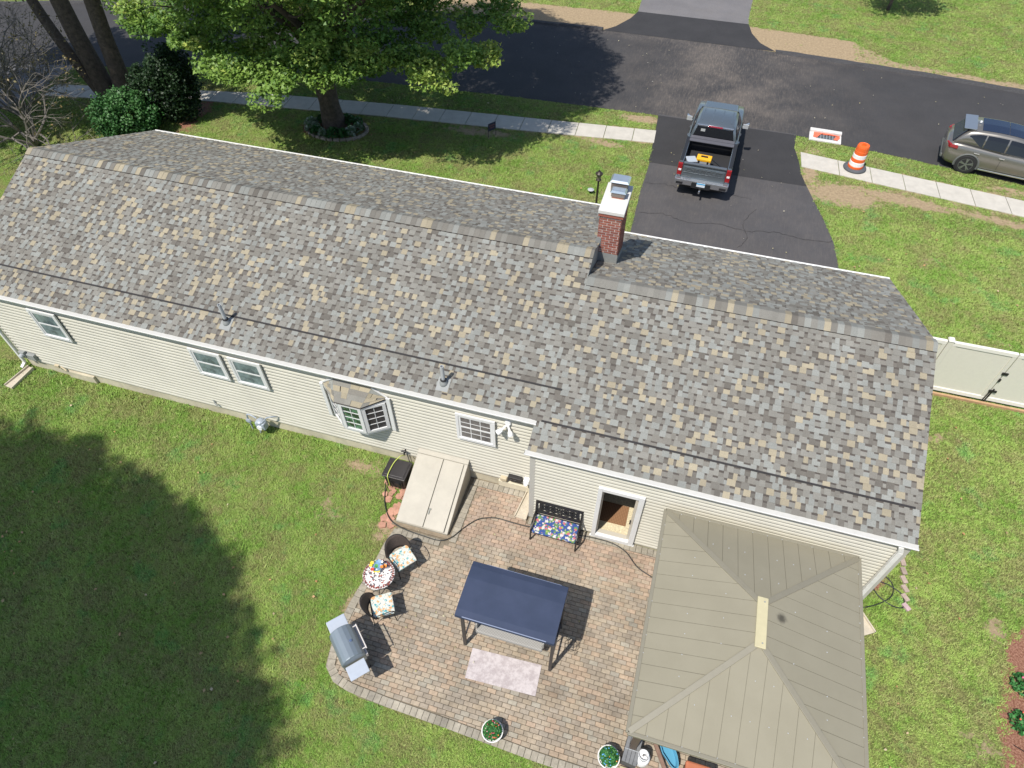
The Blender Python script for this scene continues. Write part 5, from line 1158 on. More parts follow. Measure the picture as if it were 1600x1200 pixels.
# white flowers at the post foot
r = np.random.default_rng(5); n = 260; P = np.stack([-.50 + r.normal(0, .13, n), 12.25 + r.normal(0, .13, n), r.uniform(.05, .48, n)], 1)
t = thing('flowering_plant', (-.50, 12.25, 0), label='yellow and white flowering plant at the foot of the lamp post', cat='plant'); o = leaves('foliage', P, .09, m_leafvar, t, seed=2); o['kind'] = 'stuff'
o = leaves('blossoms', P[:90] + np.array([0, 0, .06]), .075, leafmat('pale_petal', (.75, .65, .18), (.8, .75, .5), (.85, .85, .8)), t, seed=3); o['kind'] = 'stuff'
t = thing('lattice_basket', (-18.15, 17.3 + 1.05, 0), label='small pale green wire basket on the shaded verge under the maple', cat='basket'); A = lambda n, b, m, **k: add(n, b, m, t, local=True, **k); mpg = mat('pale_green_wire', (.22, .45, .36), .5)
b = MB()
for k in range(10): a = .6283 * k; b.tube([(.14 * math.cos(a), .14 * math.sin(a), 0), (.22 * math.cos(a + .2), .22 * math.sin(a + .2), .5)], .012, 4)
for rr, z in ((.14, .02), (.18, .25), (.22, .5)): b.tube([(rr * math.cos(a), rr * math.sin(a), z) for a in np.linspace(0, 6.283, 13)], .012, 4, caps=False)
A('wire_cage', b, mpg)

# ================================================================== vehicles
def interp_rows(ys_, table, n):
    Y = np.linspace(ys_[0], ys_[-1], n); T = np.array(table, float)
    # smooth interpolation
    out = []
    for c_ in range(T.shape[1]):
        P = np.interp(Y, ys_, T[:, c_]); k = np.array([1, 2, 1]) / 4; Q = np.convolve(np.pad(P, 1, mode='edge'), k, 'valid'); Q[0], Q[-1] = P[0], P[-1]; out.append(Q)
    return Y, np.stack(out, 1)
m_truck = mat('truck_paint', (.17, .20, .22), .28, .6, var=.03, coat=.6); m_chrome = mat('chrome_trim', (.62, .63, .65), .24, .85)
m_red = mat('tail_red', (.30, .012, .015), .2, spec=.8); m_carblack = mat('trim_black', (.02, .02, .022), .5)
TR = thing('pickup_truck', (3.265, 14.70, .012), math.radians(-2.0), 'slate grey pickup truck parked on the driveway with its tailgate towards the house', 'pickup truck')
A = lambda n, b, m, **k: add(n, b, m, TR, local=True, **k)
# wheels
for x in (-.86, .86):
    for y in (1.22, 4.86):
        w = thing('wheel'); w.parent = TR; w.location = (x, y, .40)
        b = MB(); b.lathe([(.24, -.13), (.38, -.13), (.41, -.09), (.41, .09), (.38, .13), (.24, .13)], (0, 0, 0), 24, axis='x', cap=False); add('tyre', b, m_rubber, w, local=True, smooth=False)
        b = MB(); b.lathe([(.245, -.10), (.22, -.05), (.05, -.06), (.0001, -.06)], (0, 0, 0), 20, axis='x', cap=False); b.lathe([(.0001, .06), (.05, .06), (.22, .05), (.245, .10)], (0, 0, 0), 20, axis='x', cap=False); add('rim', b, m_chrome, w, local=True)
def loft(st, name, m, parent, close=True, bevel=0, **k):
    b = MB(); K = len(st[0]); n0 = b.verts([p for s_ in st for p in s_])
    for i in range(len(st) - 1):
        for j in range(K): q = n0 + i * K + j; r_ = n0 + i * K + (j + 1) % K; b.face((q, r_, r_ + K, q + K))
    b.face([n0 + j for j in range(K)][::-1]); b.face([n0 + (len(st) - 1) * K + j for j in range(K)])
    return add(name, b, m, parent, local=True, smooth=True, bevel=bevel, **k)
def smooth_by_angle(o, ang=40):
    md = o.modifiers.new('ws', 'WEIGHTED_NORMAL'); md.keep_sharp = True
# chassis / lower body with fenders
def ring_low(y, w, z0, z1, c_=.05): return [(-w + .06, y, z0), (w - .06, y, z0), (w, y, z0 + .10), (w + .012, y, (z0 + z1) / 2), (w - .01, y, z1 - c_), (w - .05, y, z1), (-w + .05, y, z1), (-w + .01, y, z1 - c_), (-w - .012, y, (z0 + z1) / 2), (-w, y, z0 + .10)]
b = MB(); b.box(-.80, .80, .2, 5.5, .30, .62); A('chassis', b, m_carblack)
for s_ in (-1, 1):
    st = []
    for y in (.10, .14, .5, 1.0, 1.5, 2.06):
        w = 1.0 if y > .12 else .97; x0, x1 = s_ * .83, s_ * w
        st.append([(x0, y, .56), (x1 * .985, y, .56), (x1 * 1.005, y, .95), (x1 * .995, y, 1.34), (x1 * .97, y, 1.40), (x0, y, 1.40)] if s_ > 0 else [(x0, y, .56), (x0, y, 1.40), (x1 * .97, y, 1.40), (x1 * .995, y, 1.34), (x1 * 1.005, y, .95), (x1 * .985, y, .56)])
    b = MB(); K = 6; n0 = b.verts([p for q in st for p in q])
    for i in range(len(st) - 1):
        for j in range(K): q = n0 + i * K + j; r_ = n0 + i * K + (j + 1) % K; b.face((q, r_, r_ + K, q + K))
    b.face([n0 + j for j in range(K)][::-1]); b.face([n0 + 5 * K + j for j in range(K)])
    A('bed_side', b, m_truck, bevel=.015); b = MB(); b.box(min(s_ * .86, s_ * .98), max(s_ * .86, s_ * .98), .18, 1.95, 1.40, 1.425); A('rail_cap', b, m_carblack, bevel=.008)
b = MB(); b.box(-.83, .83, .15, 2.06, .86, .90); b.box(-.83, .83, 2.02, 2.08, .90, 1.42); A('bed_floor', b, mat('bed_black', (.022, .022, .024), .8))
# cab + hood lower body
st = [ring_low(y, w, z0, z1) for y, w, z0, z1 in ((2.08, .99, .50, 1.30), (2.3, 1.0, .50, 1.32), (3.0, 1.0, .50, 1.30), (4.0, 1.0, .50, 1.28), (4.25, .99, .50, 1.26), (5.0, .98, .52, 1.22), (5.55, .95, .52, 1.16), (5.78, .86, .55, 1.04))]
loft(st, 'cab_body', m_truck, TR, bevel=.02)
# greenhouse
def ring_top(y, wb, wt, z0, z1): return [(-wb, y, z0), (wb, y, z0), (wt + .02, y, z1 - .08), (wt - .08, y, z1 - .005), (0, y, z1 + .015), (-wt + .08, y, z1 - .005), (-wt - .02, y, z1 - .08)]
st = [ring_top(2.10, .93, .90, 1.28, 1.34), ring_top(2.24, .92, .77, 1.28, 1.84), ring_top(2.40, .92, .75, 1.28, 1.90), ring_top(3.0, .92, .75, 1.28, 1.92), ring_top(3.55, .92, .74, 1.28, 1.89), ring_top(3.72, .92, .73, 1.28, 1.84), ring_top(4.42, .90, .86, 1.2, 1.27)]
b = MB(); K = 7; n0 = b.verts([p for q in st for p in q]); bg = MB(); bg.verts([p for q in st for p in q])
for i in range(6):
    for j in range(K):
        q = n0 + i * K + j; r_ = n0 + i * K + (j + 1) % K; (b if not (i == 5 and 1 < j < 6) else b).face((q, r_, r_ + K, q + K))
b.face([n0 + j for j in range(K)][::-1]); b.face([n0 + 6 * K + j for j in range(K)])
A('cab_roof', b, m_truck, smooth=True, bevel=.02)
def plate(pts, off, m, name, parent=TR, label=None):
    P = [Vector(p) for p in pts]; nn = (P[1] - P[0]).cross(P[-1] - P[0]).normalized(); b = MB()
    if len(P) == 4: b.hexa([p - nn * .01 for p in P] + [p + nn * off for p in P])
    else:
        n = b.verts([p - nn * .01 for p in P] + [p + nn * off for p in P]); k = len(P); b.face([n + k + i for i in range(k)]); [b.face((n + i, n + (i + 1) % k, n + k + (i + 1) % k, n + k + i)) for i in range(k)]
    return add(name, b, m, parent, local=True, label=label)
plate([(-.80, 2.125, 1.40), (.80, 2.125, 1.40), (.69, 2.225, 1.78), (-.69, 2.225, 1.78)], .012, m_glassd, 'rear_window')
b = MB(); b.obox((-.45, 2.178, 1.66), (1, 0, 0), Vector((0, .1, .38)).normalized(), (0, -.97, .25), .17, .10, .012); A('sticker', b, mat('sticker_grey', (.30, .31, .30), .6))
b = MB(); b.box(-.28, .28, 2.19, 2.24, 1.80, 1.85); A('brake_light', b, mat('brake_light', (.30, .03, .05), .3), bevel=.01)
b = MB(); b.box(-.70, -.28, 2.20, 2.26, 1.80, 1.855); b.box(.28, .70, 2.20, 2.26, 1.80, 1.855); A('roof_lip', b, m_chrome, bevel=.01)
for x in (-.56, -.19, .19, .56): b = MB(); b.bar((x, 2.50, 1.925 - abs(x) * .02), (x, 3.45, 1.925 - abs(x) * .02), .035, .012); A('roof_rib', b, m_truck, bevel=.004)
for s_ in (-1, 1):
    for ya, yb_ in ((2.40, 3.02), (3.12, 3.98)):
        xt = .79; tb = lambda y: 3.72 if y > 3.5 else y
        P = [(s_ * .925, ya, 1.33), (s_ * .925, yb_, 1.33), (s_ * .79, min(yb_, 3.62), 1.77), (s_ * .79, ya + .05, 1.77)]
        plate(P if s_ > 0 else P[::-1], .010, m_glassd, 'side_window')
    b = MB(); b.hexa([(s_ * 1.0, 3.62, 1.22), (s_ * 1.26, 3.58, 1.22), (s_ * 1.26, 3.74, 1.22), (s_ * 1.0, 3.74, 1.22), (s_ * 1.0, 3.62, 1.30), (s_ * 1.26, 3.58, 1.46), (s_ * 1.26, 3.74, 1.46), (s_ * 1.0, 3.74, 1.30)] if s_ > 0 else [(s_ * 1.26, 3.58, 1.22), (s_ * 1.0, 3.62, 1.22), (s_ * 1.0, 3.74, 1.22), (s_ * 1.26, 3.74, 1.22), (s_ * 1.26, 3.58, 1.46), (s_ * 1.0, 3.62, 1.30), (s_ * 1.0, 3.74, 1.30), (s_ * 1.26, 3.74, 1.46)]); A('mirror', b, m_chrome if s_ > 0 else m_chrome, bevel=.03)
    b = MB(); b.box(min(s_ * 1.03, s_ * 1.24), max(s_ * 1.03, s_ * 1.24), 3.555, 3.60, 1.25, 1.42); A('mirror_glass', b, mat('mirror_pale', (.55, .57, .58), .2, .3))
    for y in (2.62, 3.28): b = MB(); b.box(min(s_ * 1.0, s_ * 1.03), max(s_ * 1.0, s_ * 1.03), y - .09, y + .09, 1.10, 1.13); A('door_handle', b, m_chrome)
    for y in (3.07, 2.34, 4.05): b = MB(); b.box(min(s_ * 1.0, s_ * 1.014), max(s_ * 1.0, s_ * 1.014), y - .006, y + .006, .60, 1.27); A('door_gap', b, m_carblack)
plate([(.74, 3.80, 1.78), (-.74, 3.80, 1.78), (-.84, 4.34, 1.33), (.84, 4.34, 1.33)], .014, m_glassd, 'windshield')
b = MB(); b.hexa([(-.78, 4.42, 1.22), (.78, 4.42, 1.22), (.72, 5.60, 1.12), (-.72, 5.60, 1.12), (-.74, 4.44, 1.31), (.74, 4.44, 1.31), (.66, 5.55, 1.21), (-.66, 5.55, 1.21)]); A('hood', b, m_truck, bevel=.04)
b = MB(); b.box(-.80, .80, 5.70, 5.84, .55, 1.02); A('grille', b, m_chrome, bevel=.03)
# tailgate, lights, bumper
b = MB(); b.hexa([(-.82, .05, .70), (.82, .05, .70), (.82, .13, .70), (-.82, .13, .70), (-.82, .09, 1.36), (.82, .09, 1.36), (.82, .15, 1.36), (-.82, .15, 1.36)]); A('tailgate', b, m_truck, bevel=.015)
b = MB(); b.hexa([(-.82, .04, 1.35), (.82, .04, 1.35), (.82, .17, 1.35), (-.82, .17, 1.35), (-.80, .05, 1.41), (.80, .05, 1.41), (.80, .16, 1.41), (-.80, .16, 1.41)]); A('tailgate_lip', b, mat('lip_grey', (.20, .22, .235), .25, .6), bevel=.015)
b = MB(); b.hexa([(-.78, .040, 1.02), (.78, .040, 1.02), (.78, .10, 1.02), (-.78, .10, 1.02), (-.78, .050, 1.26), (.78, .050, 1.26), (.78, .10, 1.26), (-.78, .10, 1.26)]); A('tailgate_panel', b, m_truck, bevel=.02)
A('lettering', text_mb('CHEVROLET', .20, .012, 0, .036, 1.14, width=1.36), mat('letter_grey', (.22, .24, .25), .3, .7))
A('badge', text_mb('SILVERADO', .07, .008, -.58, .036, .86, width=.32), m_chrome)
for s_ in (-1, 1):
    b = MB(); x0, x1 = (.825, 1.0) if s_ > 0 else (-1.0, -.825)
    b.box(x0, x1, .05, .16, .86, 1.36); A('tail_light', b, m_red, bevel=.02); b = MB(); b.box(x0 + .04, x1 - .03, .035, .06, 1.06, 1.13); A('reverse_light', b, m_lamp)
b = MB(); b.hexa([(-1.0, -.06, .52), (1.0, -.06, .52), (1.0, .20, .52), (-1.0, .20, .52), (-1.02, -.10, .78), (1.02, -.10, .78), (1.02, .20, .78), (-1.02, .20, .78)]); A('bumper', b, m_chrome, bevel=.035)
b = MB(); b.box(-.36, .36, -.13, .0, .50, .74); A('step_pad', b, m_carblack, bevel=.01)
for s_ in (-1, 1): b = MB(); b.box(min(s_ * .70, s_ * .95), max(s_ * .70, s_ * .95), -.112, -.04, .58, .68); A('bumper_step', b, m_carblack, bevel=.01)
b = MB(); b.box(-.16, .16, -.145, -.125, .60, .755); A('license_plate', b, mat('plate_white', (.66, .72, .78), .5)); b = MB(); b.box(-.16, .16, -.149, -.145, .705, .755); A('plate_band', b, mat('plate_blue', (.05, .35, .62), .5))
b = MB(); b.box(-.03, .03, -.30, -.05, .40, .45); b.ball((0, -.30, .50), .035, 8, 5); b.tube([(0, -.30, .42), (0, -.30, .5)], .02, 6); A('hitch', b, m_chrome)
# folded bed cover
b = MB(); b.box(-.86, .86, 1.62, 1.82, 1.43, 1.46); b.box(-.85, .85, 1.84, 2.04, 1.43, 1.47); b.box(-.35, .40, 1.92, 1.94, 1.47, 1.478, (1, 1, 1)); A('folded_cover', b, mat('cover_grey', (.10, .10, .115), .55), bevel=.012)
b = MB(); b.tube([(-.86, 1.66, 1.44), (.86, 1.66, 1.44)], .012, 5); A('cover_rail', b, m_chrome)
# cargo: things of their own
def tloc(x, y, z): a = math.radians(-2.0); return (3.265 + x * math.cos(a) - y * math.sin(a), 14.70 + x * math.sin(a) + y * math.cos(a), z + .012)
t = thing('tool_box', tloc(-.12, .75, .90), math.radians(-4), 'yellow and grey tool box standing in the open truck bed', 'tool box'); A = lambda n, b, m, **k: add(n, b, m, t, local=True, **k)
b = MB(); b.box(-.27, .27, -.17, .17, 0, .34); A('box_body', b, mat('toolbox_grey', (.34, .35, .36), .5), bevel=.02)
b = MB(); b.box(-.28, .28, -.18, .18, .34, .45); A('lid', b, mat('toolbox_yellow', (.80, .42, .02), .45), bevel=.02)
b = MB(); b.box(-.13, .13, -.03, .03, .45, .49); b.box(-.20, -.14, -.19, -.17, .26, .38); b.box(.14, .20, -.19, -.17, .26, .38); A('handle', b, m_black)
t = thing('grey_bin', tloc(-.58, .55, .90), .35, 'small pale grey lidded bin in the left rear corner of the truck bed', 'bin'); A = lambda n, b, m, **k: add(n, b, m, t, local=True, **k)
b = MB(); b.hexa([(-.14, -.15, 0), (.14, -.15, 0), (.14, .15, 0), (-.14, .15, 0), (-.18, -.19, .38), (.18, -.19, .38), (.18, .19, .38), (-.18, .19, .38)]); A('bin_body', b, mat('bin_grey', (.38, .42, .46), .5), bevel=.02); b = MB(); b.box(-.19, .19, -.20, .20, .38, .41); A('lid', b, mat('bin_grey', (.38, .42, .46), .5), bevel=.01)
b = MB(); q0 = Vector(tloc(.10, .85, 1.30)); q1 = Vector(tloc(.66, .40, 1.20)); b.bar(q0, q1, .035, .03); add('pry_bar', b, m_carblack, label='dark bar leaning across the truck bed from the yellow tool box', cat='bar')

# SUV: local x = forward, origin rear bumper centre; body lofted along x
SV = thing('parked_suv', (12.55, 20.62, .012), math.radians(-9.5), 'silver grey suv with dark glass roof parked at the kerb on the street', 'suv')
A = lambda n, b, m, **k: add(n, b, m, SV, local=True, **k)
m_suv = mat('suv_paint', (.235, .222, .20), .28, .6, coat=.6)
xs_ = [0, .08, .25, .55, .95, 1.5, 2.1, 2.7, 3.1, 3.6, 4.2, 4.55, 4.70]
#        zbot  zbelt  wbot  wmid  wbelt  
tabl = [(.45, .98, .62, .70, .66), (.34, 1.04, .80, .84, .78), (.30, 1.08, .86, .91, .84), (.28, 1.10, .89, .94, .87), (.28, 1.08, .90, .945, .885), (.28, 1.05, .90, .945, .90), (.28, 1.02, .90, .945, .90), (.28, 1.00, .90, .945, .90), (.28, .99, .90, .94, .89), (.30, .98, .89, .93, .86), (.32, .92, .86, .90, .80), (.38, .82, .76, .80, .72), (.45, .70, .60, .64, .60)]
Y, T = interp_rows(xs_, tabl, 48)
st = [[(x, -wb, zb), (x, wb, zb), (x, wb + .03, zb + .12), (x, wm, (zb + zt) / 2 - .02), (x, wm - .005, zt - .22), (x, wt + .02, zt - .07), (x, wt - .02, zt), (x, 0, zt + .01), (x, -wt + .02, zt), (x, -wt - .02, zt - .07), (x, -wm + .005, zt - .22), (x, -wm, (zb + zt) / 2 - .02), (x, -wb - .03, zb + .12)] for x, (zb, zt, wb, wm, wt) in zip(Y, T)]
o = loft([q[::-1] for q in st], 'body', m_suv, SV)
# greenhouse
xs2 = [.22, .42, .62, 1.0, 1.6, 2.2, 2.6, 3.0, 3.55]; tab2 = [(1.04, 1.10, .80, .76), (1.04, 1.40, .82, .70), (1.04, 1.58, .84, .66), (1.04, 1.64, .86, .65), (1.03, 1.67, .88, .65), (1.01, 1.66, .88, .65), (1.0, 1.62, .87, .64), (1.0, 1.42, .86, .68), (.98, 1.02, .84, .80)]
Y2, T2 = interp_rows(xs2, tab2, 36)
st2 = [[(x, -wb, zb), (x, wb, zb), (x, wb - (wb - wt) * .55, zb + (zt - zb) * .62), (x, wt + .03, zt - (zt - zb) * .12), (x, wt - .05, zt), (x, 0, zt + .025), (x, -wt + .05, zt), (x, -wt - .03, zt - (zt - zb) * .12), (x, -wb + (wb - wt) * .55, zb + (zt - zb) * .62)] for x, (zb, zt, wb, wt) in zip(Y2, T2)]
loft([q[::-1] for q in st2], 'greenhouse', m_suv, SV)
def gsurf(x, side, f):  # point on the side glass surface, f 0 belt .. 1 roof
    zb, zt, wb, wt = [np.interp(x, Y2, T2[:, i]) for i in range(4)]
    k = [(wb, zb), (wb - (wb - wt) * .55, zb + (zt - zb) * .62), (wt + .03, zt - (zt - zb) * .12)]; q = f * 2
    a, c_ = (k[0], k[1]) if q < 1 else (k[1], k[2]); q = q if q < 1 else q - 1
    return (x, side * (a[0] + (c_[0] - a[0]) * q + .008), a[1] + (c_[1] - a[1]) * q)
def glass_strip(side, xl_, lo, hi, name, m=m_glassd):
    b = MB(); P = []
    for x in xl_:
        l_, h_ = lo(x), hi(x); P.append([gsurf(x, side, l_ + (h_ - l_) * k / 4) for k in range(5)])
    for i in range(len(P) - 1):
        for k in range(4):
            q = [P[i][k], P[i + 1][k], P[i + 1][k + 1], P[i][k + 1]]; b.quad(*(q if side < 0 else q[::-1]))
    add(name, b, m, SV, local=True, smooth=True)
for side in (-1, 1):
    glass_strip(side, np.linspace(.66, 1.22, 8), lambda x: .10 + .50 * max(0, (1.22 - x) / .56) ** 1.3, lambda x: .93 - .45 * max(0, (1.0 - x)), 'quarter_window')
    glass_strip(side, np.linspace(1.27, 2.02, 8), lambda x: .10, lambda x: .94, 'side_window')
    glass_strip(side, np.linspace(2.08, 3.05, 9), lambda x: .10, lambda x: .94 if x < 2.6 else .94 - (x - 2.6) * .25, 'side_window')
    b = MB(); 
    for x in (1.25, 2.05): b.tube([(x, side * .955, .42), (x, side * .952, .75), gsurf(x, side, .0)], .005, 4)
    A('door_seam', b, m_carblack)
    for x in (1.05, 1.95): b = MB(); b.bar((x, side * .955, .90), (x + .2, side * .955, .895), .03, .035); A('door_handle', b, m_chrome)
    b = MB(); b.box(1.45, 3.4, min(side * .93, side * .97), max(side * .93, side * .97), .27, .33); A('sill_trim', b, m_chrome, bevel=.01)
    b = MB(); b.bar(gsurf(1.0, side, .0), gsurf(3.1, side, .0), .02, .02); A('belt_trim', b, m_chrome)
    for x in (.98, 3.72):
        w = thing('wheel'); w.parent = SV; w.location = (x, side * .84, .37)
        b = MB(); b.lathe([(.26, -.125), (.35, -.125), (.372, -.09), (.372, .09), (.35, .125), (.26, .125)], (0, 0, 0), 28, axis='y', cap=False); add('tyre', b, m_rubber, w, local=True)
        b = MB(); b.lathe([(.0001, side * .06), (.27, side * .04), (.27, side * .10)], (0, 0, 0), 24, axis='y', cap=False); add('rim', b, mat('rim_dark', (.06, .06, .065), .35, .6), w, local=True)
        b = MB()
        for k in range(5):
            a = 1.2566 * k + .3
            for da in (-.13, .13): b.bar((.05 * math.cos(a), side * .105, .05 * math.sin(a)), (.25 * math.cos(a + da), side * .115, .25 * math.sin(a + da)), .035, .02, up=(0, 1, 0))
        b.lathe([(.055, .09 * side), (.05, .12 * side)], (0, 0, 0), 12, axis='y'); b.lathe([(.262, .09 * side), (.262, .118 * side), (.245, .118 * side)], (0, 0, 0), 28, axis='y', cap=False); add('spokes', b, mat('rim_pale', (.34, .35, .37), .3, .8), w, local=True)
        b = MB(); b.tube([(x + .43 * math.cos(a), side * .925, .37 + .43 * math.sin(a)) for a in np.linspace(-.25, math.pi + .25, 20)], .045, 6); A('wheel_arch', b, mat('arch_grey', (.12, .125, .12), .6))
        b = MB(); b.lathe([(.405, side * .88), (.405, side * .945), (.0001, side * .945)], (x, 0, .37), 24, axis='y', cap=False); A('wheel_well', b, m_rubber)
b = MB()
for i in range(9):
    x0, x1 = 1.00 + i * .19, 1.00 + (i + 1) * .19 - (.012 if i == 4 else 0)
    z = lambda x: np.interp(x, Y2, T2[:, 1]) + .012
    for y0_, y1_ in ((-.54, -.27), (-.27, 0), (0, .27), (.27, .54)): zz = lambda x, y: z(x) + .024 * (1 - abs(y) / .6); b.quad((x0, y0_, zz(x0, y0_)), (x1, y0_, zz(x1, y0_)), (x1, y1_, zz(x1, y1_)), (x0, y1_, zz(x0, y1_)))
A('glass_roof', b, mat('roof_glass', (.015, .022, .045), .08, spec=.9), smooth=True)
b = MB(); b.hexa([(.36, -.60, 1.60), (.78, -.60, 1.63), (.78, .60, 1.63), (.36, .60, 1.60), (.34, -.62, 1.645), (.80, -.62, 1.685), (.80, .62, 1.685), (.34, .62, 1.645)]); A('spoiler', b, mat('spoiler_paint', (.25, .29, .34), .3, .5), bevel=.03)
b = MB(); b.box(.86, .93, -.02, .02, 1.68, 1.76); A('antenna_fin', b, m_lamp, bevel=.01)
plate([(.175, .68, 1.10), (.175, -.68, 1.10), (.50, -.58, 1.565), (.50, .58, 1.565)], .02, mat('tailgate_glass', (.022, .028, .05), .25, spec=.35), 'rear_window', SV)
for side in (-1, 1):
    b = MB(); b.bar((.03, side * .60, .95), (.17, side * .86, .96), .07, .16); b.bar((.14, side * .85, .96), (.42, side * .945, .985), .05, .12); A('tail_light', b, m_red, bevel=.02)
    b = MB(); b.hexa([(.045, side * .50, .86), (.34, side * .925, .86), (.36, side * .90, .90), (.10, side * .48, .90), (.06, side * .50, 1.02), (.38, side * .885, 1.00), (.42, side * .85, 1.03), (.12, side * .46, 1.05)] if side > 0 else [(.34, side * .925, .86), (.045, side * .50, .86), (.10, side * .48, .90), (.36, side * .90, .90), (.38, side * .885, 1.00), (.06, side * .50, 1.02), (.12, side * .46, 1.05), (.42, side * .85, 1.03)]); A('tail_light', b, m_red, bevel=.02)
    b = MB(); b.bar((.07, side * .60, .52), (.22, side * .86, .54), .03, .05); A('reflector', b, m_red)
b = MB(); b.box(-.02, .10, -.70, .70, .34, .50); A('bumper', b, mat('arch_grey', (.12, .125, .12), .6), bevel=.04)
b = MB(); b.box(.0, .04, -.26, .26, .72, .84); A('license_plate', b, m_lamp)

# ================================================================== vegetation
def trunk_mesh(pts, rad, seg=12, rough=.08, seed=1):
    b = MB(); b.tube(spline(pts, 5), list(np.interp(np.linspace(0, 1, (len(pts) - 1) * 5 + 1), np.linspace(0, 1, len(rad)), rad)), seg)
    r = random.Random(seed); 
    # fluting
    out = []
    n = len(b.v)
    for i, (x, y, z) in enumerate(b.v): k = i % seg; out.append((x, y, z))
    b.v = out; return b
# maple
MP = thing('maple_tree', (-13.0, 15.75, 0), label='large green maple tree rising from a round flower bed in the front lawn', cat='tree')
rT = np.random.default_rng(21)
b = trunk_mesh([(-13.0, 15.78, -.1), (-13.02, 15.8, .35), (-13.05, 15.85, 1.4), (-13.15, 16.0, 2.6), (-13.2, 16.1, 3.6)], [.62, .47, .40, .39, .36], 18)
# bark flutes: push vertices in and out
for i in range(len(b.v)):
    x, y, z = b.v[i]; k = i % 18; a = 1 + .10 * math.sin(k * 2 * math.pi / 18 * 5 + z * .8) + .05 * math.sin(k * 7.1 + z * 5); cx_, cy_ = -13.0 - .05 * z, 15.78 + .08 * z; b.v[i] = (cx_ + (x - cx_) * a, cy_ + (y - cy_) * a, z)
add('trunk', b, m_bark, MP, smooth=True)
MC = np.array([-12.9, 17.0, 10.6]); 
limb_ends = []
for k, (ang, el, L_) in enumerate([(200, 22, 5.5), (165, 30, 6), (100, 35, 6), (60, 28, 6), (15, 25, 7), (330, 28, 6), (285, 30, 5), (245, 35, 6), (130, 60, 7), (20, 62, 7), (280, 65, 7)]):
    a = math.radians(ang); e_ = math.radians(el); d = Vector((math.cos(a) * math.cos(e_), math.sin(a) * math.cos(e_), math.sin(e_))); p0 = Vector((-13.15, 16.05, 2.7 + .12 * k)); p1 = p0 + d * L_ * .4 + Vector((0, 0, .5)); p2 = p0 + d * L_ + Vector((0, 0, .8))
    b = MB(); b.tube(spline([p0, p1, p2], 5), list(np.linspace(.24, .05, 11)), 8); add('limb', b, m_bark, MP, smooth=True); limb_ends += [p1, p2]
    for q in range(4):
        f_ = .4 + q * .18; s0 = p1.lerp(p2, f_); dd = Vector(rT.normal(size=3)); dd.z = abs(dd.z) * .5 - .1; b = MB(); b.tube([s0, s0 + dd * .7, s0 + dd * 1.2 + Vector((0, 0, .2))], [.06, .035, .012], 5); add('branch', b, m_bark, MP)
cl = []
R_ = 7.9
while len(cl) < 760:
    u = rT.normal(size=3); u /= np.linalg.norm(u); rad = rT.uniform(.62, 1.0) ** .7
    p = MC + u * np.array([R_, 7.3, 7.4]) * rad
    rr = math.hypot(p[0] - MC[0], (p[1] - MC[1])); zlow = 3.7 + 2.4 * (rr / 8.3) ** 3
    if p[2] < zlow: p[2] = zlow + rT.uniform(0, 1.6)
    if math.hypot(p[0] + 13.1, p[1] - 16) < 1.4 and p[2] < 4.3: continue
    cl.append((p, rT.uniform(.55, 1.05)))
# drooping outer sprays, seen from the house side
for (x, y, z) in [(-5.0, 15.6, 4.2), (-5.6, 14.6, 4.5), (-4.6, 16.9, 4.6), (-6.2, 13.8, 4.2), (-6.9, 14.4, 3.9), (-7.6, 14.2, 4.3), (-7.2, 16, 4.4), (-8.6, 13.6, 4.2), (-9.4, 13.4, 4.5), (-9.9, 12.9, 4.2), (-10.6, 13.2, 3.9), (-11.5, 12.2, 4.2), (-12.4, 11.6, 4.0), (-12.9, 12.4, 3.7), (-13.2, 13.0, 4.0), (-13.9, 12.0, 4.2), (-14.6, 12.2, 4.2), (-15.4, 12.9, 4.1), (-16.4, 13.6, 4.2), (-17.3, 13.7, 4.3), (-18.3, 13.9, 4.4), (-19.4, 14.2, 4.4), (-20.2, 14.6, 4.6), (-18.6, 15, 4.4), (-17.0, 15.2, 4.2), (-14.6, 14.3, 3.6), (-11.6, 14.0, 4.0), (-8.8, 15.3, 4.2), (-6.0, 17.2, 4.6), (-5.2, 18.6, 4.8)]:
    for _ in range(5): cl.append((np.array([x - (.6 if x > -9 else .2), y, z]) + rT.normal(0, .35, 3) * np.array([1, 1, .5]), rT.uniform(.4, .7)))
P = []; Tn = []
for p, s_ in cl:
    n = int(330 * s_); q = rT.normal(size=(n, 3)); q /= np.linalg.norm(q, axis=1)[:, None]; q *= (rT.uniform(.3, 1, n) ** .4)[:, None] * np.array([s_ * 1.1, s_ * 1.1, s_ * .55])
    P.append(p + q); Tn.append(np.full(n, np.clip(rT.normal(.35, .22) + (.25 if p[0] > -8 else 0), 0, 1)))
P = np.concatenate(P); Tn = np.concatenate(Tn); print('maple leaves', len(P))
leaves('crown', P, .145, m_leaf, MP, Tn, flat=.7, seed=31, lobed=True)
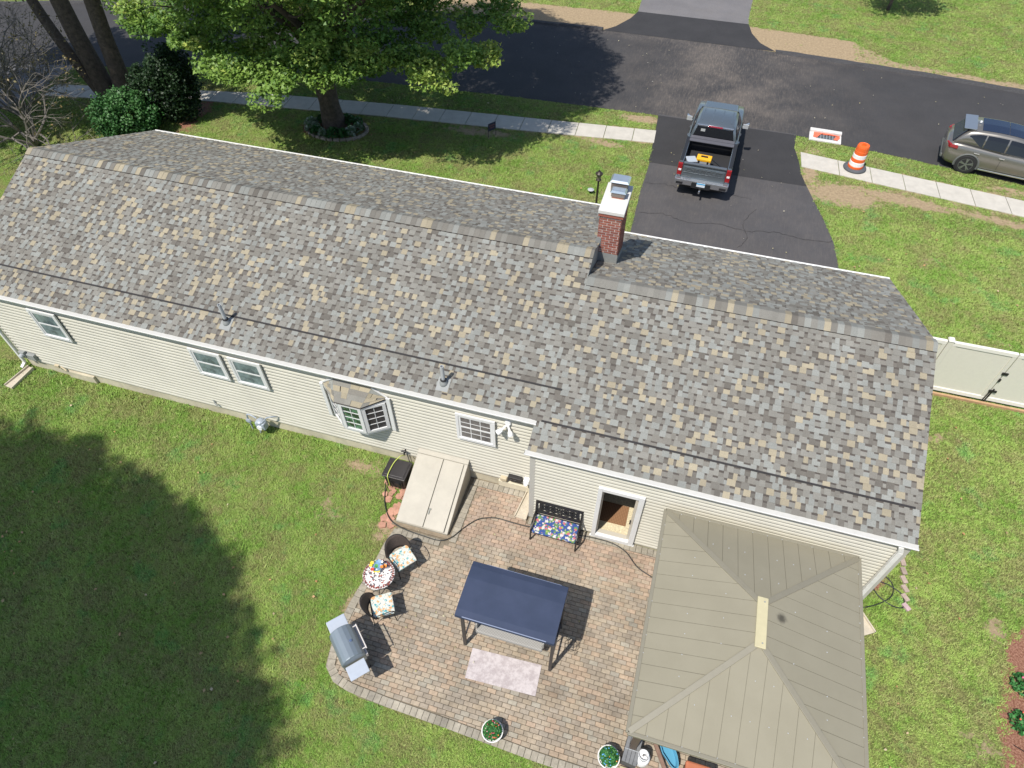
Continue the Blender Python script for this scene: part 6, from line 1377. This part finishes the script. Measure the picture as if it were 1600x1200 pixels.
# flower bed under the maple
t = thing('flower_bed', (-12.75, 15.5, 0), label='round mulched bed of hostas edged with pale stones around the maple trunk', cat='flower bed')
for i in range(30):
    a = 6.283 * i / 30; 
    b = MB(); b.obox((-12.75 + 1.42 * math.cos(a), 15.55 + .95 * math.sin(a), .05), (math.cos(a), math.sin(a), 0), (-math.sin(a), math.cos(a), 0), (0, 0, 1), .12, .24, .11, jit((.36, .30, .25), .15)); add('edging_stone', b, m_paver, t)
for i, (x, y, rr, pale) in enumerate([(-13.7, 15.2, .34, 1), (-13.95, 15.5, .32, 1), (-13.4, 14.95, .26, 0), (-13.05, 14.85, .2, 1), (-12.6, 14.95, .36, 0), (-12.2, 15.05, .28, 0), (-11.9, 15.3, .28, 1), (-11.75, 15.65, .26, 1), (-12.1, 16.1, .36, 0), (-12.5, 16.25, .3, 0), (-13.6, 15.9, .25, 0)]):
    r = np.random.default_rng(50 + i); n = 130; a = r.uniform(0, 6.283, n); q = rr * np.sqrt(r.uniform(0, 1, n)); Pp = np.stack([x + q * np.cos(a), y + q * np.sin(a), .08 + .28 * (1 - (q / rr) ** 2) * r.uniform(.6, 1, n) + .05], 1)
    leaves('hosta', Pp, .17, m_leafvar if pale else m_leafbr, t, np.full(n, .75 if pale else .3), seed=60 + i, flat=1.0)
# big leaning trunks on the left
def big_tree(name, loc, label, stems, crown_blobs, n_leaf, leafm=m_leafdk, size=.24, seed=1, lobed=False):
    t = thing(name, loc, label=label, cat='tree')
    for i, (pts, rd) in enumerate(stems): b = MB(); b.tube(spline(pts, 5), list(np.interp(np.linspace(0, 1, (len(pts) - 1) * 5 + 1), np.linspace(0, 1, len(rd)), rd)), 12); add('trunk', b, m_bark, t, smooth=True)
    r = np.random.default_rng(seed); P = []; Tn = []
    for (x, y, z, rr) in crown_blobs:
        k = int(14 * rr * rr) + 6
        for _ in range(k):
            u = r.normal(size=3); u /= np.linalg.norm(u); c0 = np.array([x, y, z]) + u * rr * r.uniform(.3, .95) * np.array([1, 1, .8]); s_ = r.uniform(.5, .95); n = n_leaf
            q = r.normal(size=(n, 3)); q /= np.linalg.norm(q, axis=1)[:, None]; P.append(c0 + q * s_ * (r.uniform(.3, 1, n) ** .5)[:, None]); Tn.append(np.full(n, r.uniform(.1, .8)))
    leaves('crown', np.concatenate(P), size, leafm, t, np.concatenate(Tn), seed=seed, lobed=lobed); return t
big_tree('old_tree', (-23.7, 14.8, 0), 'old dark tree with several thick leaning trunks behind the left end of the roof',
    [([(-23.9, 14.75, -.1), (-24.0, 14.8, 1.2), (-24.3, 14.9, 3), (-24.6, 15.1, 5.5), (-24.9, 15.3, 9)], [.55, .42, .38, .34, .26]),
     ([(-23.3, 14.95, -.1), (-23.05, 15.0, 1.2), (-23.0, 15.1, 3), (-22.8, 15.2, 5.5), (-22.6, 15.3, 9)], [.5, .40, .34, .32, .25]),
     ([(-24.1, 14.7, .3), (-24.9, 14.7, 2.0), (-25.8, 14.9, 4.0), (-26.6, 15.2, 7)], [.30, .24, .22, .15])],
    [(-26, 13, 12.5, 4.0), (-30, 12, 12.5, 4.5), (-27, 18.5, 13.5, 3), (-29.3, 8.5, 12.5, 4.0), (-32, 7, 12.5, 4.2)], 60, seed=41, size=.28)
# dark evergreen shrub and bright shrub
def shrub(name, c0, rads, n, m, label, seed, size=.12, cat='shrub'):
    t = thing(name, (c0[0], c0[1], 0), label=label, cat=cat); r = np.random.default_rng(seed); P = []; Tn = []
    b = MB()
    for k in range(6): a = k * 1.05; b.tube([(c0[0], c0[1], 0), (c0[0] + rads[0] * .5 * math.cos(a), c0[1] + rads[1] * .5 * math.sin(a), c0[2] + rads[2] * .4)], [.05, .02], 5)
    add('stem', b, m_bark, t)
    for _ in range(int(n / 60)):
        u = r.normal(size=3); u /= np.linalg.norm(u); c1 = np.array(c0) + u * np.array(rads) * r.uniform(.55, 1); c1[2] = max(c1[2], .15); s_ = r.uniform(.15, .34); q = r.normal(size=(60, 3)); q /= np.linalg.norm(q, axis=1)[:, None]
        P.append(c1 + q * s_); Tn.append(np.full(60, r.uniform(.1, .9)))
    o = leaves('foliage', np.concatenate(P), size, m, t, np.concatenate(Tn), seed=seed); return t
shrub('evergreen_shrub', (-19.75, 14.6, 1.65), (.95, .95, 1.75), 14000, m_leafdk, 'tall very dark evergreen shrub between the old trunks and the maple', 71)
shrub('evergreen_shrub', (-20.9, 14.2, 1.1), (.8, .8, 1.2), 8000, m_leafdk, 'lower dark evergreen shrub tucked between the bright shrub and the tall dark one', 72)
shrub('green_shrub', (-21.3, 12.7, .8), (1.45, 1.15, .95), 15000, m_leafbr, 'rounded bright green shrub behind the left ridge end of the roof', 73)
# bare branching shrub (fractal twigs)
def bare_tree(loc, label, seed, height, spread, dry):
    t = thing('bare_tree', loc, label=label, cat='tree'); r = random.Random(seed); b = MB(); tips = []
    def grow(p, d, L, rad, dep):
        q = p
        pts = [p]
        for k in range(3): d = (d + Vector((r.gauss(0, .22), r.gauss(0, .22), r.gauss(0, .16)))).normalized(); q = q + d * L / 3; pts.append(q)
        b.tube(pts, [rad, rad * .85, rad * .7, rad * .55], 5 if dep > 1 else 3, caps=False)
        if dep == 0: tips.append(q); return
        for k in range(r.choice((2, 3, 3))): grow(pts[r.choice((2, 3))], (d + Vector((r.gauss(0, .65), r.gauss(0, .65), r.gauss(.05, .42)))).normalized(), L * r.uniform(.66, .90), rad * .60, dep - 1)
    for k in range(7):
        a = k * .9 + r.random(); grow(Vector(loc), Vector((math.cos(a) * spread, math.sin(a) * spread, 1)).normalized(), height * .36, .075, 5)
    add('branches', b, m_barkpale, t)
    P = np.array([tuple(q) for q in tips]); P = P[np.random.default_rng(seed).permutation(len(P))[:int(len(P) * dry)]]; P = np.repeat(P, 4, 0) + np.random.default_rng(2).normal(0, .10, (len(P) * 4, 3))
    o = leaves('dry_leaves', P, .11, m_leafdry, t, seed=seed); return t
bare_tree((-24.6, 10.6, 0), 'bare lichen-grey tree with a few yellow leaves left of the roof end', 5, 4.6, .75, .20)
bare_tree((-27.2, 12.6, 0), 'bare brownish tree with dry yellow leaves at the left edge beyond the roof', 9, 5.4, .7, .45)
# small tree across the street: trunk shows, crown is above the frame
big_tree('young_tree', (11.45, 36.1, 0), 'young tree with slim trunk on the far lawn across the street', [([(11.45, 36.1, 0), (11.55, 36.2, 1.3), (11.7, 36.3, 3.0)], [.10, .075, .05])], [(11.6, 35.4, 3.6, 1.7), (10.6, 35.2, 3.4, 1.2), (12.6, 35.5, 3.6, 1.2)], 45, m_leaf, .16, 44)
# trees outside the frame whose shade falls on the back lawn
big_tree('shade_tree', (-12, -14, 0), 'tall leafy tree behind the camera whose shade covers the back lawn', [([(-12, -14, 0), (-13, -15, 9), (-16, -17.5, 19)], [.5, .4, .2])],
    [(a - 2.86, b_ - 5.5, c_ + 11, d_) for a, b_, c_, d_ in [(-15.6, -9.8, 11, 2.4), (-13.6, -10.4, 11, 2.7), (-11.3, -11.0, 11, 2.3), (-10.8, -10.4, 10.6, 1.6), (-12.2, -12.5, 11, 2.6), (-16.2, -12.2, 11, 2.8), (-9.3, -10.5, 10.4, 1.2), (-18.4, -9.8, 11, 2.4), (-17.5, -14.5, 11, 3)]], 62, m_leaf, .30, 45)
big_tree('shade_tree', (-7.5, -17.5, 0), 'second leafy tree behind the camera shading the lawn left of the patio', [([(-7.5, -17.5, 0), (-8.5, -18.0, 8), (-10, -19, 17)], [.45, .35, .2])],
    [(a - 2.86, b_ - 5.5, c_ + 11, d_) for a, b_, c_, d_ in [(-8.6, -11.6, 9.6, 1.9), (-7.0, -12.6, 9.4, 1.7), (-6.0, -13.6, 9.4, 1.5), (-8.8, -13.6, 9.6, 2.2), (-6.9, -14.8, 9.6, 1.9), (-5.4, -14.9, 9.4, 1.2), (-10.6, -13.2, 10, 2.2), (-9.5, -15.5, 9.8, 2.4), (-6.2, -16.2, 9.6, 1.8)]], 62, m_leaf, .28, 46)
# flowering plants at the right edge
for i, (x, y, lab, c3) in enumerate([(12.15, -1.66, 'pink-flowered plant in the mulch at the right edge, upper of the two', (.7, .15, .25)), (12.0, -2.5, 'red-flowered plant in the mulch at the right edge, lower of the two', (.75, .12, .08))]):
    t = thing('bedding_plant', (x, y, 0), label=lab, cat='plant'); r = np.random.default_rng(80 + i); n = 240; a = r.uniform(0, 6.283, n); q = .26 * np.sqrt(r.uniform(0, 1, n)); Pp = np.stack([x + q * np.cos(a), y + q * np.sin(a), .05 + .28 * r.uniform(.3, 1, n) * (1.2 - q / .3)], 1)
    leaves('foliage', Pp, .085, m_leafpot, t, seed=90 + i); b = MB()
    for k in range(14): aa = r.uniform(0, 6.28); qq = .22 * r.uniform(0, 1); b.ball((x + qq * math.cos(aa), y + qq * math.sin(aa), .30), .022, 5, 3)
    o = add('blossoms', b, mat('bedblossom%d' % i, c3, .6), t); o['kind'] = 'stuff'
t = thing('plant_pot', (12.1, -3.25, 0), label='dark round pot on thin legs at the right edge of the mulch', cat='pot'); b = MB(); b.lathe([(.10, .18), (.17, .28), (.18, .42), (.15, .42), (.0001, .36)], (12.1, -3.25, 0), 18); add('pot_body', b, m_blackplast, t)
for k in range(3): a = k * 2.1 + 2.4; b = MB(); b.tube([(12.1 + .1 * math.cos(a), -3.25 + .1 * math.sin(a), .22), (12.1 + .42 * math.cos(a), -3.25 + .42 * math.sin(a), .0)], .010, 5); add('leg', b, m_black, t)

# ================================================================== grass tufts (instanced on points by geometry nodes)
def tuft_mesh(seed, h_=.055, spread=.055, k=11):
    r = random.Random(seed); b = MB()
    for _ in range(k):
        a = r.uniform(0, 6.283); q = spread * math.sqrt(r.random()); x, y = q * math.cos(a), q * math.sin(a); d = r.uniform(0, 6.283); ln = h_ * r.uniform(.5, 1.1); w = .006 * r.uniform(.8, 1.6)
        tx, ty = x + math.cos(d) * ln * .75, y + math.sin(d) * ln * .75; nx2, ny2 = -math.sin(d) * w, math.cos(d) * w
        b.poly([(x - nx2, y - ny2, 0), (x + nx2, y + ny2, 0), (tx, ty, ln * .8)])
    me = b.mesh('tuft'); me.materials.append(mb_); return me
rg = np.random.default_rng(99)
lx = np.array([p[0] for p in walk_bot]); 
def grass_mask(X, Y):
    ok = np.ones(X.shape, bool)
    for pl in (house_poly, patio_poly, drive_poly, neigh_drive, far_drive): ok &= ~pip(pl, X, Y)
    nr = np.interp(X, [p[0] for p in road_near], [p[1] for p in road_near]); fr = np.interp(X, [p[0] for p in road_far], [p[1] for p in road_far]); ok &= ~((Y > nr - .03) & (Y < fr + .2))
    wb = np.interp(X, [p[0] for p in walk_bot], [p[1] for p in walk_bot]); wt = np.interp(X, [p[0] for p in walk_top], [p[1] for p in walk_top]); ok &= ~((Y > wb - .01) & (Y < wt + .02) & (X > -28) & ~((X > .95) & (X < 7)))
    n = np.sin(X * 2.3 + 1.7 * np.sin(Y * 1.9)) * .5 + np.sin(Y * 3.1 + 1.3 * np.sin(X * 2.7)) * .5
    ok &= (dirt_f(X, Y) + .12 * n + rg.normal(0, .15, X.shape)) < .52; ok &= (mulch_f(X, Y) * (1 - .45 * (n > .25)) + rg.normal(0, .12, X.shape)) < .55
    ok &= ~((X > -3.3) & (X < -2.5) & (Y > -2.05) & (Y < 0) & (rg.random(X.shape) > .12)); return ok
def field(name, x0, x1, y0, y1, dens, seed, label=None, scl=1.0):
    n = int((x1 - x0) * (y1 - y0) * dens); X = rg.uniform(x0, x1, n); Y = rg.uniform(y0, y1, n); m = grass_mask(X, Y); X, Y = X[m], Y[m]
    me = bpy.data.meshes.new(name); me.vertices.add(len(X)); me.vertices.foreach_set('co', np.stack([X, Y, np.zeros(len(X))], 1).reshape(-1).astype(np.float32)); me.update()
    o = bpy.data.objects.new(name, me); COL.objects.link(o); o['kind'] = 'stuff'; tag(o, label, 'grass')
    ng = bpy.data.node_groups.new('grass_' + name, 'GeometryNodeTree'); ng.interface.new_socket('Geometry', in_out='INPUT', socket_type='NodeSocketGeometry'); ng.interface.new_socket('Geometry', in_out='OUTPUT', socket_type='NodeSocketGeometry')
    gi = ng.nodes.new('NodeGroupInput'); go = ng.nodes.new('NodeGroupOutput'); ip = ng.nodes.new('GeometryNodeInstanceOnPoints'); mp_ = ng.nodes.new('GeometryNodeMeshToPoints')
    rv = ng.nodes.new('FunctionNodeRandomValue'); rv.data_type = 'FLOAT_VECTOR'; rv.inputs[0].default_value = (-.15, -.15, 0); rv.inputs[1].default_value = (.15, .15, 6.283)
    rs_ = ng.nodes.new('FunctionNodeRandomValue'); rs_.data_type = 'FLOAT'; rs_.inputs[2].default_value = .6 * scl; rs_.inputs[3].default_value = 1.45 * scl; rs_.inputs['Seed'].default_value = 3
    jn = ng.nodes.new('GeometryNodeJoinGeometry'); jn2 = ng.nodes.new('GeometryNodeGeometryToInstance')
    for k in range(4):
        ob = bpy.data.objects.new('tuft_source', TUFT[k]); 
        oi_ = ng.nodes.new('GeometryNodeObjectInfo'); oi_.inputs['Object'].default_value = TOBJ[k]; oi_.inputs['As Instance'].default_value = True; ng.links.new(oi_.outputs['Geometry'], jn2.inputs[0]); bpy.data.objects.remove(ob)
    ng.links.new(gi.outputs[0], mp_.inputs['Mesh']); ng.links.new(mp_.outputs[0], ip.inputs['Points'])
    ii = ng.nodes.new('GeometryNodeJoinGeometry')
    for l_ in list(ng.links):
        if l_.to_node == jn2: ng.links.new(l_.from_socket, ii.inputs[0])
    for l_ in list(ng.links):
        if l_.to_node == jn2: ng.links.remove(l_)
    ng.links.new(ii.outputs[0], ip.inputs['Instance']); ip.inputs['Pick Instance'].default_value = True
    ng.links.new(rv.outputs[0], ip.inputs['Rotation']); ng.links.new(rs_.outputs[1], ip.inputs['Scale']); ng.links.new(ip.outputs[0], go.inputs[0])
    md = o.modifiers.new('tufts', 'NODES'); md.node_group = ng; print(name, len(X)); return o
TUFT = [tuft_mesh(k) for k in range(4)]; TOBJ = []
for k in range(4):  # the four source tufts sit in the back lawn like the others
    o = bpy.data.objects.new('grass_tuft', TUFT[k]); COL.objects.link(o); o.location = (-6 - k * .7, -2.5 - k * .2, 0); o['kind'] = 'stuff'; TOBJ.append(o)
field('back_grass', -16.5, -1.2, -9.6, 0, 420, 1, 'mown back lawn grass')
field('side_grass', 8.0, 16.5, -6.5, 15, 260, 2, 'grass on the right side lawn')
field('patio_edge_grass', -1.6, 8.5, -8.0, -6.05, 500, 3, 'grass along the lower patio edge')
field('front_grass', -29, 20, 8.8, 21.5, 190, 4, 'front lawn and verge grass', .95)
_gm = grass_mask
grass_mask = lambda X, Y: _gm(X, Y) & (rg.random(X.shape) < np.where((Y > -.45) & (X < -1), 1, .03))
field('foundation_weeds', -16, -1.2, -6, 0, 34, 6, 'taller weeds and grass clumps along the foundation', 1.8); grass_mask = _gm
field('far_grass', -14, 24, 28.5, 40, 110, 5, 'grass across the street', 1.0)

def ribbon(name, pts, w, z, m):
    b = MB(); r = random.Random(4); P = [p + Vector((r.gauss(0, .015), r.gauss(0, .03), 0)) for p in spline([(x, y, 0) for x, y in pts], 8)]
    for a, c_ in zip(P[:-1], P[1:]):
        d = (c_ - a).normalized(); n_ = Vector((-d.y, d.x, 0)) * w * r.uniform(.4, 1.2) / 2; b.quad((a.x - n_.x, a.y - n_.y, z), (c_.x - n_.x, c_.y - n_.y, z), (c_.x + n_.x, c_.y + n_.y, z), (a.x + n_.x, a.y + n_.y, z))
    add(name, b, m, kind='structure')
m_crack = mat('crack_black', (.032, .030, .030), .9)
ribbon('driveway_crack', [(1.2, 13.15), (2.2, 13.3), (3.1, 13.05), (4.2, 13.25), (5.2, 13.1), (6.2, 13.35), (7.2, 13.2), (8.3, 13.3)], .022, .021, m_crack)
ribbon('driveway_crack', [(1.1, 15.2), (2.0, 15.3), (2.9, 15.15), (4.1, 15.35), (5.3, 15.2)], .018, .021, m_crack)
ribbon('driveway_crack', [(5.0, 12.0), (5.3, 12.7), (5.1, 13.6), (5.5, 14.6)], .022, .0215, m_crack)

# fallen leaves and specks
rl = np.random.default_rng(123)
def specks(name, boxes, size, m, z, label, cat):
    P = np.concatenate([np.stack([rl.uniform(x0, x1, n), rl.uniform(y0, y1, n), np.full(n, z)], 1) for x0, x1, y0, y1, n in boxes]); o = leaves(name, P, size, m, None, seed=9, flat=3.0); o['kind'] = 'stuff'; tag(o, label, cat)
specks('fallen_leaves', [(-14, -2.8, -9, -.6, 46), (8.5, 13, -6, 6, 26), (-16, 0, 9.5, 15.5, 60), (8, 16, 9, 16, 26), (-22, -6, 18.5, 20.3, 30)], .085, leafmat('fallen_leaf', (.45, .33, .17), (.55, .30, .14), (.6, .52, .34)), .075, 'dry tan leaves fallen across the lawns', 'leaves')
specks('road_litter', [(-12, 1, 20.9, 28.5, 60), (6, 16, 20.7, 28, 26), (1.2, 8, 12, 19, 22), (-2, 4, -5.8, -1.2, 30)], .06, leafmat('pale_litter', (.5, .45, .33), (.45, .40, .2), (.6, .56, .48)), .085, 'small leaves and crumbs scattered on the asphalt and pavers', 'leaves')
